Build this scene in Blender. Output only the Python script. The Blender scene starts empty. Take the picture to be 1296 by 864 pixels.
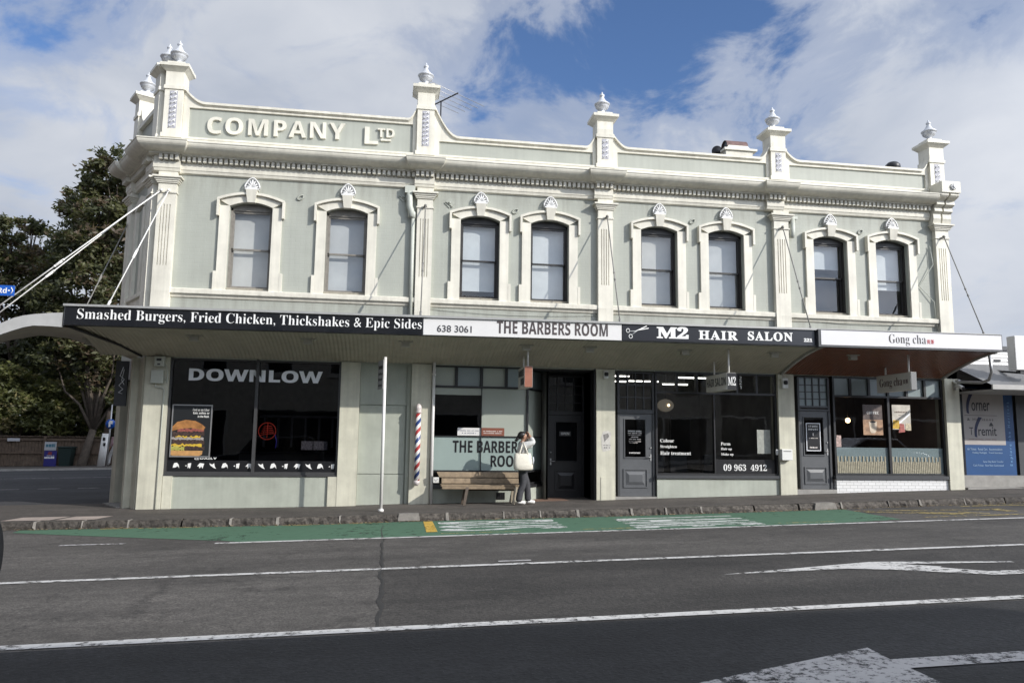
import bpy, bmesh, math, random
from mathutils import Vector, Matrix
random.seed(7)
PI = math.pi
sc = bpy.context.scene
COL = sc.collection

# ------------------------------------------------------------------ camera
cam_d = bpy.data.cameras.new('camera'); cam = bpy.data.objects.new('camera', cam_d); COL.objects.link(cam)
r_ = Vector((0.9870881, -0.15969781, 0.01239726)); u_ = Vector((-0.03254236, -0.12415609, 0.99172892)); f_ = Vector((0.15683774, 0.97932726, 0.12774994))
M = Matrix(((r_.x, u_.x, -f_.x, -0.2922), (r_.y, u_.y, -f_.y, -17.9464), (r_.z, u_.z, -f_.z, 1.4521), (0, 0, 0, 1)))
cam.matrix_world = M
cam_d.sensor_width = 36; cam_d.lens = 974.0 / 1296 * 36
cam_d.clip_start = 0.05; cam_d.clip_end = 3000
sc.camera = cam

# ------------------------------------------------------------------ light and sky
SUN_DIR = Vector((1.2, -1.0, 0.77)).normalized()          # towards the sun
sun_el = math.asin(SUN_DIR.z); sun_az = math.atan2(SUN_DIR.x, SUN_DIR.y)
ld = bpy.data.lights.new('sun', 'SUN'); ld.energy = 4.2; ld.angle = math.radians(0.55); ld.color = (1.0, 0.955, 0.89)
lo = bpy.data.objects.new('sun', ld); COL.objects.link(lo); lo.location = (40, -30, 40)
lo.rotation_euler = SUN_DIR.to_track_quat('Z', 'Y').to_euler()
W = bpy.data.worlds.new('World'); sc.world = W; W.use_nodes = True
nt = W.node_tree; nt.nodes.clear()
def N(t, **k):
    n = nt.nodes.new(t)
    for a, b in k.items(): setattr(n, a, b)
    return n
L = lambda a, b: nt.links.new(a, b)
out = N('ShaderNodeOutputWorld'); bg = N('ShaderNodeBackground'); bg.inputs['Strength'].default_value = 0.116
sky = N('ShaderNodeTexSky', sky_type='NISHITA'); sky.sun_disc = False; sky.sun_elevation = sun_el; sky.sun_rotation = sun_az
sky.air_density = 1.0; sky.dust_density = 0.15; sky.ozone_density = 4.5
tc = N('ShaderNodeTexCoord'); sep = N('ShaderNodeSeparateXYZ'); L(tc.outputs['Generated'], sep.inputs[0])
def math_n(op, a, b=None, clamp=False):
    n = N('ShaderNodeMath', operation=op); n.use_clamp = clamp
    for i, x in enumerate((a, b)):
        if x is None: continue
        if isinstance(x, (int, float)): n.inputs[i].default_value = x
        else: L(x, n.inputs[i])
    return n.outputs[0]
zz = math_n('ADD', math_n('MAXIMUM', sep.outputs[2], 0.0), 0.22)
px = math_n('DIVIDE', sep.outputs[0], zz); py = math_n('DIVIDE', sep.outputs[1], zz)
cmb = N('ShaderNodeCombineXYZ'); L(px, cmb.inputs[0]); L(py, cmb.inputs[1]); cmb.inputs[2].default_value = 3.7
n1 = N('ShaderNodeTexNoise'); n1.inputs['Scale'].default_value = 5.6; n1.inputs['Detail'].default_value = 9; n1.inputs['Roughness'].default_value = 0.60; n1.inputs['Distortion'].default_value = 0.55
mpc = N('ShaderNodeMapping'); mpc.inputs['Scale'].default_value = (1.0, 1.0, 1.7); mpc.inputs['Location'].default_value = (0.35, 1.2, 0.1); L(tc.outputs['Generated'], mpc.inputs[0]); L(mpc.outputs[0], n1.inputs['Vector'])
n2 = N('ShaderNodeTexNoise'); n2.inputs['Scale'].default_value = 4.2; n2.inputs['Detail'].default_value = 6; n2.inputs['Distortion'].default_value = 0.3
L(mpc.outputs[0], n2.inputs['Vector'])
cover = math_n('MULTIPLY_ADD', n1.outputs['Fac'], 0.95); cover.node.inputs[2].default_value = 0.075
def patch(d, k, amt):                                       # an opening in the clouds towards direction d
    global cover
    v = N('ShaderNodeVectorMath', operation='DOT_PRODUCT'); L(tc.outputs['Generated'], v.inputs[0]); v.inputs[1].default_value = Vector(d).normalized()
    e = math_n('POWER', 2.718, math_n('MULTIPLY', math_n('SUBTRACT', v.outputs['Value'], 1.0), k))
    cover = math_n('SUBTRACT', cover, math_n('MULTIPLY', e, amt))
patch((0.315, 0.818, 0.48), 200, 0.235); patch((0.275, 0.853, 0.445), 300, 0.16); patch((0.41, 0.768, 0.49), 260, 0.13)
patch((0.105, 0.885, 0.455), 330, 0.15); patch((0.476, 0.821, 0.316), 420, 0.16); patch((0.60, 0.66, 0.44), 420, 0.17)
patch((-0.374, 0.829, 0.43), 260, 0.14); patch((0.12, 0.86, 0.50), 200, 0.05)
patch((0.657, 0.70, 0.30), 24, -0.13); patch((-0.30, 0.88, 0.36), 25, -0.09); patch((0.02, 0.87, 0.50), 90, -0.06)
ramp = N('ShaderNodeValToRGB'); L(cover, ramp.inputs[0])
ramp.color_ramp.interpolation = 'EASE'
ramp.color_ramp.elements[0].position = 0.325; ramp.color_ramp.elements[1].position = 0.63; e_ = ramp.color_ramp.elements.new(0.465); e_.color = (0.60, 0.60, 0.60, 1)
cr = N('ShaderNodeValToRGB'); L(n2.outputs['Fac'], cr.inputs[0])
cr.color_ramp.elements[0].position = 0.30; cr.color_ramp.elements[0].color = (3.75, 4.2, 5.1, 1)
cr.color_ramp.elements[1].position = 0.68; cr.color_ramp.elements[1].color = (5.95, 6.2, 6.7, 1)
vs_ = N('ShaderNodeVectorMath', operation='DOT_PRODUCT'); L(tc.outputs['Generated'], vs_.inputs[0]); vs_.inputs[1].default_value = SUN_DIR
glow = math_n('MULTIPLY_ADD', math_n('POWER', math_n('MAXIMUM', math_n('MULTIPLY_ADD', vs_.outputs['Value'], 0.5), 0.0), 7.0), 4.0)   # clouds on the sun's side of the sky are brighter
glow.node.inputs[2].default_value = 1.0
lit = N('ShaderNodeVectorMath', operation='SCALE'); L(cr.outputs[0], lit.inputs[0]); L(glow, lit.inputs['Scale'])
mixs = N('ShaderNodeMixRGB'); L(ramp.outputs['Color'], mixs.inputs[0]); tint = N('ShaderNodeVectorMath', operation='MULTIPLY'); L(sky.outputs[0], tint.inputs[0]); tint.inputs[1].default_value = (1.10, 1.12, 1.24); L(tint.outputs[0], mixs.inputs[1]); L(lit.outputs[0], mixs.inputs[2])
L(mixs.outputs[0], bg.inputs[0]); L(bg.outputs[0], out.inputs[0])
sc.view_settings.view_transform = 'Standard'; sc.view_settings.look = 'None'
sc.view_settings.exposure = 0.0; sc.view_settings.gamma = 1.0

# ------------------------------------------------------------------ materials
MATS = {}
def mat(name, col, rough=0.7, var=0.0, vscale=3.0, bump=0.0, bscale=40.0, metal=0.0, spec=0.5, coat=0.0, emit=None, streak=0.0):
    m = bpy.data.materials.new(name); m.use_nodes = True; t = m.node_tree; b = t.nodes['Principled BSDF']
    b.inputs['Roughness'].default_value = rough; b.inputs['Metallic'].default_value = metal
    b.inputs['Specular IOR Level'].default_value = spec; b.inputs['Coat Weight'].default_value = coat
    b.inputs['Base Color'].default_value = (*col, 1)
    geo = t.nodes.new('ShaderNodeNewGeometry')
    if var > 0:
        n = t.nodes.new('ShaderNodeTexNoise'); n.inputs['Scale'].default_value = vscale; n.inputs['Detail'].default_value = 6; n.inputs['Roughness'].default_value = 0.65
        t.links.new(geo.outputs['Position'], n.inputs['Vector'])
        r = t.nodes.new('ShaderNodeValToRGB'); t.links.new(n.outputs['Fac'], r.inputs[0])
        r.color_ramp.elements[0].position = 0.3; r.color_ramp.elements[0].color = (*[c * (1 - var) for c in col], 1)
        r.color_ramp.elements[1].position = 0.7; r.color_ramp.elements[1].color = (*[min(1, c * (1 + var * 0.5)) for c in col], 1)
        o = r.outputs[0]
        if streak > 0:                                         # run-off stains down a wall
            mp = t.nodes.new('ShaderNodeMapping'); mp.inputs['Scale'].default_value = (9, 9, 0.35); t.links.new(geo.outputs['Position'], mp.inputs[0])
            n3 = t.nodes.new('ShaderNodeTexNoise'); n3.inputs['Scale'].default_value = 1.0; n3.inputs['Detail'].default_value = 4; t.links.new(mp.outputs[0], n3.inputs['Vector'])
            r3 = t.nodes.new('ShaderNodeValToRGB'); t.links.new(n3.outputs['Fac'], r3.inputs[0])
            r3.color_ramp.elements[0].position = 0.35; r3.color_ramp.elements[0].color = (1 - streak,) * 3 + (1,); r3.color_ramp.elements[1].position = 0.62
            mx = t.nodes.new('ShaderNodeMixRGB'); mx.blend_type = 'MULTIPLY'; mx.inputs[0].default_value = 1; t.links.new(o, mx.inputs[1]); t.links.new(r3.outputs[0], mx.inputs[2]); o = mx.outputs[0]
        t.links.new(o, b.inputs['Base Color'])
    if bump > 0:
        n = t.nodes.new('ShaderNodeTexNoise'); n.inputs['Scale'].default_value = bscale; n.inputs['Detail'].default_value = 4
        t.links.new(geo.outputs['Position'], n.inputs['Vector'])
        bp = t.nodes.new('ShaderNodeBump'); bp.inputs['Strength'].default_value = bump; bp.inputs['Distance'].default_value = 0.01
        t.links.new(n.outputs['Fac'], bp.inputs['Height']); t.links.new(bp.outputs[0], b.inputs['Normal'])
    if emit: b.inputs['Emission Color'].default_value = (*emit[0], 1); b.inputs['Emission Strength'].default_value = emit[1]
    MATS[name] = m; return m
def nodes_of(m): return m.node_tree, m.node_tree.nodes['Principled BSDF']

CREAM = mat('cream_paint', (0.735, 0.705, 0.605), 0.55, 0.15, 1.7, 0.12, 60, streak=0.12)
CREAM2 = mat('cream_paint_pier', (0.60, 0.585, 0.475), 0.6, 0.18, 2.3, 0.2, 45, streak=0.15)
SAGE = mat('sage_paint', (0.385, 0.40, 0.35), 0.6, 0.12, 0.9, 0.1, 60, streak=0.07)
SAGEB = mat('sage_painted_brick', (0.385, 0.40, 0.35), 0.6, 0.12, 0.8, 0.0, streak=0.05)
SAGEG = mat('sage_plinth_paint', (0.40, 0.425, 0.365), 0.6, 0.16, 1.6, 0.1, 60, streak=0.06)
def brickify(m, hue_var=0.0, strength=0.22):
    t, b = nodes_of(m); geo = [n for n in t.nodes if n.type == 'NEW_GEOMETRY'][0]
    s = t.nodes.new('ShaderNodeSeparateXYZ'); c = t.nodes.new('ShaderNodeCombineXYZ'); t.links.new(geo.outputs['Position'], s.inputs[0])
    a = t.nodes.new('ShaderNodeMath'); a.operation = 'SUBTRACT'; t.links.new(s.outputs[0], a.inputs[0]); t.links.new(s.outputs[1], a.inputs[1])
    t.links.new(a.outputs[0], c.inputs[0]); t.links.new(s.outputs[2], c.inputs[1])
    br = t.nodes.new('ShaderNodeTexBrick'); br.inputs['Scale'].default_value = 1.0; br.inputs['Brick Width'].default_value = 0.23; br.inputs['Row Height'].default_value = 0.086
    br.inputs['Mortar Size'].default_value = 0.007; br.inputs['Mortar Smooth'].default_value = 0.6; br.inputs['Color1'].default_value = (1, 1, 1, 1); br.inputs['Color2'].default_value = (0.86, 0.86, 0.86, 1); br.inputs['Mortar'].default_value = (0.1, 0.1, 0.1, 1)
    t.links.new(c.outputs[0], br.inputs['Vector'])
    bp = t.nodes.new('ShaderNodeBump'); bp.inputs['Strength'].default_value = strength; bp.inputs['Distance'].default_value = 0.012
    n = t.nodes.new('ShaderNodeTexNoise'); n.inputs['Scale'].default_value = 30; t.links.new(geo.outputs['Position'], n.inputs['Vector'])
    ad = t.nodes.new('ShaderNodeMath'); ad.operation = 'MULTIPLY_ADD'; t.links.new(n.outputs['Fac'], ad.inputs[0]); ad.inputs[1].default_value = 0.35; t.links.new(br.outputs['Color'], ad.inputs[2])
    t.links.new(ad.outputs[0], bp.inputs['Height']); t.links.new(bp.outputs[0], b.inputs['Normal'])
brickify(SAGEB)
def grime(m, bands, amt):
    t, b = nodes_of(m); geo = [n for n in t.nodes if n.type == 'NEW_GEOMETRY'][0]
    src = b.inputs['Base Color'].links[0].from_socket; sp = t.nodes.new('ShaderNodeSeparateXYZ'); t.links.new(geo.outputs['Position'], sp.inputs[0])
    mp = t.nodes.new('ShaderNodeMapping'); mp.inputs['Scale'].default_value = (5, 5, 0.5); t.links.new(geo.outputs['Position'], mp.inputs[0])
    n = t.nodes.new('ShaderNodeTexNoise'); n.inputs['Scale'].default_value = 1; n.inputs['Detail'].default_value = 6; n.inputs['Roughness'].default_value = .7; t.links.new(mp.outputs[0], n.inputs['Vector'])
    r = t.nodes.new('ShaderNodeValToRGB'); t.links.new(n.outputs['Fac'], r.inputs[0]); r.color_ramp.elements[0].position = .45; r.color_ramp.elements[1].position = .72
    tot = None
    for z0, z1 in bands:
        mr = t.nodes.new('ShaderNodeMapRange'); mr.inputs['From Min'].default_value = z0; mr.inputs['From Max'].default_value = z1; t.links.new(sp.outputs[2], mr.inputs['Value'])
        c = t.nodes.new('ShaderNodeMath'); c.operation = 'LESS_THAN'; t.links.new(sp.outputs[2], c.inputs[0]); c.inputs[1].default_value = z1
        k = t.nodes.new('ShaderNodeMath'); k.operation = 'MULTIPLY'; t.links.new(mr.outputs[0], k.inputs[0]); t.links.new(c.outputs[0], k.inputs[1])
        if tot is None: tot = k.outputs[0]
        else:
            a = t.nodes.new('ShaderNodeMath'); a.operation = 'MAXIMUM'; t.links.new(tot, a.inputs[0]); t.links.new(k.outputs[0], a.inputs[1]); tot = a.outputs[0]
    f = t.nodes.new('ShaderNodeMath'); f.operation = 'MULTIPLY'; t.links.new(tot, f.inputs[0]); t.links.new(r.outputs[0], f.inputs[1])
    f2 = t.nodes.new('ShaderNodeMath'); f2.operation = 'MULTIPLY'; t.links.new(f.outputs[0], f2.inputs[0]); f2.inputs[1].default_value = amt
    x = t.nodes.new('ShaderNodeMixRGB'); t.links.new(f2.outputs[0], x.inputs[0]); t.links.new(src, x.inputs[1]); x.inputs[2].default_value = (0.16, 0.15, 0.12, 1); t.links.new(x.outputs[0], b.inputs['Base Color'])
grime(SAGEB, ((3.7, 4.56), (6.6, 7.40)), 0.55); grime(CREAM, ((4.45, 4.66), (7.3, 7.79), (8.35, 9.2)), 0.35); grime(SAGEG, ((1.5, 2.3), (-.2, .6)), 0.25)
SILVER = mat('silver_paint', (0.64, 0.655, 0.68), 0.40, 0.15, 9, 0.1, 50, metal=0.3)
ORN = mat('ornament_paint', (0.72, 0.72, 0.71), 0.42, 0.12, 20, metal=0.1)
ORNBLUE = mat('ornament_backing', (0.40, 0.40, 0.44), 0.6, 0.2, 20)
CHAR = mat('charcoal_joinery', (0.055, 0.058, 0.063), 0.42, 0.15, 6, 0.05, 60)
CHARD = mat('dark_joinery', (0.022, 0.022, 0.024), 0.4, 0.2, 6)
DOORG = mat('grey_door_paint', (0.10, 0.105, 0.112), 0.42, 0.12, 5, 0.05, 60)
SASHD = mat('brown_black_sash', (0.030, 0.027, 0.025), 0.45, 0.2, 8)
SASHG = mat('weathered_sash', (0.22, 0.205, 0.18), 0.6, 0.25, 12)
SILLT = mat('weathered_sill_timber', (0.34, 0.31, 0.25), 0.7, 0.3, 14, 0.3, 60)
BLIND = mat('blind_fabric', (0.70, 0.72, 0.72), 0.9, 0.12, 1.1, 0.2, 6)
BLACK = mat('black_paint', (0.012, 0.012, 0.014), 0.35)
SIGNBLK = mat('gloss_black_sign', (0.010, 0.011, 0.014), 0.12, coat=0.3)
SIGNDK = mat('dark_slate_sign', (0.020, 0.021, 0.026), 0.25)
SIGNWH = mat('white_sign_panel', (0.68, 0.67, 0.655), 0.4, 0.04, 2)
LIGHTBOX = mat('white_lightbox_face', (0.69, 0.68, 0.69), 0.35, 0.03, 1.5)
WHITE = mat('white_vinyl', (0.80, 0.80, 0.78), 0.45)
GREYV = mat('light_grey_vinyl', (0.84, 0.86, 0.90), 0.45)
BROWNV = mat('brown_black_vinyl', (0.060, 0.045, 0.045), 0.5, 0.5, 5)
REDV = mat('red_vinyl', (0.45, 0.04, 0.05), 0.5)
ALU = mat('galvanised_metal', (0.42, 0.42, 0.42), 0.4, 0.12, 6, metal=0.7)
CAPG = mat('grey_flashing', (0.36, 0.36, 0.35), 0.5, 0.15, 4, metal=0.2)
STEELW = mat('white_painted_steel', (0.74, 0.73, 0.70), 0.4, 0.08, 8)
PIPEP = mat('sage_painted_pipe', (0.50, 0.52, 0.46), 0.5, 0.08, 6)
SOFF = mat('beige_corrugated_soffit', (0.46, 0.42, 0.34), 0.55, 0.15, 2.5)
SLATR = mat('red_brown_slat', (0.24, 0.10, 0.058), 0.35, 0.35, 7)
BARGE = mat('pale_grey_barge_board', (0.42, 0.42, 0.41), 0.6, 0.12, 3)
ROOFM = mat('roof_membrane', (0.25, 0.25, 0.25), 0.8, 0.2, 2)
TIMB = mat('weathered_bench_timber', (0.265, 0.20, 0.13), 0.7, 0.35, 9, 0.35, 70)
TIMBL = mat('pale_bench_leg', (0.42, 0.36, 0.27), 0.7, 0.25, 10)
TIMBD = mat('dark_bench_leg', (0.10, 0.075, 0.055), 0.65, 0.3, 10)
INT_D = mat('dim_interior_wall', (0.20, 0.19, 0.18), 0.8, 0.5, 0.9)
INT_B = mat('dim_brown_interior', (0.26, 0.19, 0.15), 0.8, 0.5, 0.8)
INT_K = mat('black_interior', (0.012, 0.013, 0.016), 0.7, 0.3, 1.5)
INT_M = mat('mid_grey_interior', (0.16, 0.155, 0.145), 0.8, 0.2, 1.5)
FROST = mat('frosted_sage_film', (0.30, 0.37, 0.35), 0.28, 0.06, 1.2, coat=0.3)
FROSTP = mat('pale_frosted_film', (0.38, 0.41, 0.36), 0.28, 0.06, 1.2, coat=0.3)
FROSTG = mat('frosted_blue_grey_film', (0.27, 0.32, 0.33), 0.25, 0.05, 2, coat=0.3)
STRAW = mat('straw_coloured_slats', (0.36, 0.33, 0.24), 0.7, 0.35, 14)
TILEW = mat('white_tile', (0.78, 0.78, 0.77), 0.25, 0.05, 3)
COPPER = mat('copper_brown_panel', (0.36, 0.15, 0.10), 0.35, 0.2, 6)
SIGNGR = mat('pale_grey_sign_face', (0.66, 0.64, 0.58), 0.4, 0.08, 4)
CONC = mat('concrete', (0.30, 0.29, 0.27), 0.85, 0.25, 4, 0.3, 50)
PLAST = mat('white_plastic', (0.74, 0.74, 0.72), 0.4, 0.06, 6)
RUBBER = mat('tyre_rubber', (0.018, 0.018, 0.018), 0.75, 0.2, 10)
def tile_lines(m, w, h, depth=0.006):
    t, b = nodes_of(m); geo = [n for n in t.nodes if n.type == 'NEW_GEOMETRY'][0]
    s = t.nodes.new('ShaderNodeSeparateXYZ'); c = t.nodes.new('ShaderNodeCombineXYZ'); t.links.new(geo.outputs['Position'], s.inputs[0])
    t.links.new(s.outputs[0], c.inputs[0]); t.links.new(s.outputs[2], c.inputs[1])
    br = t.nodes.new('ShaderNodeTexBrick'); br.inputs['Scale'].default_value = 1.0; br.inputs['Brick Width'].default_value = w; br.inputs['Row Height'].default_value = h
    br.inputs['Mortar Size'].default_value = 0.006; br.inputs['Color1'].default_value = (0.78, 0.78, 0.77, 1); br.inputs['Color2'].default_value = (0.72, 0.72, 0.71, 1); br.inputs['Mortar'].default_value = (0.45, 0.45, 0.44, 1)
    t.links.new(c.outputs[0], br.inputs['Vector']); t.links.new(br.outputs['Color'], b.inputs['Base Color'])
tile_lines(TILEW, 0.20, 0.075)

def glass_mat(name, tint, boost=1.0, rough=0.0):
    m = bpy.data.materials.new(name); m.use_nodes = True; t = m.node_tree; t.nodes.clear()
    o = t.nodes.new('ShaderNodeOutputMaterial'); mx = t.nodes.new('ShaderNodeMixShader'); tr = t.nodes.new('ShaderNodeBsdfTransparent'); gl = t.nodes.new('ShaderNodeBsdfGlossy')
    tr.inputs[0].default_value = (*tint, 1); gl.inputs['Roughness'].default_value = rough
    lw = t.nodes.new('ShaderNodeLayerWeight'); lw.inputs['Blend'].default_value = 0.5
    pw = t.nodes.new('ShaderNodeMath'); pw.operation = 'POWER'; pw.inputs[1].default_value = 5.0; t.links.new(lw.outputs['Facing'], pw.inputs[0])
    mu = t.nodes.new('ShaderNodeMath'); mu.operation = 'MULTIPLY_ADD'; mu.inputs[1].default_value = 0.9; mu.inputs[2].default_value = 0.042 * boost; mu.use_clamp = True; t.links.new(pw.outputs[0], mu.inputs[0])
    n = t.nodes.new('ShaderNodeTexNoise'); n.inputs['Scale'].default_value = 0.9; geo = t.nodes.new('ShaderNodeNewGeometry'); t.links.new(geo.outputs['Position'], n.inputs['Vector'])
    bp = t.nodes.new('ShaderNodeBump'); bp.inputs['Strength'].default_value = 0.3; bp.inputs['Distance'].default_value = 0.01; t.links.new(n.outputs['Fac'], bp.inputs['Height']); t.links.new(bp.outputs[0], gl.inputs['Normal'])
    t.links.new(mu.outputs[0], mx.inputs[0]); t.links.new(tr.outputs[0], mx.inputs[1]); t.links.new(gl.outputs[0], mx.inputs[2]); t.links.new(mx.outputs[0], o.inputs[0])
    return m
GLASS = glass_mat('clear_glass', (0.82, 0.85, 0.85), 1.7)
GLASSU = glass_mat('upper_window_glass', (0.87, 0.89, 0.90), 2.4)
GLASSD = glass_mat('tinted_glass', (0.30, 0.31, 0.34), 1.3)
GLASSM = glass_mat('smoky_glass', (0.74, 0.75, 0.75), 1.5)

def ground_mat(name, c1, c2, c3, scale=60, bump=0.35, rough=0.85, patch_scale=0.5, cracks=0.0):
    """speckled aggregate with large worn patches"""
    m = bpy.data.materials.new(name); m.use_nodes = True; t, b = nodes_of(m); b.inputs['Roughness'].default_value = rough
    geo = t.nodes.new('ShaderNodeNewGeometry'); P = geo.outputs['Position']
    def noise(s, d=5, r=0.6, vec=P):
        n = t.nodes.new('ShaderNodeTexNoise'); n.inputs['Scale'].default_value = s; n.inputs['Detail'].default_value = d; n.inputs['Roughness'].default_value = r; t.links.new(vec, n.inputs['Vector']); return n.outputs['Fac']
    def rmp(f, p0, p1, a, bb):
        r = t.nodes.new('ShaderNodeValToRGB'); t.links.new(f, r.inputs[0]); r.color_ramp.elements[0].position = p0; r.color_ramp.elements[1].position = p1
        r.color_ramp.elements[0].color = (*a, 1); r.color_ramp.elements[1].color = (*bb, 1); return r.outputs[0]
    def mix(f, a, bb, mode='MIX'):
        x = t.nodes.new('ShaderNodeMixRGB'); x.blend_type = mode
        if isinstance(f, float): x.inputs[0].default_value = f
        else: t.links.new(f, x.inputs[0])
        t.links.new(a, x.inputs[1]); t.links.new(bb, x.inputs[2]); return x.outputs[0]
    mp = t.nodes.new('ShaderNodeMapping'); mp.inputs['Scale'].default_value = (0.35, 1.3, 1); t.links.new(P, mp.inputs[0])
    base = rmp(noise(patch_scale, 6, 0.6, mp.outputs[0]), 0.35, 0.65, c1, c2)
    speck = rmp(noise(scale, 3, 0.7), 0.30, 0.72, (0.42,) * 3, (1.62,) * 3)
    col = mix(1.0, base, speck, 'MULTIPLY')
    mq = t.nodes.new('ShaderNodeMapping'); mq.inputs['Scale'].default_value = (0.05, 1.1, 1); t.links.new(P, mq.inputs[0])
    col = mix(1.0, col, rmp(noise(1.0, 5, 0.65, mq.outputs[0]), 0.30, 0.70, (0.66,) * 3, (1.20,) * 3), 'MULTIPLY')          # wheel tracks along the lane
    col = mix(1.0, col, rmp(noise(0.55, 7, 0.72), 0.32, 0.50, (0.62,) * 3, (1.05,) * 3), 'MULTIPLY')                          # oily and damp stains
    col = mix(1.0, col, rmp(noise(7.0, 6, 0.8), 0.32, 0.68, (0.68,) * 3, (1.28,) * 3), 'MULTIPLY')
    vor = t.nodes.new('ShaderNodeTexVoronoi'); vor.inputs['Scale'].default_value = scale * 1.3; t.links.new(P, vor.inputs['Vector'])
    stone = rmp(vor.outputs['Distance'], 0.10, 0.22, (1, 1, 1), (0, 0, 0))
    pick = rmp(noise(scale * 0.8, 1), 0.60, 0.66, (0, 0, 0), (1, 1, 1))
    c3n = t.nodes.new('ShaderNodeRGB'); c3n.outputs[0].default_value = (*c3, 1)
    col = mix(mix(1.0, stone, pick, 'MULTIPLY'), col, c3n.outputs[0])
    if cracks > 0:
        vc = t.nodes.new('ShaderNodeTexVoronoi'); vc.feature = 'DISTANCE_TO_EDGE'; vc.inputs['Scale'].default_value = 0.55; 
        wv = t.nodes.new('ShaderNodeVectorMath'); wv.operation = 'MULTIPLY_ADD'; nn = t.nodes.new('ShaderNodeTexNoise'); nn.inputs['Scale'].default_value = 2.5; nn.inputs['Detail'].default_value = 5; t.links.new(P, nn.inputs['Vector'])
        t.links.new(nn.outputs['Color'], wv.inputs[0]); wv.inputs[1].default_value = (0.8, 0.8, 0); t.links.new(P, wv.inputs[2]); t.links.new(wv.outputs[0], vc.inputs['Vector'])
        ck = rmp(vc.outputs['Distance'], 0.003, 0.012, (1 - cracks,) * 3, (1, 1, 1)); col = mix(1.0, col, ck, 'MULTIPLY')
    t.links.new(col, b.inputs['Base Color'])
    bp = t.nodes.new('ShaderNodeBump'); bp.inputs['Strength'].default_value = bump; bp.inputs['Distance'].default_value = 0.012
    t.links.new(noise(scale, 3, 0.7), bp.inputs['Height']); t.links.new(bp.outputs[0], b.inputs['Normal'])
    return m
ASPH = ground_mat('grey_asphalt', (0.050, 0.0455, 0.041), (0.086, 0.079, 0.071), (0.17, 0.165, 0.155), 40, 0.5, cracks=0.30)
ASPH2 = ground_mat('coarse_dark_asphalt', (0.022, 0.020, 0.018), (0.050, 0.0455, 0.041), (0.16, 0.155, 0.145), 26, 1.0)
ASPH3 = ground_mat('coarse_shade_toned_asphalt', (0.0135, 0.0135, 0.014), (0.0195, 0.0195, 0.020), (0.085, 0.085, 0.085), 24, 1.0)  # coarse asphalt darkened further, the foreground shade put into its colour
ASPHS = ground_mat('side_street_asphalt', (0.040, 0.040, 0.044), (0.052, 0.053, 0.058), (0.10, 0.10, 0.10), 40, 0.4)
PATHM = ground_mat('footpath_asphalt', (0.066, 0.057, 0.049), (0.090, 0.079, 0.069), (0.24, 0.22, 0.20), 50, 0.3)
EARTH = ground_mat('dry_ground', (0.10, 0.085, 0.06), (0.14, 0.12, 0.085), (0.2, 0.18, 0.14), 20, 0.4)
STONE = ground_mat('bluestone_kerb', (0.045, 0.038, 0.032), (0.095, 0.083, 0.070), (0.26, 0.24, 0.21), 18, 1.0, patch_scale=7)
def paint_mat(name, col, wear=0.5, scale=18, rough=0.6):
    m = mat(name, col, rough, 0.12, 6); t, b = nodes_of(m); o = [n for n in t.nodes if n.type == 'OUTPUT_MATERIAL'][0]
    geo = [n for n in t.nodes if n.type == 'NEW_GEOMETRY'][0]
    n = t.nodes.new('ShaderNodeTexNoise'); n.inputs['Scale'].default_value = scale; n.inputs['Detail'].default_value = 6; n.inputs['Roughness'].default_value = 0.75; t.links.new(geo.outputs['Position'], n.inputs['Vector'])
    nb = t.nodes.new('ShaderNodeTexNoise'); nb.inputs['Scale'].default_value = scale / 9; nb.inputs['Detail'].default_value = 4; t.links.new(geo.outputs['Position'], nb.inputs['Vector'])
    ma = t.nodes.new('ShaderNodeMath'); ma.operation = 'MULTIPLY_ADD'; t.links.new(nb.outputs['Fac'], ma.inputs[0]); ma.inputs[1].default_value = 0.4; mb_ = t.nodes.new('ShaderNodeMath'); mb_.operation = 'SUBTRACT'; t.links.new(n.outputs['Fac'], mb_.inputs[0]); mb_.inputs[1].default_value = 0.20; t.links.new(mb_.outputs[0], ma.inputs[2])
    r = t.nodes.new('ShaderNodeValToRGB'); t.links.new(ma.outputs[0], r.inputs[0]); r.color_ramp.elements[0].position = wear - 0.07; r.color_ramp.elements[1].position = wear + 0.07
    r.color_ramp.elements[0].color = (0, 0, 0, 1); r.color_ramp.elements[1].color = (1, 1, 1, 1)
    tr = t.nodes.new('ShaderNodeBsdfTransparent'); mx = t.nodes.new('ShaderNodeMixShader')
    t.links.new(r.outputs[0], mx.inputs[0]); t.links.new(tr.outputs[0], mx.inputs[1]); t.links.new(b.outputs[0], mx.inputs[2]); t.links.new(mx.outputs[0], o.inputs[0]); return m
RWHITE = paint_mat('worn_white_road_paint', (0.56, 0.55, 0.53), 0.43, 9)
RWHITE2 = paint_mat('very_worn_white_road_paint', (0.40, 0.39, 0.385), 0.45, 13)
RWHITE3 = paint_mat('faded_white_road_paint', (0.55, 0.57, 0.54), 0.44, 10)
RYEL = paint_mat('worn_yellow_road_paint', (0.56, 0.36, 0.06), 0.40)
RYEL2 = paint_mat('faded_yellow_road_paint', (0.42, 0.33, 0.12), 0.50, 12)
RGREEN = paint_mat('worn_green_road_surface', (0.058, 0.130, 0.078), 0.335, 6, 0.85)

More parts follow.
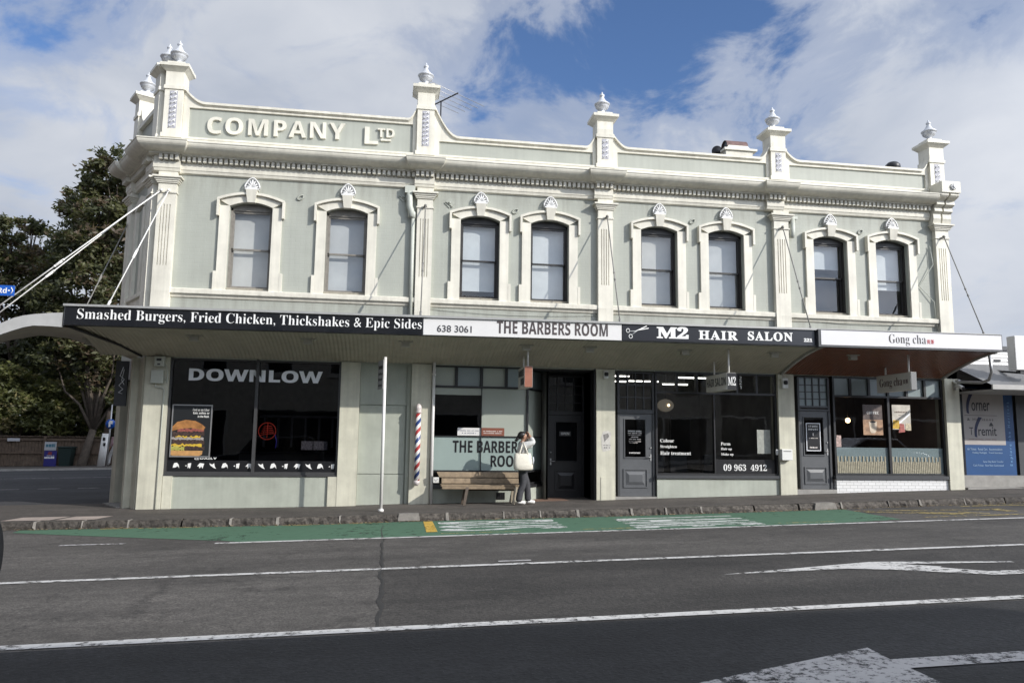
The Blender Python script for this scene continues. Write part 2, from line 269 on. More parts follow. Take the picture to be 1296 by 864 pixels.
# ------------------------------------------------------------------ object helpers
WL = {}
def tag(o, label=None, cat=None, group=None, kind=None):
    if label: o['label'] = label
    if cat: o['category'] = cat
    if group: o['group'] = group
    if kind: o['kind'] = kind
    return o
def thing(name, label, cat, loc=(0, 0, 0), group=None):
    o = bpy.data.objects.new(name, None); COL.objects.link(o); o.location = loc; o.empty_display_size = 0.2
    WL[o.name] = Vector(loc); return tag(o, label, cat, group)
FRONT = lambda u, d, z: (u, -d, z)
IDENT = lambda x, y, z: (x, y, z)
def frame(ox, oy, ux, uy, oz=0.0):
    """plan frame: u runs along (ux,uy), d outward on the right-hand side of it"""
    l = math.hypot(ux, uy); ux /= l; uy /= l; nx, ny = uy, -ux
    return lambda u, d, z: (ox + u * ux + d * nx, oy + u * uy + d * ny, oz + z)
class MB:
    def __init__(s, fr=FRONT): s.v = []; s.f = []; s.m = []; s.fr = fr; s.mi = 0; s.sm = []
    def add(s, vs, fs, smooth=False):
        b = len(s.v); s.v += [s.fr(*p) for p in vs]
        for f in fs: s.f.append([b + i for i in f]); s.m.append(s.mi); s.sm.append(smooth)
        return s
    def box(s, u0, u1, d0, d1, z0, z1):
        return s.add([(u0, d0, z0), (u1, d0, z0), (u1, d1, z0), (u0, d1, z0), (u0, d0, z1), (u1, d0, z1), (u1, d1, z1), (u0, d1, z1)],
              [(0, 1, 2, 3), (4, 5, 6, 7), (0, 1, 5, 4), (1, 2, 6, 5), (2, 3, 7, 6), (3, 0, 4, 7)])
    def hexa(s, p): return s.add(p, [(0, 1, 2, 3), (4, 5, 6, 7), (0, 1, 5, 4), (1, 2, 6, 5), (2, 3, 7, 6), (3, 0, 4, 7)])
    def quad(s, a, b, c, d): return s.add([a, b, c, d], [(0, 1, 2, 3)])
    def prism(s, pts, d0, d1):                                   # polygon in (u,z), thick in d
        n = len(pts); return s.add([(u, d0, z) for u, z in pts] + [(u, d1, z) for u, z in pts],
              [tuple(range(n)), tuple(range(n, 2 * n))] + [(i, (i + 1) % n, n + (i + 1) % n, n + i) for i in range(n)])
    def strip(s, low, up, d0, d1):                               # band between two equally long (u,z) lines, thick in d
        for i in range(len(low) - 1):
            s.hexa([(low[i][0], d0, low[i][1]), (low[i + 1][0], d0, low[i + 1][1]), (low[i + 1][0], d1, low[i + 1][1]), (low[i][0], d1, low[i][1]),
                    (up[i][0], d0, up[i][1]), (up[i + 1][0], d0, up[i + 1][1]), (up[i + 1][0], d1, up[i + 1][1]), (up[i][0], d1, up[i][1])])
        return s
    def side(s, pts, u0, u1, smooth=False):                                    # polygon in (d,z), long in u
        n = len(pts); return s.add([(u0, d, z) for d, z in pts] + [(u1, d, z) for d, z in pts],
              [tuple(range(n)), tuple(range(n, 2 * n))] + [(i, (i + 1) % n, n + (i + 1) % n, n + i) for i in range(n)], smooth)
    def lathe(s, cu, cd, prof, n=20, flute=0, fl=(0, 0, 0)):      # profile (r,z)
        vs = []; fs = []
        for j, (r, z) in enumerate(prof):
            for i in range(n):
                a = 2 * PI * i / n; rr = r
                if flute and fl[0] <= z <= fl[1]: rr = r * (1 - fl[2] * (i % 2))
                vs.append((cu + rr * math.cos(a), cd + rr * math.sin(a), z))
        for j in range(len(prof) - 1):
            for i in range(n): fs.append((j * n + i, j * n + (i + 1) % n, (j + 1) * n + (i + 1) % n, (j + 1) * n + i))
        fs.append(tuple(range(n))); fs.append(tuple(range((len(prof) - 1) * n, len(prof) * n)))
        return s.add(vs, fs, True)
    def tube(s, path, r, n=8):
        vs = []; fs = []; P = [Vector(p) for p in path]
        for j, p in enumerate(P):
            t = (P[min(j + 1, len(P) - 1)] - P[max(j - 1, 0)]).normalized(); a = t.orthogonal().normalized() if j == 0 else (a - t * a.dot(t)).normalized(); b = t.cross(a)
            rr = r[j] if isinstance(r, (list, tuple)) else r
            for i in range(n): vs.append(tuple(p + (a * math.cos(2 * PI * i / n) + b * math.sin(2 * PI * i / n)) * rr))
        for j in range(len(P) - 1):
            for i in range(n): fs.append((j * n + i, j * n + (i + 1) % n, (j + 1) * n + (i + 1) % n, (j + 1) * n + i))
        fs.append(tuple(range(n))); fs.append(tuple(range((len(P) - 1) * n, len(P) * n)))
        return s.add(vs, fs, True)
    def build(s, name, mats, parent=None, loc=None, bevel=0.0, label=None):
        if not isinstance(mats, (list, tuple)): mats = [mats]
        me = bpy.data.meshes.new(name)
        org = WL[parent.name] if parent is not None else (Vector(loc) if loc is not None else Vector((0, 0, 0)))
        me.from_pydata([tuple(Vector(v) - org) for v in s.v], [], s.f)
        for m in mats: me.materials.append(m)
        for p, mi, sm in zip(me.polygons, s.m, s.sm): p.material_index = mi; p.use_smooth = sm
        bm = bmesh.new(); bm.from_mesh(me); bmesh.ops.recalc_face_normals(bm, faces=bm.faces)
        if bevel > 0: bmesh.ops.bevel(bm, geom=bm.edges[:], offset=bevel, segments=2, affect='EDGES', profile=0.5, clamp_overlap=True)
        bm.to_mesh(me); bm.free()
        o = bpy.data.objects.new(name, me); COL.objects.link(o)
        if parent is not None: o.parent = parent
        else: o.location = org
        WL[o.name] = org
        if label: o['label'] = label
        return o
def copy_tree(o, parent=None):
    c = o.copy(); COL.objects.link(c)
    if parent is not None: c.parent = parent
    for ch in list(o.children): copy_tree(ch, c)
    return c
def S(s):  return ''.join(chr(0x1D400 + ord(c) - 65) if 'A' <= c <= 'Z' else chr(0x1D41A + ord(c) - 97) if 'a' <= c <= 'z' else chr(0x1D7CE + ord(c) - 48) if '0' <= c <= '9' else c for c in s)
def SB(s): return ''.join(chr(0x1D5D4 + ord(c) - 65) if 'A' <= c <= 'Z' else chr(0x1D5EE + ord(c) - 97) if 'a' <= c <= 'z' else chr(0x1D7EC + ord(c) - 48) if '0' <= c <= '9' else c for c in s)
def text_geo(body, bold=0.0, spacing=1.0, res=3):
    c = bpy.data.curves.new('lettering', 'FONT'); c.body = body; c.size = 1.0; c.extrude = 0.5; c.offset = bold; c.space_character = spacing; c.resolution_u = res
    o = bpy.data.objects.new('lettering', c); COL.objects.link(o); bpy.context.view_layer.update()
    me = bpy.data.meshes.new_from_object(o.evaluated_get(bpy.context.evaluated_depsgraph_get()))
    vs = [tuple(v.co) for v in me.vertices]; fs = [tuple(p.vertices) for p in me.polygons]
    bpy.data.objects.remove(o); bpy.data.curves.remove(c); bpy.data.meshes.remove(me); return vs, fs
def letters(mb, body, u0, u1, z0, z1, d0, d1, bold=0.0, spacing=1.0, keep=None, dx=0.0):
    """fit lettering into the rectangle u0..u1, z0..z1 of the frame; keep='left'/'mid' keeps natural width for the height"""
    vs, fs = text_geo(body, bold, spacing)
    if not vs: return
    xa = min(v[0] for v in vs); xb = max(v[0] for v in vs); ya = min(v[1] for v in vs); yb = max(v[1] for v in vs)
    sy = (z1 - z0) / (yb - ya); sx = (u1 - u0) / (xb - xa)
    off = 0
    if keep: sx = min(sx, sy); w = sx * (xb - xa); off = 0 if keep == 'left' else (u1 - u0 - w) / 2 if keep == 'mid' else (u1 - u0 - w)
    mb.add([(u0 + off + (v[0] - xa) * sx, d0 + (v[2] + 0.5) * (d1 - d0), z0 + (v[1] - ya) * sy) for v in vs], fs)
def interp(pts, x):
    if x <= pts[0][0]: return pts[0][1]
    for (a, b), (c, d) in zip(pts, pts[1:]):
        if x <= c: return b + (d - b) * (x - a) / (c - a)
    return pts[-1][1]
HX = [(-400, -3.2), (-60, -1.3), (-12, -.24), (-7, -.130), (-5, -.100), (-3.5, -.085), (-1.5, -.052), (0, -.008), (2, .035), (4.75, .09), (7, .15), (9.3, .212), (11.7, .285), (14.2, .352), (17, .42), (40, .99), (60, 1.2), (400, 3)]
hx = lambda x: interp(HX, x)
def road_z(x, y):
    a = hx(x) - 0.165; b = 0.024 * x - 0.20 if -30 < x < 40 else a
    k = min(1, max(0, (-2.0 - y) / 2.5)); return a + (b - a) * k
def struct(name, mb, m): return tag(mb.build(name, m), kind='structure')

# ------------------------------------------------------------------ ground, road, kerbs, painted markings
def sheet(mb, xs, ys, zf, skirt=None):
    nx = len(xs); vs = [(x, y, zf(x, y)) for y in ys for x in xs]
    mb.add(vs, [(j * nx + i, j * nx + i + 1, (j + 1) * nx + i + 1, (j + 1) * nx + i) for j in range(len(ys) - 1) for i in range(nx - 1)], True)
def rng(a, b, st): n = max(1, int(round((b - a) / st))); return [a + (b - a) * i / n for i in range(n + 1)]
FARX = [-1500, -400, -200, -100]
m = MB(IDENT); sheet(m, FARX + rng(-60, 60, 4) + [100, 200, 400, 1500], [-1500, -400, -150, -60] + rng(-40, 60, 5) + [100, 200, 400, 1500], lambda x, y: hx(x) - 0.45); struct('ground', m, EARTH)
m = MB(IDENT); sheet(m, rng(-60, -0.3, .6), rng(-10.95, -2.08, .45), road_z); struct('road', m, ASPH)
m = MB(IDENT); sheet(m, rng(-0.3, 60, .6), rng(-7.5, -2.08, .45), road_z); struct('road', m, ASPH)
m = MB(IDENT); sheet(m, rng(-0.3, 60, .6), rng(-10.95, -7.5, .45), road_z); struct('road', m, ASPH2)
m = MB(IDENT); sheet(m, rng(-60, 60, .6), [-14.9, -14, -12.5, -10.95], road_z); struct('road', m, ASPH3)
# ragged tar joint across the road
m = MB(IDENT); pts = []
for i in range(42):
    y = -2.6 - i * 0.2; pts.append((-0.3 + random.uniform(-.025, .025), y, 0.008 + random.uniform(0, .022)))
for a, b in zip(pts, pts[1:]):
    z0 = road_z(a[0], a[1]) + .004; z1 = road_z(b[0], b[1]) + .004
    m.quad((a[0] - a[2], a[1], z0), (a[0] + a[2], a[1], z0), (b[0] + b[2], b[1], z1), (b[0] - b[2], b[1], z1))
struct('road_joint', m, mat('tar', (0.025, 0.024, 0.024), 0.6, 0.2, 10))
PZ = lambda x, y: hx(x) - .03 * min(1, max(0, -y / 1.9))
ZS = lambda x, y: (hx(x) - .03) * (1 - min(1, max(0, y / 19))) + (.022 * (x + 14.4) - .06) * min(1, max(0, y / 19))
m = MB(IDENT); sheet(m, rng(-9.5, 60, .6), [-1.91, -1.2, -.6, 0.0, 0.6, 1.8], PZ); struct('pavement', m, PATHM)
m = MB(IDENT); sheet(m, rng(-60, -5.2, 1.2), [1.8, 4, 7, 10, 13, 16, 18.6], ZS); sheet(m, rng(-60, -9.5, 1.0), [-2.08, 1.8], lambda x, y: hx(x) - 0.14 if y < 0 else hx(x) - .03); struct('side_street', m, ASPHS)
m = MB(IDENT)
for k, y in enumerate((7.0, 12.6)):
    for i in range(40):
        x = -50 + i * 1.1; w = 1.1 if k else 0.6; m.quad((x, y, ZS(x, y) + .006), (x + w, y, ZS(x + w, y) + .006), (x + w, y + .12, ZS(x + w, y + .12) + .006), (x, y + .12, ZS(x, y + .12) + .006))
struct('side_street_markings', m, RWHITE2)
m = MB(IDENT); sheet(m, rng(-60, -5.2, 1.2), [18.6, 20.5, 24.5], lambda x, y: .022 * (x + 14.4) + .02); struct('far_pavement', m, PATHM)
m = MB(IDENT); sheet(m, rng(-60, -5.2, 1.2), [18.5, 18.6], lambda x, y: .022 * (x + 14.4) + (.02 if y > 18.55 else -.25)); sheet(m, rng(-60, -5.2, 1.2), [18.6, 18.75], lambda x, y: .022 * (x + 14.4) + .026); struct('far_kerb', m, CONC)
m = MB(IDENT); sheet(m, rng(-60, 60, 1.2), [-40, -30, -22, -16, -14.9], lambda x, y: road_z(x, -14) + .12); struct('near_pavement', m, PATHM)
# kerb of rough bluestone blocks
m = MB(IDENT); mj = MB(IDENT); x = -9.5
while x < 40:
    l = random.uniform(0.75, 1.25); z0 = hx(x); z1 = hx(x + l)
    n = 12; top = []; bot = []; back = []
    for i in range(n + 1):
        xx = x + 0.02 + (l - 0.04) * i / n; zt = z0 + (z1 - z0) * i / n
        top.append((xx, -2.07 + random.uniform(-.014, .014), zt - .03 + random.uniform(-.010, .008))); bot.append((xx, -2.125 + random.uniform(-.02, .02), zt - 0.23)); back.append((xx, -1.89, zt - .027))
    mid = [(a[0], (a[1] + b[1]) / 2 - random.uniform(0.0, .035), a[2] - .075 + random.uniform(-.015, .015)) for a, b in zip(top, bot)]
    vs = back + top + mid + bot; w = n + 1
    m.add(vs, [(r * w + i, r * w + i + 1, (r + 1) * w + i + 1, (r + 1) * w + i) for r in range(3) for i in range(n)] + [(0, w, 2 * w, 3 * w), (n, w + n, 2 * w + n, 3 * w + n)])
    if random.random() < .8:
        jw = random.uniform(.012, .04); jz = hx(x) - .03
        mj.hexa([(x - jw, -2.14, jz - .15 + random.uniform(0, .06)), (x + jw, -2.14, jz - .15), (x + jw * .6, -1.94, jz - .1), (x - jw, -1.94, jz - .1), (x - jw, -2.09 - random.uniform(0, .02), jz + .006), (x + jw * .5, -2.08, jz + .012), (x + jw, -1.9, jz + .006), (x - jw * .4, -1.9, jz + .008)])
    x += l
struct('kerb', m, STONE)
mj.hexa([(-.02, -2.16, -.16), (.42, -2.16, -.15), (.42, -1.9, -.13), (-.02, -1.9, -.13), (.0, -2.11, -.03), (.40, -2.11, -.022), (.40, -1.89, -.018), (.0, -1.89, -.026)])
mj.hexa([(8.95, -2.16, .03), (9.5, -2.16, .04), (9.5, -1.9, .07), (8.95, -1.9, .07), (9.0, -2.12, .185), (9.45, -2.12, .195), (9.45, -1.89, .195), (9.0, -1.89, .185)])
struct('kerb_mortar', mj, mat('kerb_mortar', (0.20, 0.185, 0.165), 0.9, 0.3, 9, 0.3, 40))
m = MB(IDENT)                                                  # grit and leaf litter along the channel
for i in range(900):
    x = random.uniform(-9, 16); y = -2.15 - abs(random.gauss(0, .05)); z = road_z(x, y) + .012; s = random.uniform(.008, .03)
    a = random.uniform(0, PI); m.quad((x - s * math.cos(a), y - s * math.sin(a), z), (x + s * math.sin(a), y - s * math.cos(a), z + .01), (x + s * math.cos(a), y + s * math.sin(a), z + .004), (x - s * math.sin(a), y + s * math.cos(a), z))
tag(m.build('leaf_litter', mat('dry_leaf_litter', (0.20, 0.15, 0.08), 0.8, 0.5, 9)), kind='stuff')
def road_poly(mb, pts, off, n=None):
    mb.add([(x, y, road_z(x, y) + off) for x, y in pts], [tuple(range(len(pts)))])
def road_line(mb, pts, w, off, step=0.5):
    for (x0, y0), (x1, y1) in zip(pts, pts[1:]):
        n = max(1, int(math.hypot(x1 - x0, y1 - y0) / step)); l = math.hypot(x1 - x0, y1 - y0); px, py = -(y1 - y0) / l * w / 2, (x1 - x0) / l * w / 2
        for i in range(n):
            a = (x0 + (x1 - x0) * i / n, y0 + (y1 - y0) * i / n); b = (x0 + (x1 - x0) * (i + 1) / n, y0 + (y1 - y0) * (i + 1) / n)
            j = [random.uniform(-.006, .006) for _ in range(2)]
            road_poly(mb, [(a[0] - px, a[1] - py), (b[0] - px, b[1] - py), (b[0] + px, b[1] + py), (a[0] + px, a[1] + py)], off)
m = MB(IDENT)
for i in range(50):                                            # green lane, narrowing at the left
    x0 = -6.9 + i * .33; x1 = x0 + .33
    f = lambda x: max(-4.37, -2.45 - max(0, (x + 7.0)) * .42) if x < -2.9 else -4.37
    ga = (x0 - 8.0) * .9 if x0 > 8 else 0
    road_poly(m, [(x0, f(x0) + ga * .2), (x1, f(x1) + ga * .2), (x1, -2.2), (x0, -2.2)], .004)
struct('green_bus_lane', m, RGREEN)
m = MB(IDENT); road_line(m, [(-3.0, -4.47), (40, -4.47)], .13, .008); struct('lane_line', m, RWHITE)
m = MB(IDENT); road_line(m, [(-60, -7.62), (40, -7.62)], .13, .008); struct('lane_line', m, RWHITE)
m = MB(IDENT); road_line(m, [(-60, -10.83), (40, -10.83)], .15, .008); struct('lane_line', m, RWHITE)
m = MB(IDENT); road_line(m, [(-5.46, -4.18), (-4.46, -4.19)], .10, .008); road_line(m, [(1.25, -7.36), (1.7, -7.37)], .09, .008); struct('dashed_line', m, RWHITE2)
ROADTXT = lambda x0, y0: (lambda u, d, z: (x0 + z, y0 - u, road_z(x0 + z, y0 - u) + d))
m = MB(ROADTXT(0.72, -2.48)); letters(m, SB('BUS'), 0, 1.4, 0, 2.35, .0075, .0085); struct('lane_lettering', m, RWHITE3)
m = MB(ROADTXT(4.25, -2.68)); letters(m, SB('LANE'), 0, 1.55, 0, 2.5, .0075, .0085); struct('lane_lettering', m, RWHITE3)
m = MB(IDENT); road_poly(m, [(.48, -2.28), (.66, -2.28), (.66, -3.9), (.46, -3.9)], .0095); struct('yellow_bar', m, RYEL)
m = MB(IDENT)
road_line(m, [(-2.6, -2.26), (-.2, -2.26)], .06, .0095); road_line(m, [(-5.5, -2.26), (-3.7, -2.26)], .06, .0095); road_line(m, [(.7, -4.15), (2.2, -4.15)], .05, .0095); road_line(m, [(3.2, -4.15), (4.2, -4.15)], .05, .0095); road_line(m, [(7.0, -4.15), (8.2, -4.15)], .05, .0095)
for k in range(3): road_line(m, [(9.7 + k * .9, -2.8 - .25 * k), (11.3 + k * .3, -3.7)], .12, .0095)
road_line(m, [(9.6, -2.6), (12.4, -3.1)], .09, .0095); road_line(m, [(10.2, -3.95), (12.6, -3.95)], .09, .0095); road_line(m, [(12.6, -3.0), (12.6, -3.5)], .3, .0095)
road_line(m, [(13.4, -2.4), (17.5, -3.8)], .1, .0095); road_line(m, [(14.2, -3.9), (18, -3.9)], .1, .0095); road_line(m, [(12.2, -2.4), (13.6, -2.4)], .08, .0095)
struct('faded_yellow_markings', m, RYEL2)
m = MB(IDENT)
road_poly(m, [(3.74, -8.98), (5.98, -8.53), (7.7, -8.90), (7.7, -8.97), (6.2, -8.76), (6.6, -9.05), (6.3, -9.3), (5.4, -8.93)], .008)
road_poly(m, [(6.25, -8.83), (6.9, -9.47), (12, -9.47), (12, -9.70), (6.8, -9.70), (5.6, -8.96)], .0085)
struct('turn_arrow', m, RWHITE)
m = MB(IDENT); road_poly(m, [(1.5, -12.9), (3.46, -12.22), (3.43, -12.54), (10, -12.54), (10, -12.76), (3.43, -12.76), (3.40, -13.5)], .008); struct('lane_arrow', m, RWHITE2)
m = MB(IDENT); 
for a, b, c, d in ((-7.4, -1.85, .85, .6), (-6.45, -1.87, .7, .6)): m.quad((a, b, PZ(a, b) + .006), (a + c, b, PZ(a + c, b) + .006), (a + c + .15, b + d, PZ(a + c, b + d) + .006), (a + .15, b + d, PZ(a, b + d) + .006))
struct('pale_paving_pads', m, mat('pale_paving', (0.36, 0.30, 0.26), 0.8, 0.25, 5))

# ------------------------------------------------------------------ the corner building
C0 = (-5.57, 0.0); CHU = (0.5, -0.866)
CH = frame(C0[0], C0[1], *CHU)                                  # chamfered corner face, u from -2.5 to 0
E0 = (C0[0] - 2.36 * CHU[0], C0[1] - 2.36 * CHU[1]); SD = Vector((-.08, .997)).normalized(); S0 = (E0[0] + SD.x * 13.5, E0[1] + SD.y * 13.5)
RX = 14.36
BLD = thing('corner_building', 'long pale green two-storey building with cream trim, parapet urns and raised COMPANY LTD', 'building', (0, 0, 0))
WINX = [-3.53, -1.37, 1.77, 3.48, 6.26, 8.03, 10.89, 12.65]
PIL = [(-5.55, -5.16), (0.25, 0.62), (4.67, 5.04), (9.30, 9.70), (13.88, 14.26)]
WZ = 4.75; WH = .475; SPR = 6.70 - WZ; RISE = .11
def arc(hw, z0, rise, n=10):                                    # segmental arch from left to right
    return [(-hw + 2 * hw * i / n, z0 + rise * (1 - ((-1 + 2 * i / n) ** 2))) for i in range(n + 1)]
# front wall with its eight arched openings
m = MB(); zt = 8.25; zb = 3.18
edges = [-5.57] + [e for x in WINX for e in (x - WH, x + WH)] + [RX]
for a, b in zip(edges[::2], edges[1::2]): m.box(a, b, -.34, 0, zb, zt)
for x in WINX:
    m.box(x - WH, x + WH, -.34, 0, zb, WZ)
    a = [(x + u, WZ + z) for u, z in arc(WH, SPR, RISE)]; m.strip(a, [(u, zt) for u, z in a], -.34, 0)
m.build('front_wall', SAGEB, BLD)
m = MB(CH); m.box(-2.36, -.02, -.3, 0, 3.18, zt); m.build('corner_wall', SAGEB, BLD)
m = MB(IDENT)
def wallseg(mb, a, b, th, z0, z1):
    fr = frame(a[0], a[1], b[0] - a[0], b[1] - a[1]); l = math.hypot(b[0] - a[0], b[1] - a[1]); old = mb.fr; mb.fr = fr; mb.box(0, l, -th, 0, z0, z1); mb.fr = old
B0 = (RX, 15.6)
wallseg(m, S0, E0, .3, -.5, 8.8); wallseg(m, (RX, -.0), B0, .3, -.5, 8.7); wallseg(m, B0, S0, .3, -.5, 8.3); m.build('side_and_rear_walls', SAGE, BLD)
m = MB(IDENT); m.add([(C0[0], .1, 8.2), (RX, .1, 8.2), (RX, 15.6, 8.2), (S0[0], S0[1], 8.2), (E0[0] + .2, E0[1], 8.2)], [(0, 1, 2, 3, 4)]); m.build('roof', ROOFM, BLD)
m = MB(IDENT); m.add([(C0[0], .36, 4.45), (RX, .36, 4.45), (RX, 15.6, 4.45), (S0[0], S0[1], 4.45), (E0[0] + .3, E0[1], 4.45)], [(0, 1, 2, 3, 4)])
m.box(-5.4, RX - .3, 3.2, 3.3, 4.46, 7.6); m.build('upper_floor_room', INT_D, BLD)
# cornice: one profile swept along the plan with its breaks over the pilasters
def break_path(base, breaks):
    P = []
    for i in range(len(base) - 1):
        a = Vector(base[i]); b = Vector(base[i + 1]); l = (b - a).length; t = (b - a) / l; n = Vector((t.y, -t.x))
        br = breaks[i]; seg = []
        s0, s1 = 0.0, l
        for (u0, u1, dp) in br:
            if u0 <= 0: seg += [('start', dp), (u1, dp), (u1, 0)]
            elif u1 >= l: seg += [(u0, 0), (u0, dp), ('end', dp)]
            else: seg += [(u0, 0), (u0, dp), (u1, dp), (u1, 0)]
        P.append((a, b, t, n, l, seg))
    pts = []
    for i, (a, b, t, n, l, seg) in enumerate(P):
        if not pts: pts.append(a.copy())
        for u, dp in seg:
            if u in ('start', 'end'): continue
            pts.append(a + t * u + n * dp)
        last_dp = next((dp for u, dp in seg if u == 'end'), 0)
        if i + 1 < len(P):
            n2 = P[i + 1][3]; mm = (n + n2) / (1 + n.dot(n2)); pts.append(b + mm * last_dp)
        else: pts.append(b + n * last_dp)
    return pts
def miter(pts, i):
    P = [Vector(p) for p in pts]; ns = []
    for a, b in ((i - 1, i), (i, i + 1)):
        if 0 <= a and b < len(P):
            t = (P[b] - P[a]).normalized(); ns.append(Vector((t.y, -t.x)))
    return ns[0] if len(ns) == 1 else (ns[0] + ns[1]) / (1 + ns[0].dot(ns[1]))
def sweep(mb, pts, prof, smooth_from=None):
    k = len(prof); vs = []
    for i, p in enumerate(pts):
        mt = miter(pts, i)
        for d, z in prof: q = Vector(p) + mt * d; vs.append((q.x, q.y, z))
    fs = [(i * k + j, (i + 1) * k + j, (i + 1) * k + (j + 1) % k, i * k + (j + 1) % k) for i in range(len(pts) - 1) for j in range(k)]
    fs += [tuple(range(k)), tuple(range((len(pts) - 1) * k, len(pts) * k))]
    mb.add(vs, fs)
fb = lambda a, b, d=.11: (a - C0[0], b - C0[0], d)
BASE = [E0, C0, (13.78, 0)]
l01 = (Vector(E0) - Vector(S0)).length
PATH = break_path(BASE, [[], []])
cove = [(.235 + .285 * math.sin(t * PI / 2 / 8), 7.965 - .18 * math.cos(t * PI / 2 / 8)) for t in range(9)]
CPROF = [(-.02, 7.37), (.06, 7.40), (.075, 7.455), (.09, 7.47), (.09, 7.60), (.075, 7.62), (.075, 7.745), (.21, 7.75), (.215, 7.775)] + cove + [(.535, 7.97), (.535, 7.995), (.10, 8.05), (.10, 8.19), (.115, 8.20), (.115, 8.245), (-.02, 8.26)]
m = MB(IDENT); sweep(m, PATH, CPROF); m.build('cornice', CREAM, BLD)
BO = .10                                                       # the cornice stands forward over each pilaster and flares with its height
hwid = lambda d: .235 if d <= .22 else .31 + (d - .235) * .50
BPROF = [(d, z) for d, z in CPROF[:-6]] + [(.535, 7.995), (.3, 8.03), (.115, 8.05)]
def chain(mb, Lc, Rc, back):
    k = len(Lc); fs = [(i, i + 1, k + i + 1, k + i) for i in range(k - 1)]
    bl = [back(p) for p in Lc]; br = [back(p) for p in Rc]
    mb.add(Lc + Rc + bl + br, fs + [(2 * k + i, 2 * k + i + 1, i + 1, i) for i in range(k - 1)] + [(3 * k + i, 3 * k + i + 1, k + i + 1, k + i) for i in range(k - 1)] + [(k - 1, 2 * k - 1, 4 * k - 1, 3 * k - 1)])
for c in (.405, 4.80, 9.34):
    m = MB(); chain(m, [(c - hwid(d), d + BO, z) for d, z in BPROF], [(c + hwid(d), d + BO, z) for d, z in BPROF], lambda p: (p[0], -.02, p[2])); m.build('cornice_break', CREAM, BLD)
n1_ = Vector((0, -1)); n2_ = Vector((-.866, -.5)); mt_ = (n1_ + n2_) / (1 + n1_.dot(n2_))
corner_chain = [(C0[0] + mt_.x * (d + BO), C0[1] + mt_.y * (d + BO), z) for d, z in BPROF]
m = MB(IDENT)
chain(m, corner_chain, [(-5.36 + hwid(d) + .02, -(d + BO), z) for d, z in BPROF], lambda p: (p[0], max(p[1], -.02) if p[0] > -5.55 else C0[1], p[2]))
chain(m, [CH(-.26 - hwid(d) - .02, d + BO, z) for d, z in BPROF], corner_chain, lambda p: (p[0] + .3, p[1] + .15, p[2])); m.build('cornice_break', CREAM, BLD)
m = MB(CH); chain(m, [(-2.36, d + BO, z) for d, z in BPROF], [(-2.12 + hwid(d), d + BO, z) for d, z in BPROF], lambda p: (p[0], -.02, p[2])); m.build('cornice_break', CREAM, BLD)
m = MB(IDENT)
for i in range(len(PATH) - 1):
    a = Vector(PATH[i]); b = Vector(PATH[i + 1]); l = (b - a).length
    if l < .2: continue
    fr = frame(a.x, a.y, b.x - a.x, b.y - a.y); m.fr = fr; n = max(1, int((l + .08) / .115)); off = (l - (n - 1) * .115) / 2
    for k in range(n): m.box(off + k * .115 - .034, off + k * .115 + .034, .077, .195, 7.632, 7.742)
    m.build('dentil_course', CREAM, BLD); m = MB(IDENT)
for fr, c, n in ((FRONT, .405, 4), (FRONT, 4.80, 4), (FRONT, 9.34, 4), (FRONT, -5.33, 4), (CH, -.28, 4), (CH, -2.13, 4)):
    m = MB(fr)
    for k in range(n): m.box(c + (k - 1.5) * .115 - .034, c + (k - 1.5) * .115 + .034, BO + .077, BO + .195, 7.632, 7.742)
    m.build('dentil_course', CREAM, BLD)
# parapet: sage panel, cream frame and coping with ramped ends
BAYS = [(-5.155, 0.185, 9.11, 9.45, 9.42, .50, .22), (0.605, 4.645, 8.74, 9.48, 9.12, .62, .28), (5.065, 9.275, 8.79, 9.12, 9.13, .42, .28), (9.695, 13.835, 8.79, 9.06, 9.10, .42, .22)]
def ramp_line(a, b, z, zl, zr, wl, wr):
    pts = []
    for i in range(9): t = i / 8; pts.append((a + wl * t, z + (zl - z) * (1 - math.sin(t * PI / 2)) ** 1.1))
    for i in range(1, 7): pts.append((a + wl + (b - wr - a - wl) * i / 7, z))
    for i in range(9): t = i / 8; pts.append((b - wr + wr * t, z + (zr - z) * (1 - math.cos(t * PI / 2)) ** 1.1))
    return pts
for a, b, z, zl, zr, wl, wr in BAYS:
    m = MB(); mc = MB(); mf = MB()
    m.box(a, b, -.22, 0.0, 8.2, z - .08)
    top = ramp_line(a, b, z, zl, zr, wl, wr); bot = [(u, q - .055) for u, q in top]; bot2 = [(u, q - .075) for u, q in top]
    mc.strip(bot, top, -.26, .10); mc.strip(bot2, bot, -.2, .07)
    fl = [(u, z - .135) for u, q in top]; mf.strip(fl, bot2, -.19, .045)
    mf.box(a, a + .13, -.1, .045, 8.26, z - .135); mf.box(b - .09, b, -.1, .045, 8.26, z - .135)
    m.build('parapet_panel', SAGE, BLD); mc.build('parapet_coping', CREAM, BLD); mf.build('parapet_frame', CREAM, BLD)
m = MB(CH); m.box(-1.96, -.5, -.22, 0, 8.2, 9.0); m.build('corner_parapet', SAGE, BLD)
m = MB(CH); m.box(-1.96, -.5, -.24, .09, 9.003, 9.11); m.strip([(-1.95, 9.11), (-1.8, 9.11), (-1.6, 9.11)], [(-1.95, 9.55), (-1.8, 9.25), (-1.6, 9.112)], -.2, .07); m.build('corner_coping', CREAM, BLD)
m = MB(frame(S0[0], S0[1], E0[0] - S0[0], E0[1] - S0[1])); m.box(0, l01 - .1, -.24, .03, 8.803, 8.95); m.build('side_coping', CREAM, BLD)
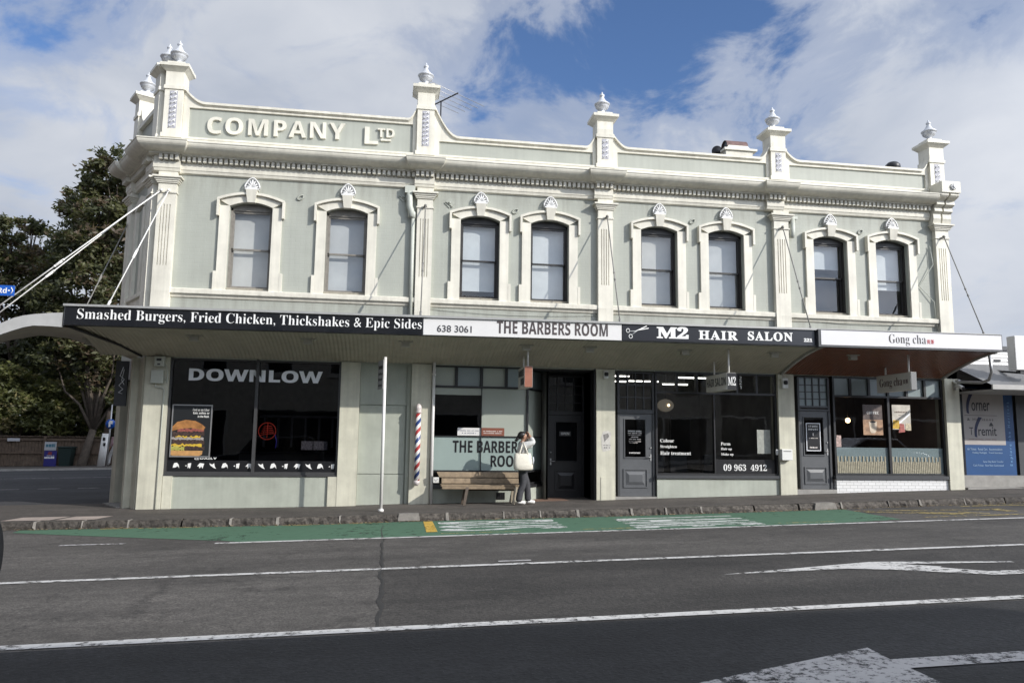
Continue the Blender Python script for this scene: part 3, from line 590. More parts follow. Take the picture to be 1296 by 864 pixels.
# urns, parapet piers
URN = [(.0, 0), (.12, 0), (.125, .03), (.09, .045), (.065, .06), (.052, .085), (.058, .11), (.10, .135), (.138, .17), (.155, .21), (.158, .245), (.175, .26), (.175, .28), (.145, .30), (.115, .33), (.085, .37), (.06, .42), (.044, .455), (.04, .47), (.054, .485), (.058, .51), (.046, .535), (.026, .55), (.02, .58), (.011, .60), (.0, .61)]
def urn(fr, u, d, z, parent):
    mb = MB(fr); mb.lathe(u, d, [(r * 1.12, z + h * 1.0) for r, h in URN[1:-1]] + [(.004, z + .615)], 28, flute=1, fl=(z + .13, z + .25, .13)); return mb.build('urn', SILVER, parent)
def ornament(fr, u, d, z0, z1, parent):
    mb = MB(fr); mb.box(u - .085, u + .085, d - .004, d + .004, z0, z1); back = mb.build('ornament_backing', ORNBLUE, parent)
    mb = MB(fr); n = int((z1 - z0) / .105); h = (z1 - z0) / n
    for k in range(n):
        zc = z0 + (k + .5) * h
        for sgn in (-1, 1):
            pts = []
            for i in range(9):
                t = i / 8 * 1.6 * PI; r = .034 * (1 - i / 11); pts.append((u + sgn * (.036 - r * math.cos(t) * .9), d + .012, zc + r * math.sin(t) * sgn * .9 + .0))
            mb.tube(pts, .0095, 5)
        mb.tube([(u - .07, d + .012, zc - h * .45), (u, d + .016, zc), (u + .07, d + .012, zc + h * .45)], .011, 5)
    mb.build('scroll_ornament', ORN, parent)
def pier(fr, u0, u1, zc, dback=-.30, dfront=.13, orn=True):
    """parapet pier with cap at height zc"""
    mb = MB(fr); h = zc - 8.25
    mb.box(u0 - .03, u1 + .03, dback, dfront + .02, 8.2, 8.30)
    mb.box(u0, u1, dback, dfront, 8.302, zc - .55)
    mb.box(u0 - .025, u1 + .025, dback - .02, dfront + .025, zc - .62, zc - .535)
    mb.box(u0 + .0, u1 - .0, dback, dfront, zc - .535, zc - .20)
    mb.hexa([(u0, dback, zc - .2), (u1, dback, zc - .2), (u1, dfront, zc - .2), (u0, dfront, zc - .2), (u0 - .11, dback - .08, zc - .10), (u1 + .11, dback - .08, zc - .10), (u1 + .11, dfront + .11, zc - .10), (u0 - .11, dfront + .11, zc - .10)])
    mb.box(u0 - .12, u1 + .12, dback - .09, dfront + .12, zc - .10, zc - .03)
    mb.box(u0 + .01, u1 - .01, dback + .02, dfront - .01, zc - .03, zc + .06)
    p = mb.build('parapet_pier', CREAM, BLD)
    if orn: ornament(fr, (u0 + u1) / 2, dfront, 8.42, zc - .66, p)
    return p
pc = pier(FRONT, -5.56, -5.16, 9.97); urn(FRONT, -5.36, -.08, 10.03, pc)
pk = pier(CH, -.46, -.06, 9.97, orn=False); urn(CH, -.28, -.08, 10.03, pk)
pk = pier(CH, -2.32, -1.95, 9.97, orn=False); urn(CH, -2.13, -.08, 10.03, pk)
for (u0, u1), zc in zip(((.19, .60), (4.65, 5.06), (9.28, 9.69), (13.84, 14.26)), (9.96, 9.60, 9.58, 9.60)):
    pk = pier(FRONT, u0, u1, zc); urn(FRONT, (u0 + u1) / 2 - .02, -.08, zc + .06, pk)
# pilasters
def pilaster(fr, u0, u1, zlow=3.9, tie=True):
    mb = MB(fr); w = u1 - u0
    mb.box(u0, u1, 0, .13, zlow, 5.23); mb.box(u0, u1, 0, .105, 5.23, 6.63); mb.box(u0, u1, 0, .13, 6.63, 6.89)
    ribs = [u0 + w * k for k in (0, .17, .235, .355, .42, .54, .605, .725, .79, 1.0)]
    ribs = [(u0, u0 + w * .20), (u0 + w * .258, u0 + w * .36), (u0 + w * .418, u0 + w * .52), (u0 + w * .578, u0 + w * .68), (u0 + w * .738, u1)]
    for a, b in ribs: mb.box(a, b, .105, .13, 5.23, 6.63)
    mb.box(u0 - .02, u1 + .02, 0, .155, 6.89, 6.925); mb.box(u0, u1, 0, .13, 6.925, 7.12)
    p = mb.build('pilaster', CREAM, BLD)
    mb = MB(fr)
    for k, (dz0, dz1, o) in enumerate(((7.12, 7.15, .03), (7.15, 7.19, .05), (7.19, 7.235, .075), (7.235, 7.275, .115))): mb.box(u0 - o, u1 + o, 0, .13 + o, dz0, dz1)
    mb.box(u0 - .01, u1 + .01, 0, .14, 7.275, 7.40)
    mb.build('capital', CREAM, p)
    return p
for a, b in PIL: pilaster(FRONT, a, b)
pilaster(CH, -.46, -.06); pilaster(CH, -2.32, -1.94)
m = MB(CH); m.box(-1.9, -.65, 0, .05, 3.9, 4.6); m.box(-1.75, -1.55, 0, .08, 4.65, 6.8); m.box(-1.0, -.8, 0, .08, 4.65, 6.8); m.strip([(-1.75, 6.8), (-1.27, 6.95), (-.8, 6.8)], [(-1.75, 7.0), (-1.27, 7.15), (-.8, 7.0)], 0, .08); m.build('blind_window_surround', CREAM, BLD)
m = MB(CH); m.box(-1.55, -1.0, 0, .012, 4.65, 6.82); m.build('blind_window_panel', SAGE, BLD)
# console with rosette closing the cornice at the right end
m = MB()
m.side([(0, 7.28), (.16, 7.28), (.20, 7.42), (.19, 7.55), (.27, 7.60), (.25, 7.70), (.36, 7.76), (.34, 7.86), (.50, 7.92), (.54, 7.96), (.54, 8.02), (0, 8.02)], 13.80, 14.02)
m.side([(0, 7.28), (.16, 7.28), (.20, 7.42), (.19, 7.55), (.27, 7.60), (.25, 7.70), (.36, 7.76), (.34, 7.86), (.50, 7.92), (.54, 7.96), (.54, 8.02), (0, 8.02)], 14.07, 14.32)
m.box(13.9, 14.2, 0, .15, 7.28, 7.9)
m.box(13.80, 14.34, 0, .58, 8.02, 8.32)
con = m.build('end_console', CREAM, BLD)
m = MB()
for k in range(8): a = 2 * PI * k / 8; m.tube([(14.12 + .045 * math.cos(a), .585, 8.17 + .045 * math.sin(a)), (14.12 + .085 * math.cos(a), .60, 8.17 + .085 * math.sin(a))], .028, 7)
m.tube([(14.12, .58, 8.17), (14.12, .63, 8.17)], .035, 10); m.build('rosette', ORN, con)
# string course under the windows
m = MB()
for a, b in ((-5.16, .25), (.62, 4.67), (5.04, 9.30), (9.70, 13.88)): m.side([(0, 4.53), (.03, 4.55), (.05, 4.60), (.075, 4.615), (.10, 4.63), (.105, 4.725), (.06, 4.75), (0, 4.755)], a, b)
m.build('string_course', CREAM, BLD)
m = MB(CH); m.side([(0, 4.53), (.05, 4.60), (.10, 4.63), (.10, 4.72), (0, 4.75)], -1.93, -.47); m.build('string_course', CREAM, BLD)

BLINDS = [mat('blind_fabric_' + n_, c_, 0.9, 0.14, 1.3, 0.25, 5) for n_, c_ in (('warm', (0.60, 0.59, 0.555)), ('grey', (0.55, 0.555, 0.545)), ('cool', (0.64, 0.67, 0.68)), ('pale', (0.70, 0.72, 0.72)))]
HAZEBACK = mat('haze_toned_backing', (0.085, 0.095, 0.115), 0.9, 0.15, 3)  # bluish grey puts the pane's reflection and haze into the sheet's colour
def upper_window(idx, x, blind, dark, light=False):
    fr = lambda u, d, z: (x + u, -d, WZ + z)
    sash = SASHG if light else SASHD
    mb = MB(fr)                                                 # outer frame, the mesh that carries the rest
    mb.box(-WH + .001, -WH + .045, -.24, -.12, 0, SPR); mb.box(WH - .045, WH - .001, -.24, -.12, 0, SPR)
    a = arc(WH - .001, SPR, RISE - .002); mb.strip([(u, SPR - .06) for u, z in a], a, -.24, -.12)
    w = mb.build('sash_window', sash, BLD)
    mb = MB(fr); mb.box(-WH + .001, WH - .001, -.26, -.06, .001, .07); mb.build('timber_sill', SILLT, w)
    mb = MB(fr); mid = .97
    mb.box(-WH + .046, -WH + .085, -.20, -.15, mid, SPR - .06); mb.box(WH - .085, WH - .046, -.20, -.15, mid, SPR - .06); mb.box(-WH + .085, WH - .085, -.20, -.15, SPR - .11, SPR - .06); mb.box(-WH + .046, WH - .046, -.20, -.15, mid - .005, mid + .035)
    mb.build('upper_sash', sash, w)
    mb = MB(fr)
    mb.box(-WH + .046, -WH + .085, -.245, -.205, .07, mid + .03); mb.box(WH - .085, WH - .046, -.245, -.205, .07, mid + .03); mb.box(-WH + .085, WH - .085, -.245, -.205, .07, .135)
    mb.build('lower_sash', sash, w)
    mb = MB(fr); mb.quad((-WH + .085, -.175, mid + .035), (WH - .085, -.175, mid + .035), (WH - .085, -.175, SPR - .11), (-WH + .085, -.175, SPR - .11)); mb.build('upper_pane', GLASSU, w)
    mb = MB(fr); mb.quad((-WH + .085, -.225, .135), (WH - .085, -.225, .135), (WH - .085, -.225, mid), (-WH + .085, -.225, mid)); mb.build('lower_pane', GLASSU, w)
    if blind > 0:
        mb = MB(fr); zlow = SPR - .05 - (SPR - .10) * blind; n = 14
        lo = [(-WH + .05 + (2 * WH - .1) * i / n, zlow) for i in range(n + 1)]; mb.strip(lo, [(u, SPR - .02) for u, z in lo], -.31, -.307); mb.box(-WH + .05, WH - .05, -.315, -.302, zlow - .02, zlow); mb.build('roller_blind', BLINDS[idx % 4], w)
    if dark: mb = MB(fr); mb.box(-WH - .1, WH + .1, -.62, -.60, 0, SPR + .1); mb.build('dim_room_backing', INT_K if dark == 2 else HAZEBACK, w)  # sheet added behind the pane, standing in for the dim room and reflections
    # moulded surround
    mb = MB(fr)
    for sg in (-1, 1):
        mb.box(*sorted((sg * WH, sg * .69)), 0, .06, .0, SPR); mb.box(*sorted((sg * .691, sg * .755)), 0, .065, .0, .42)
    inn = arc(WH, SPR, RISE); oth = arc(.69, SPR + .12, .15)
    mb.strip(inn, [(u * .69 / WH, z) for (u, _), (_, z) in zip(inn, oth)], 0, .06)
    sr = mb.build('window_surround', CREAM, w)
    mb = MB(fr)
    o1 = arc(.695, SPR + .125, .145, 12); o2 = arc(.745, SPR + .165, .16, 12)
    mb.strip(o1, o2, 0, .13)
    for sg in (-1, 1): mb.box(*sorted((sg * .695, sg * .745)), 0, .13, 1.70, SPR + .13); mb.prism([(sg * .695, SPR + .125), (sg * .745, SPR + .13), (sg * .745, SPR + .165)], 0, .13)
    mb.build('hood_mould', CREAM, w)
    mb = MB(fr); zk = SPR + RISE - .02
    mb.hexa([(-.085, 0, zk), (.085, 0, zk), (.085, .12, zk), (-.085, .12, zk), (-.125, 0, 2.33), (.125, 0, 2.33), (.125, .18, 2.33), (-.125, .18, 2.33)]); mb.build('keystone', CREAM, w)
    mb = MB(fr); zs = 2.335
    mb.box(-.15, .15, 0, .15, zs, zs + .03); mb.box(-.11, .11, 0, .13, zs + .03, zs + .06)
    sh = lambda a: (.165 * math.cos(a) * (1.0 if math.sin(a) < .55 else 1.0), zs + .05 + .20 * math.sin(a) + .04 * max(0, math.sin(a)) ** 6)
    for k in range(7):
        a = PI * (k + .5) / 7; x1, z1 = sh(a)
        mb.tube([(.02 * math.cos(a), .10, zs + .07), (x1 * .55, .085, zs + .07 + (z1 - zs - .07) * .55), (x1 * .86, .07, zs + .07 + (z1 - zs - .07) * .86)], [.010, .020, .014], 6)
    rim = [(*sh(PI * k / 16),) for k in range(17)]
    mb.tube([(x, .085, z) for x, z in rim], .019, 6); mb.prism([(x * .98, z) for x, z in rim], 0, .05)
    mb.build('shell_ornament', ORN, w)
    return w
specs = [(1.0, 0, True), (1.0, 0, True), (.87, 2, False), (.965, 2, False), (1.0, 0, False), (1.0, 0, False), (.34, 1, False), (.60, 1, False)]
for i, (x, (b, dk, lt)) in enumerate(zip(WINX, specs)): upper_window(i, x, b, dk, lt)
# raised lettering on the parapet
m = MB(lambda u, d, z: (u, -d, z + (u + 4.6) * .027))
letters(m, SB('COMPANY'), -4.61, -1.50, 8.385, 8.79, .0, .055, spacing=1.12)
m.build('raised_lettering', CREAM, BLD); m = MB(lambda u, d, z: (u, -d, z + (u + 4.6) * .027)); letters(m, SB('L'), -1.04, -.72, 8.31, 8.73, .0, .055); letters(m, SB('TD'), -.74, -.34, 8.49, 8.71, .0, .055)
m.box(-.66, -.42, 0, .05, 8.405, 8.45)
m.build('raised_lettering', CREAM, BLD)
# wall ties: diamond plates and rings
for x, z, s in ((-.08, 7.17, 1), (1.02, 7.09, 1)):
    m = MB(); m.prism([(x, z - .13), (x + .13, z), (x, z + .13), (x - .13, z)], 0, .02); m.tube([(x - .09, .03, z + .02), (x + .08, .03, z - .10)], .016, 6); m.tube([(x, .02, z), (x, .06, z)], .03, 6); m.build('wall_tie', SAGE, BLD)
for x, z in ((-2.45, 7.0), (2.62, 6.98), (7.15, 6.99), (11.78, 6.98)):
    m = MB(); m.tube([(x + .07 * math.cos(a), .02, z + .05 * math.sin(a) + .03 * math.cos(a)) for a in [k * PI / 5 for k in range(11)]], .018, 6); m.build('wall_ring', SAGE, BLD)
# downpipes
def downpipe(x, zt, zb, mt):
    mb = MB(); mb.box(x - .11, x + .13, .0, .16, zt - .02, zt + .16); mb.tube([(x, .1, zt), (x, .12, zt - .12), (x + .01, .12, zt - .35), (x + .05, .10, zt - .45), (x + .05, .10, zt - .6)], .075, 10); mb.tube([(x + .10, .09, zt - .48), (x + .10, .09, zb)], .045, 10)
    mb.tube([(x + .02, .1, zt - .42), (x + .10, .09, zt - .5), (x + .10, .09, zt - .62)], .06, 10); mb.build('downpipe', mt, BLD)
downpipe(.06, 7.26, 4.05, PIPEP)
m = MB(); m.box(9.72, 9.95, 0, .15, 7.18, 7.25); m.tube([(9.83, .1, 7.2), (9.83, .1, 6.85), (9.80, .1, 6.7)], .06, 10); m.build('downpipe', PIPEP, BLD)
# cables sagging along the upper wall
for a, b, z in ((.62, 4.67, 4.50), (9.7, 13.9, 4.60)):
    m = MB(); m.tube([(a + (b - a) * t / 14, .03, z - .07 * math.sin(PI * t / 14)) for t in range(15)], .006, 5); m.build('loose_cable', PIPEP, BLD)
m = MB()
m.tube([(13.75, .05, 6.7), (13.8, .08, 6.2), (13.4, .03, 5.6), (13.78, .06, 5.2), (13.82, .07, 4.5)], .010, 5)
m.build('loose_cable', PIPEP, BLD)

# ------------------------------------------------------------------ ground floor: piers, plinths, shopfronts
def gpier(x0, x1, d=.05, base=None, back=-.34):
    mb = MB(); g = hx((x0 + x1) / 2) - .08
    mb.box(x0, x1, back, d, g, 3.19)
    if base: mb.box(base[0], base[1], back, d + base[3], g, base[2])
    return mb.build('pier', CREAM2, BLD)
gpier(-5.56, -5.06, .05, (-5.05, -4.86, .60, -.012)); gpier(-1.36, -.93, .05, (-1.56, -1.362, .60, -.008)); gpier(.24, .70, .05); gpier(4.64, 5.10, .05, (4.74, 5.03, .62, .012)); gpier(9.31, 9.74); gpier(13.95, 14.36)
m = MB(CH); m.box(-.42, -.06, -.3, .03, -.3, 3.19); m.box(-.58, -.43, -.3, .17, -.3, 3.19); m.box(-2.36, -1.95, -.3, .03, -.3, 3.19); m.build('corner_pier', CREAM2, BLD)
m = MB(CH); m.box(-1.95, -.58, -.75, -.70, -.3, 3.19); m.box(-1.95, -.58, -.7, .0, 2.75, 3.19); m.box(-1.55, -1.0, -.70, -.66, -.2, 2.2); m.build('corner_entrance', CHARD, BLD)
m = MB(CH); m.box(-1.95, -.6, -.70, .25, hx(-6) - .1, hx(-6) + .02); m.build('entrance_step', CONC, BLD)
m = MB(); m.tube([(.745, .10, -.02), (.745, .10, 3.45)], .036, 10); m.tube([(.745, .10, 2.92), (.745, .10, 2.98)], .045, 10); m.build('downpipe', STEELW, BLD)
def room(x0, x1, depth, mt, zf, zc=3.5, back=None):
    mb = MB(); d0 = -.36
    mb.quad((x0, d0, zf), (x1, d0, zf), (x1, -depth, zf), (x0, -depth, zf)); mb.quad((x0, d0, zc), (x1, d0, zc), (x1, -depth, zc), (x0, -depth, zc))
    mb.quad((x0, -depth, zf), (x1, -depth, zf), (x1, -depth, zc), (x0, -depth, zc)); mb.quad((x0, d0, zf), (x0, -depth, zf), (x0, -depth, zc), (x0, d0, zc)); mb.quad((x1, d0, zf), (x1, -depth, zf), (x1, -depth, zc), (x1, d0, zc))
    return mb.build('shop_interior', mt, BLD)
def bars(mb, xs, zs, d0, d1, w):
    """frame grid: verticals at xs (full height), rails at zs between them"""
    for x in xs: mb.box(x - w, x + w, d0, d1, zs[0] - w, zs[-1] + w)
    for a, b in zip(xs, xs[1:]):
        for z in zs: mb.box(a + w, b - w, d0 + .004, d1 - .004, z - w, z + w)
def pane(parent, x0, x1, z0, z1, d, mt, name='pane', tilt=0.0):
    mb = MB(); mb.quad((x0, d, z0), (x1, d, z0), (x1, d - tilt, z1), (x0, d - tilt, z1)); return mb.build(name, mt, parent)
def vinyl(parent, body, x0, x1, z0, z1, d, mt, name='window_lettering', **k):
    mb = MB(); letters(mb, body, x0, x1, z0, z1, d, d + .003, **k); return mb.build(name, mt, parent)
# --- burger shop
room(-5.3, -1.0, 4.2, INT_K, -.05)
m = MB(); m.box(-4.86, -1.56, -.34, -.01, -.3, .60); m.build('plinth', SAGEG, BLD)
m = MB(); bars(m, [-5.045, -3.20, -1.375], [.665, 3.17], -.14, .0, .033); m.box(-5.06, -1.36, -.2, .02, .60, .634); SHOP1 = m.build('shop_window', mat('dark_aluminium_frame', (0.075, 0.075, 0.077), 0.4, 0.1, 5, metal=0.3), BLD)
pane(SHOP1, -5.01, -3.235, .70, 3.135, -.07, GLASSD); pane(SHOP1, -3.165, -1.41, .70, 3.135, -.07, GLASSD)
m = MB(lambda u, d, z: (u, -d, z)); letters(m, SB('DOWNLOW'), -4.68, -1.78, 2.69, 2.965, -.066, -.062, bold=.018); m.build('window_lettering', GREYV, SHOP1)
m = MB(); m.box(-5.01, -3.24, -.069, -.066, .70, .94); m.box(-3.16, -1.41, -.069, -.066, .70, .94); m.build('black_film_band', BLACK, SHOP1)
def burger_icon(mb, x, z, k):                                    # little white stamped figures along the sill
    rnd = random.Random(k * 5 + 1); s = .062
    if k == 0: mb.prism([(x - s, z), (x - s * .7, z + s * .9), (x + s * .2, z + s * 1.1), (x + s * .8, z + s * .4), (x + s * 1.1, z - s * .9), (x + s * .5, z - s * .1), (x - s * .2, z - s * .6), (x - s * 1.1, z - s * .7)], -.066, -.063)
    elif k == 1: mb.prism([(x - s * .2, z - s * .9), (x - s * .25, z + s * .8), (x + s * .9, z + s), (x + s * .7, z - s * .6), (x + s * .4, z - s), (x + s * .2, z - s * .4)], -.066, -.063); mb.prism([(x - s * 1.2, z), (x - s * .7, z + s * .3), (x - s * .6, z - s * .2)], -.066, -.063)
    elif k == 2: mb.prism([(x - s * 1.2, z - s * .2), (x - s * .3, z + s), (x + s * 1.2, z + s * .8), (x + s * .9, z - s * .2), (x + s * .7, z - s), (x + s * .3, z - s * .2), (x - s * .4, z - s * .9), (x - s * .5, z - s * .1)], -.066, -.063)
    else: mb.prism([(x - s * 1.2, z + s * .9), (x - s * .2, z + s * .5), (x + s * .4, z + s), (x + s * .7, z - s * .2), (x + s * 1.2, z - s), (x + s * .2, z - s * .6), (x - s * .3, z - s * .2), (x - s * .8, z + s * .1)], -.066, -.063)
m = MB()
for k in range(7): burger_icon(m, -4.82 + k * .255, .82, (0, 1, 2, 3)[k % 4])
for k in range(7): burger_icon(m, -3.02 + k * .255, .82, (3, 0, 1, 2)[k % 4])
letters(m, SB('@DAILY'), -4.45, -3.98, .95, 1.005, -.066, -.063)
m.build('white_stickers', WHITE, SHOP1)
# dim furniture behind the tinted glass
cn = thing('service_counter', 'dark service counter behind the tinted burger shop window', 'counter', (-2.6, 2.3, -.05))
m = MB(); m.box(-3.9, -1.3, -2.6, -2.2, -.05, 1.05); m.build('counter_body', INT_M, cn); m = MB(); m.box(-3.95, -1.25, -2.65, -2.12, 1.052, 1.10); m.build('counter_top', CHAR, cn)
m = MB()
for k in range(7): m.box(-3.6 + k * .36, -3.54 + k * .36, -3.9, -3.86, 1.2, 2.0)
m.box(-3.7, -1.3, -3.9, -3.84, 2.0, 2.06); tag(m.build('menu_rail', ALU), 'dim metal rail of upright slats deep inside the burger shop', 'shelf')
sp = thing('neon_sign', 'round red neon sign glowing dimly in the burger shop window', 'neon sign', (-2.95, .35, 1.40)); 
NEON = mat('red_neon', (0.4, 0.03, 0.02), 0.5, emit=((1.0, 0.10, 0.05), 0.22)); NEONB = mat('blue_neon', (0.05, 0.04, 0.3), 0.5, emit=((0.15, 0.12, 0.9), 0.12))
m = MB(); m.tube([(-2.98 + .19 * math.cos(a), -.35, 1.60 + .19 * math.sin(a)) for a in [k * PI / 10 for k in range(21)]], .010, 6)
for k in range(5): m.tube([(-3.14 + k * .02, -.35, 1.50 + k * .05), (-2.98, -.35, 1.54 + k * .045), (-2.82 - k * .015, -.35, 1.55 + k * .04)], .008, 6)
m.tube([(-2.98, -.35, 1.45), (-2.97, -.35, 1.78)], .008, 6); m.build('red_tube', NEON, sp)
m = MB(); m.tube([(-2.80, -.35, 1.52), (-2.76, -.35, 1.36), (-2.78, -.35, 1.22)], .010, 6); m.build('blue_tube', NEONB, sp)
m = MB(); m.box(-2.2, -1.95, -.24, -.235, 1.19, 1.385); m.box(-1.93, -1.62, -.24, -.235, 1.19, 1.385); o = tag(m.build('notice_board', mat('collage_paper', (0.40, 0.36, 0.36), 0.8, 0.75, 26), loc=(-1.9, .24, 1.19)), 'low strip of pinned photos seen through the right burger shop pane', 'notice')
# burger poster in the left pane
POS = thing('burger_poster', 'framed black poster of a stacked cheeseburger in the left window', 'poster', (-4.55, .085, 1.0))
m = MB(); m.box(-4.97, -4.13, -.062, -.050, 1.01, 2.155); m.build('poster_sheet', mat('poster_black', (0.018, 0.020, 0.022), 0.35), POS)
m = MB(); bars(m, [-4.96, -4.14], [1.02, 2.145], -.062, -.038, .013); m.build('poster_frame', ALU, POS)
m = MB(); letters(m, 'Find us on Uber', -4.54, -4.19, 2.02, 2.075, -.05, -.046); letters(m, SB('Eats, online, or'), -4.53, -4.19, 1.945, 2.00, -.05, -.046); letters(m, SB('in the flesh.'), -4.43, -4.19, 1.875, 1.925, -.05, -.046); m.build('poster_lettering', WHITE, POS)
BUN = mat('toasted_bun', (0.42, 0.19, 0.06), 0.5, 0.45, 7); BUNB = mat('bun_base', (0.50, 0.27, 0.10), 0.6, 0.35, 8); PATTY = mat('grilled_patty', (0.070, 0.042, 0.035), 0.5, 0.7, 30); CHEESE = mat('melted_cheese', (0.62, 0.42, 0.05), 0.4, 0.3, 12); BACON = mat('bacon_and_sauce', (0.32, 0.10, 0.08), 0.45, 0.6, 20); ONION = mat('onion_shreds', (0.40, 0.36, 0.34), 0.5, 0.6, 40)
bx0, bx1 = -4.955, -4.25; bw = bx1 - bx0
def blob(z0, z1, l, r, wob, seed, n=16):
    rn = random.Random(seed); lo = [(bx0 + l + (bw - l - r) * i / n, z0 + rn.uniform(-wob, wob)) for i in range(n + 1)]; hi = [(u, z1 + rn.uniform(-wob, wob)) for u, _ in lo]; return lo, hi
def layer(name, z0, z1, l, r, wob, seed, mt, d=.0):
    mb = MB(); lo, hi = blob(z0, z1, l, r, wob, seed); mb.strip(lo, hi, -.0505 + d, -.047 + d); mb.build(name, mt, POS)
m = MB(); m.prism([(bx0, 1.57), (bx0, 1.66), (bx0 + .1, 1.77), (bx0 + .28, 1.82), (bx0 + .48, 1.80), (bx0 + .62, 1.73), (bx0 + .70, 1.66), (bx0 + .66, 1.60), (bx0 + .4, 1.645), (bx0 + .2, 1.63)], -.0500, -.0465); m.build('top_bun', BUN, POS)
layer('bacon', 1.56, 1.63, .12, .03, .02, 3, BACON); layer('patty', 1.46, 1.55, .02, .02, .02, 4, PATTY, .0005); layer('cheese', 1.43, 1.465, .08, .10, .02, 5, CHEESE, .001); layer('onion', 1.38, 1.43, .0, .03, .02, 6, ONION, .0015)
layer('patty', 1.28, 1.38, .03, .01, .02, 7, PATTY, .002); layer('cheese', 1.245, 1.29, .0, .06, .022, 8, CHEESE, .0025); layer('patty', 1.18, 1.24, .3, .0, .02, 9, PATTY, .003); layer('sauce', 1.15, 1.235, .0, .42, .02, 10, mat('green_sauce', (0.45, 0.42, 0.10), 0.4, 0.4, 14), .003)
m = MB(); m.prism([(bx0, 1.06), (bx0 + .05, 1.035), (bx0 + .60, 1.035), (bx0 + .66, 1.07), (bx0 + .67, 1.15), (bx0, 1.15)], -.0500, -.0465); m.build('bottom_bun', BUNB, POS)
# --- sage panelled side door bay
m = MB()
m.box(-.93, .24, -.34, -.14, -.2, 3.19); m.box(-.925, .235, -.14, -.10, 2.30, 3.18); m.box(-.925, .235, -.14, -.08, 2.235, 2.30); m.box(-.925, .12, -.14, -.11, .67, 2.225); m.box(-.925, .12, -.14, -.105, -.2, .655); m.box(.15, .235, -.14, -.05, -.2, 3.18)
m.build('side_panelling', SAGEG, BLD)
# --- barber shop
room(.80, 3.5, 3.6, INT_D, .0)
m = MB(); m.box(.78, 3.0, -.34, -.02, -.2, .34); m.build('plinth', SAGEG, BLD)
RET = frame(3.0, .10, .62, .9)                                  # angled return into the doorway
rl = math.hypot(.62, .9)
m = MB(RET); m.box(.03, rl, -.2, -.0, -.2, .36); m.build('plinth', SAGEG, BLD)
m = MB(); m.box(.76, 3.02, -.16, .02, .342, .425); BW = m.build('shop_window', CHAR, BLD)
m = MB(); bars(m, [.765, 2.985], [.45, .735, 2.69, 3.17], -.15, -.05, .022); m.box(.787, 2.963, -.145, -.06, 1.535, 1.553)
for x in (1.285, 1.88, 2.47): m.box(x - .033, x + .033, -.148, -.052, 2.713, 3.147)
m.box(1.882, 1.896, -.144, -.06, .76, 2.667); m.build('window_frame', CHARD, BW)
for a, b in ((.79, 1.25), (1.32, 1.845), (1.915, 2.435), (2.505, 2.96)): pane(BW, a, b, 2.713, 3.147, -.11, FROSTP if a < .9 or 1.8 < a < 2.2 else FROSTG, 'transom_pane')
pane(BW, .79, 1.88, 1.555, 2.50, -.10, GLASSD, 'dark_pane'); pane(BW, .79, 1.88, 2.502, 2.667, -.098, FROSTP, 'frosted_pane'); pane(BW, 1.90, 2.96, 1.555, 2.667, -.10, FROSTP, 'frosted_pane'); pane(BW, .79, 2.96, .76, 1.533, -.10, FROST, 'frosted_band'); pane(BW, .79, 2.96, .475, .71, -.10, GLASSM, 'lower_pane')
m = MB(); letters(m, SB('THE BARBERS'), 1.235, 2.90, 1.165, 1.445, -.096, -.092); letters(m, SB('ROOM'), 2.13, 2.90, .845, 1.11, -.096, -.092); m.build('window_lettering', BLACK, BW)
m = MB(); m.box(1.335, 1.88, -.096, -.09, 1.56, 1.74); o = tag(m.build('notice', SIGNWH, loc=(1.6, .09, 1.56)), 'small white notice in the barber shop window above the word BARBERS', 'notice')
m = MB(); m.box(1.90, 2.44, -.096, -.09, 1.56, 1.745); o2 = tag(m.build('notice', mat('rust_brown_notice', (0.22, 0.075, 0.045), 0.5, 0.15, 6), loc=(2.17, .09, 1.56)), 'small rust brown notice beside the white one in the barber shop window', 'notice')
def scribble(mb, x0, x1, z, h, d, seed, gap=.25):               # a line of writing too small to read
    rn = random.Random(seed); x = x0
    while x < x1:
        w = rn.uniform(.5, 1.0) * h; mb.box(x, min(x + w, x1), d, d + .001, z, z + h * rn.uniform(.65, 1)); x += w + h * (gap if rn.random() < .8 else 1.0)
def notice_lines(parent, rows, mt, name='lettering'):
    mb = MB()
    for i, (x0, x1, z, h, d) in enumerate(rows): scribble(mb, x0, x1, z, h, d, i + int(abs(x0) * 100))
    return mb.build(name, mt, parent)
GREYINK = mat('grey_ink', (0.22, 0.23, 0.27), 0.6); PALEINK = mat('pale_ink', (0.62, 0.58, 0.55), 0.6)
notice_lines(o, [(1.39, 1.83, 1.66, .028, -.09), (1.44, 1.77, 1.605, .028, -.09)], GREYINK); notice_lines(o2, [(1.94, 2.39, 1.655, .026, -.09), (1.95, 2.37, 1.61, .022, -.09)], PALEINK)
m = MB(); m.box(.80, .93, -.09, -.08, .44, .60); o = tag(m.build('card', PLAST, loc=(.86, .09, .44)), 'small white card with a tick standing at the bottom left of the barber window', 'card')
m = MB(); m.tube([(.825, -.079, .55), (.862, -.079, .51), (.905, -.079, .56)], .006, 5); m.build('tick_mark', GREYINK, o)
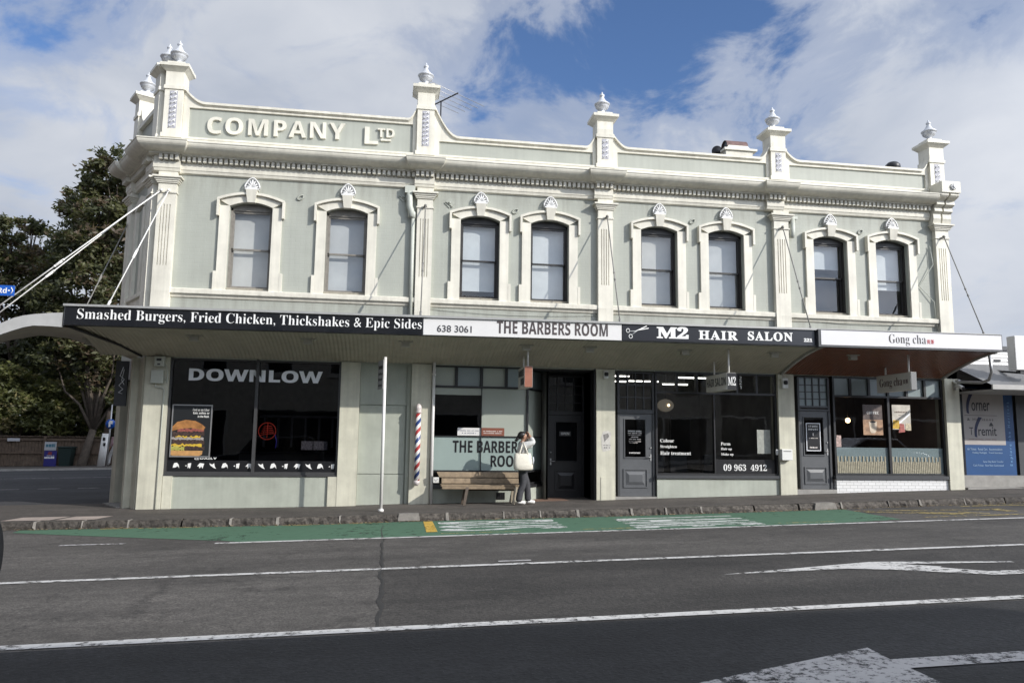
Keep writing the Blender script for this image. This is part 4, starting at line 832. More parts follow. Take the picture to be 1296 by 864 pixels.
# return window
m = MB(RET); 
for z in (.45, .735, 2.69, 3.17): m.box(.02, rl, -.15, -.055, z - .022, z + .022)
m.box(.0, .05, -.16, -.04, .36, 3.19); m.box(rl - .06, rl, -.16, -.04, .36, 3.19); m.box(.03, rl - .06, -.2, .02, .362, .425); m.box(.05, rl - .06, -.145, -.06, 1.535, 1.553)
RW = m.build('return_window', CHARD, BLD)
for z0, z1, mt in ((.76, 1.533, FROST), (1.555, 2.667, FROSTP), (2.713, 3.147, FROSTG), (.475, .71, GLASSM)):
    m = MB(RET); m.quad((.05, -.1, z0), (rl - .06, -.1, z0), (rl - .06, -.1, z1), (.05, -.1, z1)); m.build('pane', mt, RW)
# barber door, set back
DY = -1.0
m = MB(); m.box(4.60, 4.66, -1.3, .0, -.1, 3.19); m.box(3.5, 4.66, -1.3, -1.12, -.1, 3.19); m.box(3.0, 4.66, -1.12, -.2, 3.14, 3.19); m.build('door_recess', CHARD, BLD)
m = MB(); m.box(3.1, 4.62, -1.2, .0, -.1, hx(4) + .0 - .0); m.build('doorstep', mat('brick_red_step', (0.20, 0.12, 0.085), 0.8, 0.3, 8), BLD)
def door(x0, x1, zb, zt, d, mt, g, p, fw=.05, handle='right', glass=GLASSM, tz=None, grid=(3, 4), transom=GLASSM, tmat=None):
    """panelled door with a glazed upper half and a gridded transom light"""
    mb = MB(); mb.box(x0, x1, d - .05, d, zb, g[2]); mb.box(x0, x1, d - .05, d, g[3], zt); mb.box(x0, g[0], d - .05, d, g[2], g[3]); mb.box(g[1], x1, d - .05, d, g[2], g[3])
    D = mb.build('door', mt, BLD)
    mb = MB(); bars(mb, [x0 - fw / 2, x1 + fw / 2], [zt + fw / 2 + .01], d - .1, d + .03, fw / 2)
    mb.box(x0 - fw, x0, d - .1, d + .03, zb, zt); mb.box(x1, x1 + fw, d - .1, d + .03, zb, zt)
    if tz:
        xs = [x0 - fw / 2] + [x0 + (x1 - x0) * i / grid[0] for i in range(1, grid[0])] + [x1 + fw / 2]; zs = [tz[0] + (tz[1] - tz[0]) * i / grid[1] for i in range(grid[1] + 1)]
        for x in (xs[0], xs[-1]): mb.box(x - fw / 2, x + fw / 2, d - .098, d + .028, zt + .05, tz[1] + .02)
        for x in xs[1:-1]: mb.box(x - .011, x + .011, d - .06, d, tz[0], tz[1])
        for z in zs[1:-1]: mb.box(xs[0] + fw / 2, xs[-1] - fw / 2, d - .056, d - .004, z - .011, z + .011)
        mb.box(xs[0] + fw / 2, xs[-1] - fw / 2, d - .09, d + .02, tz[0] - .05, tz[0]); mb.box(xs[0] + fw / 2, xs[-1] - fw / 2, d - .09, d + .02, tz[1], tz[1] + .03)
    mb.build('door_frame', tmat or mt, D)
    if tz: pane(D, x0, x1, tz[0], tz[1], d - .03, transom, 'transom_pane')
    pane(D, g[0], g[1], g[2], g[3], d - .025, glass, 'door_pane')
    mb = MB(); w = .022
    mb.box(g[0] - w, g[1] + w, d, d + .018, g[3], g[3] + w); mb.box(g[0] - w, g[1] + w, d, d + .022, g[2] - w * 1.3, g[2]); mb.box(g[0] - w, g[0], d, d + .018, g[2], g[3]); mb.box(g[1], g[1] + w, d, d + .018, g[2], g[3]); mb.build('glazing_bead', mt, D)
    mb = MB(); pw = .03
    mb.box(p[0], p[1], d, d + .02, p[3] - pw, p[3]); mb.box(p[0], p[1], d, d + .02, p[2], p[2] + pw); mb.box(p[0], p[0] + pw, d, d + .02, p[2] + pw, p[3] - pw); mb.box(p[1] - pw, p[1], d, d + .02, p[2] + pw, p[3] - pw)
    a, b, c, e = p[0] + .07, p[1] - .07, p[2] + .07, p[3] - .07; q = .07
    mb.add([(a, d + .001, c), (b, d + .001, c), (b, d + .001, e), (a, d + .001, e), (a + q, d + .028, c + q), (b - q, d + .028, c + q), (b - q, d + .028, e - q), (a + q, d + .028, e - q)], [(0, 1, 5, 4), (1, 2, 6, 5), (2, 3, 7, 6), (3, 0, 4, 7), (4, 5, 6, 7)])
    mb.build('raised_panel', mt, D)
    mb = MB(); hxp = x1 - .05 if handle == 'right' else x0 + .05; hz = zb + 1.0 * .93; sg = -1 if handle == 'right' else 1
    mb.box(hxp - .018, hxp + .018, d, d + .012, hz - .09, hz + .07); mb.tube([(hxp, d + .01, hz), (hxp, d + .05, hz), (hxp + sg * .11, d + .055, hz)], .011, 7); mb.tube([(hxp, d, hz + .22), (hxp, d + .02, hz + .22)], .02, 8); mb.build('handle', ALU, D)
    return D
D1 = door(3.70, 4.56, .03, 2.10, DY, CHARD, (3.88, 4.42, .97, 1.93), (3.86, 4.42, .22, .75), handle='left', glass=GLASSD, tz=(2.20, 3.06), grid=(4, 4), transom=GLASSD)
room(3.55, 4.6, 3.4, INT_K, .05); 
m = MB(); m.box(3.97, 4.26, DY + .005, DY + .012, 1.585, 1.70); o = tag(m.build('open_sign', mat('dark_open_card', (0.07, 0.07, 0.07), 0.5), loc=(4.1, 1.0, 1.58)), 'small black card reading OPEN hung in the barber shop door', 'sign')
m = MB(); letters(m, SB('OPEN'), 4.01, 4.22, 1.615, 1.675, DY + .012, DY + .014); m.build('lettering', WHITE, o)
# --- hair salon
room(5.15, 9.35, 5.0, INT_D, .1, 3.55)
D2 = door(5.25, 6.08, .17, 2.13, -.10, DOORG, (5.385, 5.90, 1.10, 2.0), (5.34, 5.95, .37, .82), tz=(2.24, 3.12), grid=(4, 3), transom=GLASSM, glass=GLASSD, tmat=CHAR)
m = MB(); m.box(5.11, 6.14, -.34, .02, -.1, .165); m.build('doorstep', CONC, BLD)
rows = [(5.47, 5.81, 1.655, .028, -.122), (5.48, 5.81, 1.615, .012, -.122), (5.55, 5.73, 1.565, .026, -.122), (5.50, 5.79, 1.515, .024, -.122), (5.49, 5.80, 1.462, .016, -.122), (5.51, 5.71, 1.43, .016, -.122)]
notice_lines(D2, rows, PALEINK, 'door_lettering')
m = MB(); letters(m, SB('OPENING HOURS'), 5.47, 5.81, 1.70, 1.735, -.122, -.119); letters(m, SB('BY APPOINTMENT'), 5.50, 5.78, 1.18, 1.215, -.122, -.119); m.build('door_lettering', WHITE, D2)
m = MB(); m.box(6.16, 9.31, -.34, -.02, -.1, .60); m.build('plinth', SAGEG, BLD)
m = MB(); m.box(6.135, 9.31, -.2, .03, .602, .675); SW = m.build('shop_window', CHAR, BLD)
m = MB(); bars(m, [6.165, 9.285], [.70, 2.67, 3.16], -.15, -.03, .025); m.box(7.64, 7.672, -.145, -.035, .725, 2.645)
for x in (6.70, 7.22, 7.75, 8.27, 8.79): m.box(x - .028, x + .028, -.146, -.034, 2.695, 3.135)
m.build('window_frame', CHARD, SW)
for a, b in zip((6.19, 6.73, 7.25, 7.78, 8.30, 8.82), (6.67, 7.19, 7.72, 8.24, 8.76, 9.26)): pane(SW, a, b, 2.695, 3.135, -.09, GLASS, 'transom_pane')
pane(SW, 6.19, 7.64, .725, 2.645, -.09, GLASSM); pane(SW, 7.672, 9.26, .725, 2.645, -.09, GLASSM)
m = MB()
for i, s in enumerate(('Colour', 'Straighten', 'Hair treatment')): letters(m, S(s), 6.27, 7.05, 1.46 - i * .15, 1.545 - i * .15 + (.02 if 0 else 0), -.085, -.081, keep='left')
for i, s in enumerate(('Perm', 'Hair up', 'Make up')): letters(m, S(s), 7.83, 8.45, 1.405 - i * .13, 1.48 - i * .13, -.085, -.081, keep='left')
letters(m, S('09 963  4912'), 7.885, 9.02, .79, .945, -.084, -.080); m.build('window_lettering', WHITE, SW)
m = MB(); m.box(7.69, 9.25, -.089, -.087, .73, 1.06); m.build('black_film_band', BLACK, SW)
m = MB(lambda u, d, z: (u, -d, z))
for i, c in enumerate('221'): letters(m, SB(c), 8.315, 8.40, 3.02 - i * .11, 3.11 - i * .11, -.03, -.026, keep='mid')
m.build('transom_lettering', WHITE, SW)
m = MB(); m.box(8.84, 9.19, -.20, -.19, 1.21, 1.80); o = tag(m.build('wall_chart', mat('pale_chart', (0.78, 0.79, 0.72), 0.6, 0.25, 12), loc=(8.95, .2, 1.2)), 'pale paper chart taped inside the right salon window', 'poster')
TUBE = mat('lit_fluorescent_tube', (0.8, 0.8, 0.8), 0.5, emit=((1.0, 0.97, 0.90), 4.0))
for i, (x0, x1, y, z) in enumerate(((6.3, 7.15, 2.6, 3.12), (7.75, 8.6, 2.6, 3.25), (7.5, 8.25, 3.2, 3.10), (6.0, 6.5, 3.2, 3.30), (5.6, 6.05, 2.0, 3.05))):
    t = thing('ceiling_light', 'lit white fluorescent tube on the salon ceiling seen through the transom panes', 'ceiling light', (x0, y, z), 'fluorescent tubes on the salon ceiling')
    m = MB(); m.box(x0, x1, -y - .025, -y + .025, z, z + .03); m.build('tube', TUBE, t); m = MB(); m.box(x0 - .02, x1 + .02, -y - .05, -y + .05, z + .032, z + .07); m.tube([(x0 + .1, -y, z + .07), (x0 + .1, -y, 3.55)], .006, 5); m.tube([(x1 - .1, -y, z + .07), (x1 - .1, -y, 3.55)], .006, 5); m.build('housing', PLAST, t)
gl = thing('round_pendant', 'round dim pendant shade hanging behind the left salon window', 'lamp', (7.0, 1.6, 2.5))
m = MB(); m.lathe(6.98, -1.6, [(.02, 2.60), (.12, 2.57), (.20, 2.50), (.22, 2.43), (.20, 2.36), (.12, 2.29), (.02, 2.26)], 20); m.build('shade', mat('paper_lamp_shade', (0.30, 0.28, 0.24), 0.8, emit=((1.0, 0.85, 0.65), 0.10)), gl)
m = MB(); m.lathe(6.98, -1.36, [(.005, 2.46), (.03, 2.44), (.03, 2.41), (.005, 2.39)], 10); m.build('bulb', mat('warm_bulb', (0.8, 0.7, 0.5), 0.5, emit=((1.0, 0.75, 0.45), 6.0)), gl); m = MB(); m.tube([(6.98, -1.6, 2.6), (6.98, -1.6, 3.55)], .006, 5); m.build('cord', BLACK, gl)
for i, (x, lab) in enumerate(((6.7, 'dark salon chair nearest the salon door'), (7.35, 'dark salon chair beside the central mullion'), (8.3, 'dark salon chair behind the phone number'))):
    t = thing('salon_chair', lab, 'chair', (x, 2.0, .1), 'chairs inside the hair salon')
    m = MB(); m.box(x - .27, x + .27, -2.3, -1.75, .52, .64); m.build('seat', CHARD, t, bevel=.03); m = MB(); m.box(x - .25, x + .25, -1.76, -1.66, .66, 1.15); m.build('backrest', CHARD, t, bevel=.03)
    m = MB(); m.lathe(x, -2.0, [(.28, .10), (.28, .13), (.05, .15), (.05, .52)], 16); m.build('pedestal', ALU, t)
    m = MB(); m.box(x - .33, x - .28, -2.2, -1.8, .78, .83); m.box(x + .28, x + .33, -2.2, -1.8, .78, .83); m.build('armrest', CHARD, t)
for i, x in enumerate((6.6, 7.6, 8.7)):
    t = thing('salon_mirror', ('tall dim mirror on the salon back wall behind the word Colour', 'tall dim mirror on the salon back wall between the two panes', 'tall dim mirror on the salon back wall at right')[i], 'mirror', (x, 4.9, 1.0), 'mirrors on the salon back wall')
    m = MB(); m.box(x - .35, x + .35, -4.98, -4.93, 1.0, 2.3); m.build('mirror_frame', INT_M, t); m = MB(); m.quad((x - .31, -4.925, 1.04), (x + .31, -4.925, 1.04), (x + .31, -4.925, 2.26), (x - .31, -4.925, 2.26)); m.build('mirror_glass', mat('dim_mirror' + 'abc'[i], (0.25, 0.25, 0.25), 0.15, metal=1.0), t)
# --- tea shop
room(9.8, 14.0, 4.0, INT_B, .25, 3.5)
D3 = door(9.95, 10.72, .35, 2.28, -.10, DOORG, (10.05, 10.58, 1.20, 2.13), (10.03, 10.64, .47, .90), tz=(2.42, 3.12), grid=(4, 4), transom=FROSTG, glass=GLASSD, tmat=CHAR)
m = MB(); m.box(9.75, 10.82, -.34, .02, -.1, .345); m.build('doorstep', CONC, BLD)
m = MB(); m.box(10.13, 10.50, -.122, -.12, 1.30, 1.98); bars(m, [10.13, 10.50], [1.30, 1.98], -.122, -.116, .012); o = m.build('door_notice', BLACK, D3)
m = MB(); bars(m, [10.13, 10.50], [1.30, 1.98], -.119, -.113, .009); m.build('door_notice_border', GREYV, D3)
m = MB(); letters(m, SB('STORE'), 10.19, 10.44, 1.885, 1.93, -.119, -.116, spacing=1.3); letters(m, SB('HOURS'), 10.19, 10.44, 1.81, 1.855, -.119, -.116, spacing=1.3); m.build('door_lettering', WHITE, D3)
notice_lines(D3, [(10.19, 10.44, 1.60, .024, -.119), (10.21, 10.42, 1.36, .04, -.119), (10.30, 10.33, 1.67, .08, -.119)], PALEINK, 'door_small_print')
m = MB(); m.box(10.84, 13.94, -.34, -.01, -.1, .60); m.build('plinth', TILEW, BLD)
m = MB(); m.box(10.80, 13.95, -.2, .04, .602, .69); GW = m.build('shop_window', CHAR, BLD)
m = MB(); bars(m, [10.86, 13.92], [.715, 2.68, 3.16], -.15, -.03, .025); m.box(12.345, 12.405, -.145, -.033, .74, 2.655)
for x in (11.34, 11.86, 12.39, 12.92, 13.44): m.box(x - .03, x + .03, -.146, -.034, 2.705, 3.135)
m.build('window_frame', CHARD, GW)
for a, b in zip((10.885, 11.37, 11.89, 12.42, 12.95, 13.47), (11.31, 11.83, 12.36, 12.89, 13.41, 13.895)): pane(GW, a, b, 2.705, 3.135, -.09, FROSTG, 'transom_pane')
for a, b in ((10.885, 12.345), (12.405, 13.895)):
    pane(GW, a, b, .74, 2.655, -.09, GLASS); pane(GW, a, b, .74, 1.39, -.094, FROSTG, 'frosted_film')
    m = MB(); n = 27; rn = random.Random(int(a))
    for k in range(n):
        x = a + .06 + (b - a - .16) * k / (n - 1); w = .018; m.box(x - w, x + w, -.086, -.080, .75, 1.02 + (.15 if k % 2 == 0 else .02) + rn.uniform(-.01, .01))
    m.build('straw_slats', STRAW, GW)
gl = thing('globe_lamp', 'small warm globe lamp glowing inside the tea shop', 'lamp', (12.2, 1.6, 2.1)); m = MB(); m.lathe(12.23, -1.6, [(.005, 2.19), (.05, 2.17), (.065, 2.12), (.05, 2.07), (.005, 2.05)], 12); m.build('globe', mat('warm_globe', (0.8, 0.7, 0.5), 0.5, emit=((1.0, 0.62, 0.32), 7.0)), gl); m = MB(); m.tube([(12.23, -1.6, 2.19), (12.23, -1.6, 3.5)], .006, 5); m.build('cord', BLACK, gl)
t = thing('tea_counter', 'dark counter seen behind the tea shop windows', 'counter', (12.2, 2.8, .25)); m = MB(); m.box(10.6, 13.8, -3.2, -2.8, .25, 1.3); m.build('counter_body', INT_D, t); m = MB(); m.box(10.55, 13.85, -3.25, -2.7, 1.302, 1.36); m.build('counter_top', CHAR, t)
t = thing('shop_table', 'round dark table beside the tea shop window', 'table', (11.6, 1.2, .25), 'tables in the tea shop'); m = MB(); m.lathe(11.7, -1.2, [(.35, 1.38), (.36, 1.40), (.35, 1.43)], 20); m.build('table_top', CHARD, t); m = MB(); m.lathe(11.7, -1.2, [(.22, .25), (.22, .28), (.03, .30), (.03, 1.38)], 14); m.build('leg', ALU, t)
# posters in the tea shop
CP = thing('coffee_poster', 'brown transparent poster with the word COFFEE over a cup in the tea shop window', 'poster', (11.95, .12, 1.7))
m = MB(); m.box(11.68, 12.22, -.082, -.078, 2.10, 2.48); m.build('upper_sheet', mat('smoky_brown_print', (0.10, 0.07, 0.062), 0.5, 0.6, 12), CP)
m = MB(); m.box(11.675, 12.225, -.081, -.077, 1.71, 2.098); m.build('lower_sheet', mat('biscuit_print', (0.40, 0.24, 0.14), 0.5, 0.55, 9), CP)
m = MB(); letters(m, S('COFFEE'), 11.79, 12.12, 2.24, 2.31, -.078, -.075); m.build('lettering', WHITE, CP)
m = MB(); m.prism([(11.83, 2.05), (11.86, 1.80), (11.90, 1.76), (11.99, 1.76), (12.03, 1.80), (12.06, 2.05)], -.0775, -.073); m.build('printed_cup', mat('cup_print', (0.62, 0.52, 0.40), 0.5, 0.2, 10), CP)
m = MB(); m.prism([(11.945 + .085 * math.cos(k * PI / 8), 2.045 + .022 * math.sin(k * PI / 8)) for k in range(16)], -.0725, -.071); m.build('printed_coffee', BLACK, CP)
FP = thing('fruit_tea_poster', 'pale poster of fruit teas in the right tea shop pane', 'poster', (12.75, .12, 1.8))
m = MB(); m.box(12.50, 13.02, -.082, -.078, 1.86, 2.49); m.build('sheet', mat('pale_print', (0.58, 0.54, 0.47), 0.5, 0.35, 3), FP)
notice_lines(FP, [(12.57, 12.92, 2.285, .045, -.078), (12.68, 12.82, 2.22, .018, -.078)], mat('brown_ink', (0.12, 0.08, 0.06), 0.5))
for nm, pts, c in (('mango_drink', [(12.50, 1.88), (12.70, 1.88), (12.68, 2.10), (12.52, 2.10)], (0.65, 0.40, 0.03)), ('berry_drink', [(12.66, 1.78), (12.84, 1.80), (12.82, 2.0), (12.70, 2.02)], (0.42, 0.11, 0.09)), ('milk_drink', [(12.86, 1.84), (13.02, 1.84), (13.01, 2.02), (12.87, 2.02)], (0.60, 0.52, 0.36))):
    m = MB(); m.prism(pts, -.0775, -.073); m.build(nm, mat(nm + '_print', c, 0.5, 0.6, 14), FP)
m = MB(); m.prism([(12.66, 2.02), (12.70, 2.0), (13.0, 2.24), (13.0, 2.29)], -.0776, -.0745); m.build('printed_straw', GREYV, FP)
MP = thing('menu_card', 'small red and white menu card at the left edge of the tea shop window', 'poster', (10.95, .12, 1.4))
m = MB(); m.box(10.89, 11.05, -.086, -.082, 1.40, 1.69); m.build('sheet', mat('red_blotched_print', (0.55, 0.40, 0.36), 0.5, 0.6, 16), MP); m = MB(); letters(m, SB('1'), 10.905, 10.93, 1.63, 1.68, -.082, -.08); m.build('lettering', BLACK, MP)

# ------------------------------------------------------------------ awning over the footpath
AW = thing('shop_awning', 'long awning along the shopfronts with corrugated soffit, hung on tie rods from the pilasters', 'awning', (4, -.7, 3.2))
AX0, AX1 = -6.56, 13.93; SPL = 9.42; AD = 1.90
AF = lambda u, d, z: (u, -d, z + .0048 * (u + 6.5))               # the awning edge rises slightly to the right with the street
def sof(s_): return (0.02 + (AD - .02) * s_, 3.20 + .40 * (1 - (1 - s_) ** 1.6))     # (d,z) from wall to outer edge
m = MB(); n = int((SPL - AX0) / .02); K = 10
xs = [AX0 + .04 + (SPL - AX0 - .08) * i / n for i in range(n + 1)]
lift = lambda x, s_: .0048 * (x + 6.5) * s_
vs = []
for x in xs:
    for k in range(K + 1): d, z = sof(k / K); vs.append((x, d, z + lift(x, k / K) + .009 * math.sin(2 * PI * x / .085)))
m.add(vs, [(i * (K + 1) + k, (i + 1) * (K + 1) + k, (i + 1) * (K + 1) + k + 1, i * (K + 1) + k + 1) for i in range(n) for k in range(K)], True)
m.build('corrugated_soffit', SOFF, AW)
m = MB(); n = int((AX1 - SPL) / .085)
for i in range(n):
    a = SPL + .05 + i * (AX1 - SPL - .1) / n; b = a + .064
    low = [(sof(k / K)[0], sof(k / K)[1] + lift(a, k / K)) for k in range(K + 1)]
    for (d0, z0), (d1, z1) in zip(low, low[1:]): m.hexa([(a, d0, z0 - .012), (b, d0, z0 - .012), (b, d1, z1 - .012), (a, d1, z1 - .012), (a, d0, z0 + .012), (b, d0, z0 + .012), (b, d1, z1 + .012), (a, d1, z1 + .012)])
m.build('slatted_soffit', SLATR, AW)
m = MB(AF)
for k in range(K):
    (d0, z0), (d1, z1) = sof(k / K), sof((k + 1) / K); m.quad((SPL, d0, z0 + .0), (AX1, d0, z0 - .03), (AX1, d1, z1 + .03), (SPL, d1, z1 + .03))
m.box(AX0, AX1, .0, AD, 3.86, 3.92); m.box(AX0, AX1, AD - .04, AD - .002, 3.57, 3.858)
m.build('awning_roof', CHARD, AW)
TRIM = mat('weathered_trim', (0.42, 0.41, 0.38), 0.7, 0.3, 6)
for xa, xb in ((AX1 - .06, AX1), (SPL - .03, SPL + .03)):
    m = MB(AF); lo = [(sof(k / K)[0], sof(k / K)[1] - .0048 * (xa + 6.5) * (1 - k / K)) for k in range(K + 1)]
    for (d0, z0), (d1, z1) in zip(lo, lo[1:]): m.hexa([(xa, d0, z0 - .05), (xb, d0, z0 - .05), (xb, d1, z1 - .05), (xa, d1, z1 - .05), (xa, d0, z0 + .03), (xb, d0, z0 + .03), (xb, d1, z1 + .03), (xa, d1, z1 + .03)])
    m.build('curved_end_trim', TRIM, AW)
m = MB(AF); m.box(AX0 - .02, AX1 + .02, AD - .10, AD + .10, 3.945, 3.988); m.box(AX0 - .02, AX1, AD + .001, AD + .016, 3.575, 3.942); m.build('grey_flashing', CAPG, AW)
# corner return: a shallow barrel vault over the side street footpath
BP = [(-6.60, 3.818, 3.534), (-6.85, 3.80, 3.545), (-7.11, 3.769, 3.545), (-7.3, 3.735, 3.50), (-7.46, 3.685, 3.44), (-7.72, 3.555, 3.33), (-8.1, 3.33, 3.10), (-8.6, 3.0, 2.76), (-8.9, 2.8, 2.55)]
m = MB(); m.strip([(x, b) for x, t, b in BP], [(x, t) for x, t, b in BP], AD - .03, AD + .03); m.build('barge_board', BARGE, AW)
rows = [(-1.87, [(-6.50, 3.535), (-6.8, 3.552), (-7.11, 3.549), (-7.44, 3.45), (-7.7, 3.34), (-8.2, 3.06), (-8.7, 2.72)]),
        (-.8, [(-6.02, 3.38), (-6.5, 3.50), (-7.2, 3.57), (-7.65, 3.53), (-8.1, 3.40), (-8.75, 3.08), (-9.3, 2.75)]),
        (0.0, [(-5.70, 3.21), (-6.4, 3.42), (-7.3, 3.58), (-7.8, 3.58), (-8.4, 3.45), (-9.1, 3.12), (-9.7, 2.78)]),
        (.5, [(-6.0, 3.16), (-6.5, 3.33), (-7.4, 3.60), (-8.0, 3.645), (-8.75, 3.49), (-9.4, 3.16), (-10.0, 2.8)])]
m = MB(IDENT); k = 7
for up in (0, .12):
    m.add([(x, y, z + up) for y, pr in rows for x, z in pr], [(j * k + i, j * k + i + 1, (j + 1) * k + i + 1, (j + 1) * k + i) for j in range(len(rows) - 1) for i in range(k - 1)], True)
m.build('vaulted_soffit', SOFF, AW)
m = MB(IDENT); m.tube([(-6.50, -1.84, 3.56), (-6.2, -1.15, 3.45), (-5.95, -.6, 3.36), (-5.66, -.05, 3.19)], .026, 6); m.build('hip_moulding', CHARD, AW)
# tie rods with turnbuckles
def rod(a, b, mt=STEELW, r=.014):
    a = Vector(a); b = Vector(b); mb = MB(IDENT); mb.tube([a, b], r, 7); c = a.lerp(b, .56); d = (b - a).normalized()
    o = d.orthogonal().normalized() * .018
    mb.tube([c - d * .02 + o, c + d * .20 + o], .008, 6); mb.tube([c - d * .02 - o, c + d * .20 - o], .008, 6); mb.tube([c - d * .04, c], .024, 7); mb.tube([c + d * .18, c + d * .22], .024, 7)
    mb.tube([a - d * .0, a + d * .05], .035, 8); mb.tube([a, a + Vector((-.12, .10, -.12))], .014, 6); mb.tube([b - d * .12, b], .026, 7)
    mb.build('tie_rod', mt, AW)
RODG = mat('dull_grey_rod', (0.22, 0.215, 0.20), 0.5, 0.2, 8)
rod((-5.30, -.19, 6.95), (-5.82, -1.85, 4.0), STEELW, .013)
for x in (.44, 4.88, 9.50): rod((x, -.19, 6.95), (x - .02 * x - .1, -1.85, 4.03), RODG)
rod((14.07, -.19, 6.95), (13.66, -1.85, 4.05), RODG)
rod((-5.45, -.18, 6.95), (-8.62, -.88, 3.72), STEELW, .014); rod((-6.55, 1.55, 6.95), (-8.85, -.3, 3.66), STEELW, .013); rod((-6.75, 2.0, 6.9), (-7.2, .35, 3.85), RODG)
# fascia signs
SD_ = AD + .017; Q = AD + .06
def fascia(name, label, x0, x1, z0, z1, d, mt):
    t = thing(name, label, 'sign', ((x0 + x1) / 2, -d, z0)); m = MB(AF); m.box(x0, x1, SD_, d, z0, z1); m.build('sign_panel', mt, t, bevel=.004); return t
t = fascia('fascia_sign', 'long black fascia sign reading Smashed Burgers, Fried Chicken, Thickshakes & Epic Sides', -6.555, .375, 3.578, 3.94, Q, SIGNBLK)
m = MB(AF); letters(m, S('Smashed Burgers, Fried Chicken, Thickshakes & Epic Sides'), -6.325, .355, 3.645, 3.905, Q + .001, Q + .008, bold=-.009); m.build('sign_lettering', WHITE, t)
t = fascia('fascia_sign', 'white fascia sign reading 638 3061 THE BARBERS ROOM', .39, 4.68, 3.585, 3.942, Q, SIGNWH)
m = MB(AF); letters(m, '638 3061', .675, 1.405, 3.652, 3.80, Q + .001, Q + .006, bold=.012); m.build('phone_number', mat('dark_grey_vinyl', (0.05, 0.05, 0.055), 0.5), t)
m = MB(AF); letters(m, SB('THE BARBERS ROOM'), 1.94, 4.37, 3.66, 3.93, Q + .001, Q + .006); m.build('sign_lettering', BROWNV, t)
t = fascia('fascia_sign', 'dark slate fascia sign reading M2 HAIR SALON 221 with white scissors', 4.695, 9.24, 3.59, 3.942, Q, SIGNDK)
m = MB(AF); letters(m, S('M2'), 5.475, 6.21, 3.66, 3.925, Q + .001, Q + .006, bold=.03); m.build('sign_lettering', WHITE, t); m = MB(AF); letters(m, S('HAIR'), 6.445, 7.36, 3.66, 3.865, Q + .001, Q + .006, bold=.018, spacing=1.15); m.build('sign_lettering', WHITE, t); m = MB(AF); letters(m, S('SALON'), 7.60, 8.68, 3.672, 3.875, Q + .001, Q + .006, bold=.018, spacing=1.15); m.build('sign_lettering', WHITE, t); m = MB(AF); letters(m, S('221'), 8.95, 9.155, 3.675, 3.755, Q + .001, Q + .006, bold=.03); m.build('sign_lettering', WHITE, t)
m = MB(AF)
m.tube([(4.85, Q + .006, 3.79), (5.0, Q + .006, 3.80), (5.25, Q + .006, 3.92)], .010, 6); m.tube([(4.91, Q + .006, 3.72), (5.04, Q + .006, 3.82), (5.29, Q + .006, 3.87)], .010, 6)
for c in ((4.82, 3.805), (4.88, 3.68)): m.tube([(c[0] + .038 * math.cos(k * PI / 7), Q + .006, c[1] + .042 * math.sin(k * PI / 7)) for k in range(15)], .009, 6)
m.build('scissors_emblem', WHITE, t)
t = thing('lightbox_sign', 'white lightbox fascia sign reading Gong cha at the right end of the awning', 'sign', (11.6, -2.0, 3.58)); QL = AD + .15
m = MB(AF); m.box(9.26, 13.94, SD_, QL, 3.565, 3.965); m.build('lightbox_case', CHAR, t); m = MB(AF); m.box(9.32, 13.915, QL + .001, QL + .008, 3.61, 3.94); m.build('lightbox_face', LIGHTBOX, t)
m = MB(AF); letters(m, S('Gong cha'), 11.0, 11.94, 3.635, 3.90, QL + .009, QL + .013, bold=-.014); m.build('sign_lettering', mat('dark_sign_ink', (0.04, 0.035, 0.035), 0.5), t)
m = MB(AF); letters(m, '\u8d21\u8336', 11.96, 12.15, 3.695, 3.80, QL + .009, QL + .013, bold=.01); m.build('red_emblem', REDV, t)
# small under-awning fittings
m0 = None
for i, (x, d, z, lb) in enumerate(((-4.3, 1.15, 3.61, 'first from the left, above the burger poster'), (-2.0, 1.1, 3.60, 'second from the left, above the letters OW'), (.05, 1.1, 3.60, 'third from the left, left of the barber pole'), (2.7, 1.15, 3.61, 'above the barber shop window'), (4.15, 1.15, 3.61, 'above the barber shop door'), (6.4, 1.15, 3.61, 'left of the HAIR SALON hanging sign'), (8.6, 1.15, 3.61, 'right of the HAIR SALON hanging sign'), (10.6, 1.15, 3.61, 'on the red brown slats above the tea shop door'), (-6.6, .4, 3.42, 'under the corner vault'))):
    d = 1.25 if x > -6 else d; z = sof(d / AD)[1] + lift(x, .6) - .01 if x > -6 else 3.47
    m = MB(); m.box(x - .16, x + .16, d - .06, d + .06, z - .01, z + .05); m.box(x - .09, x + .09, d - .055, d + .055, z - .11, z - .012)
    tag(m.build('soffit_light', mat('soffit_light_body', (0.40, 0.38, 0.33), 0.5) if i == 0 else bpy.data.materials['soffit_light_body'], loc=(x, -d, z), bevel=.006), 'small soffit light ' + lb, 'light', 'small lights under the awning')
def hang_sign(name, label, X, y0, y1, z0, z1, w, case, face, endm, px_=None):
    """box sign hung square to the street, its face towards -x; y0 street end"""
    t = thing(name, label, 'sign', (X, (y0 + y1) / 2, z0)); m = MB(IDENT); m.box(X, X + w, y0, y1, z0, z1); m.build('sign_case', case, t, bevel=.004)
    m = MB(IDENT); m.box(X - .006, X - .001, y0 + .01, y1 - .01, z0 + .01, z1 - .01); m.build('sign_face', face, t)
    m = MB(IDENT); m.box(X + .005, X + w - .005, y0 - .006, y0 - .001, z0 + .005, z1 - .005); m.build('sign_end', endm, t)
    for y in (y0 + .12 * (y1 - y0), y0 + .8 * (y1 - y0)): m = MB(IDENT); m.tube([(X + w / 2, y, z1 - .01), (X + w / 2, y, sof(min(1, -y / AD))[1] + .06)], .022, 9); m.build('hanger_pole', STEELW, t)
    return t
HF = lambda X, y1: (lambda u, d, z: (X - d, y1 - u, z))
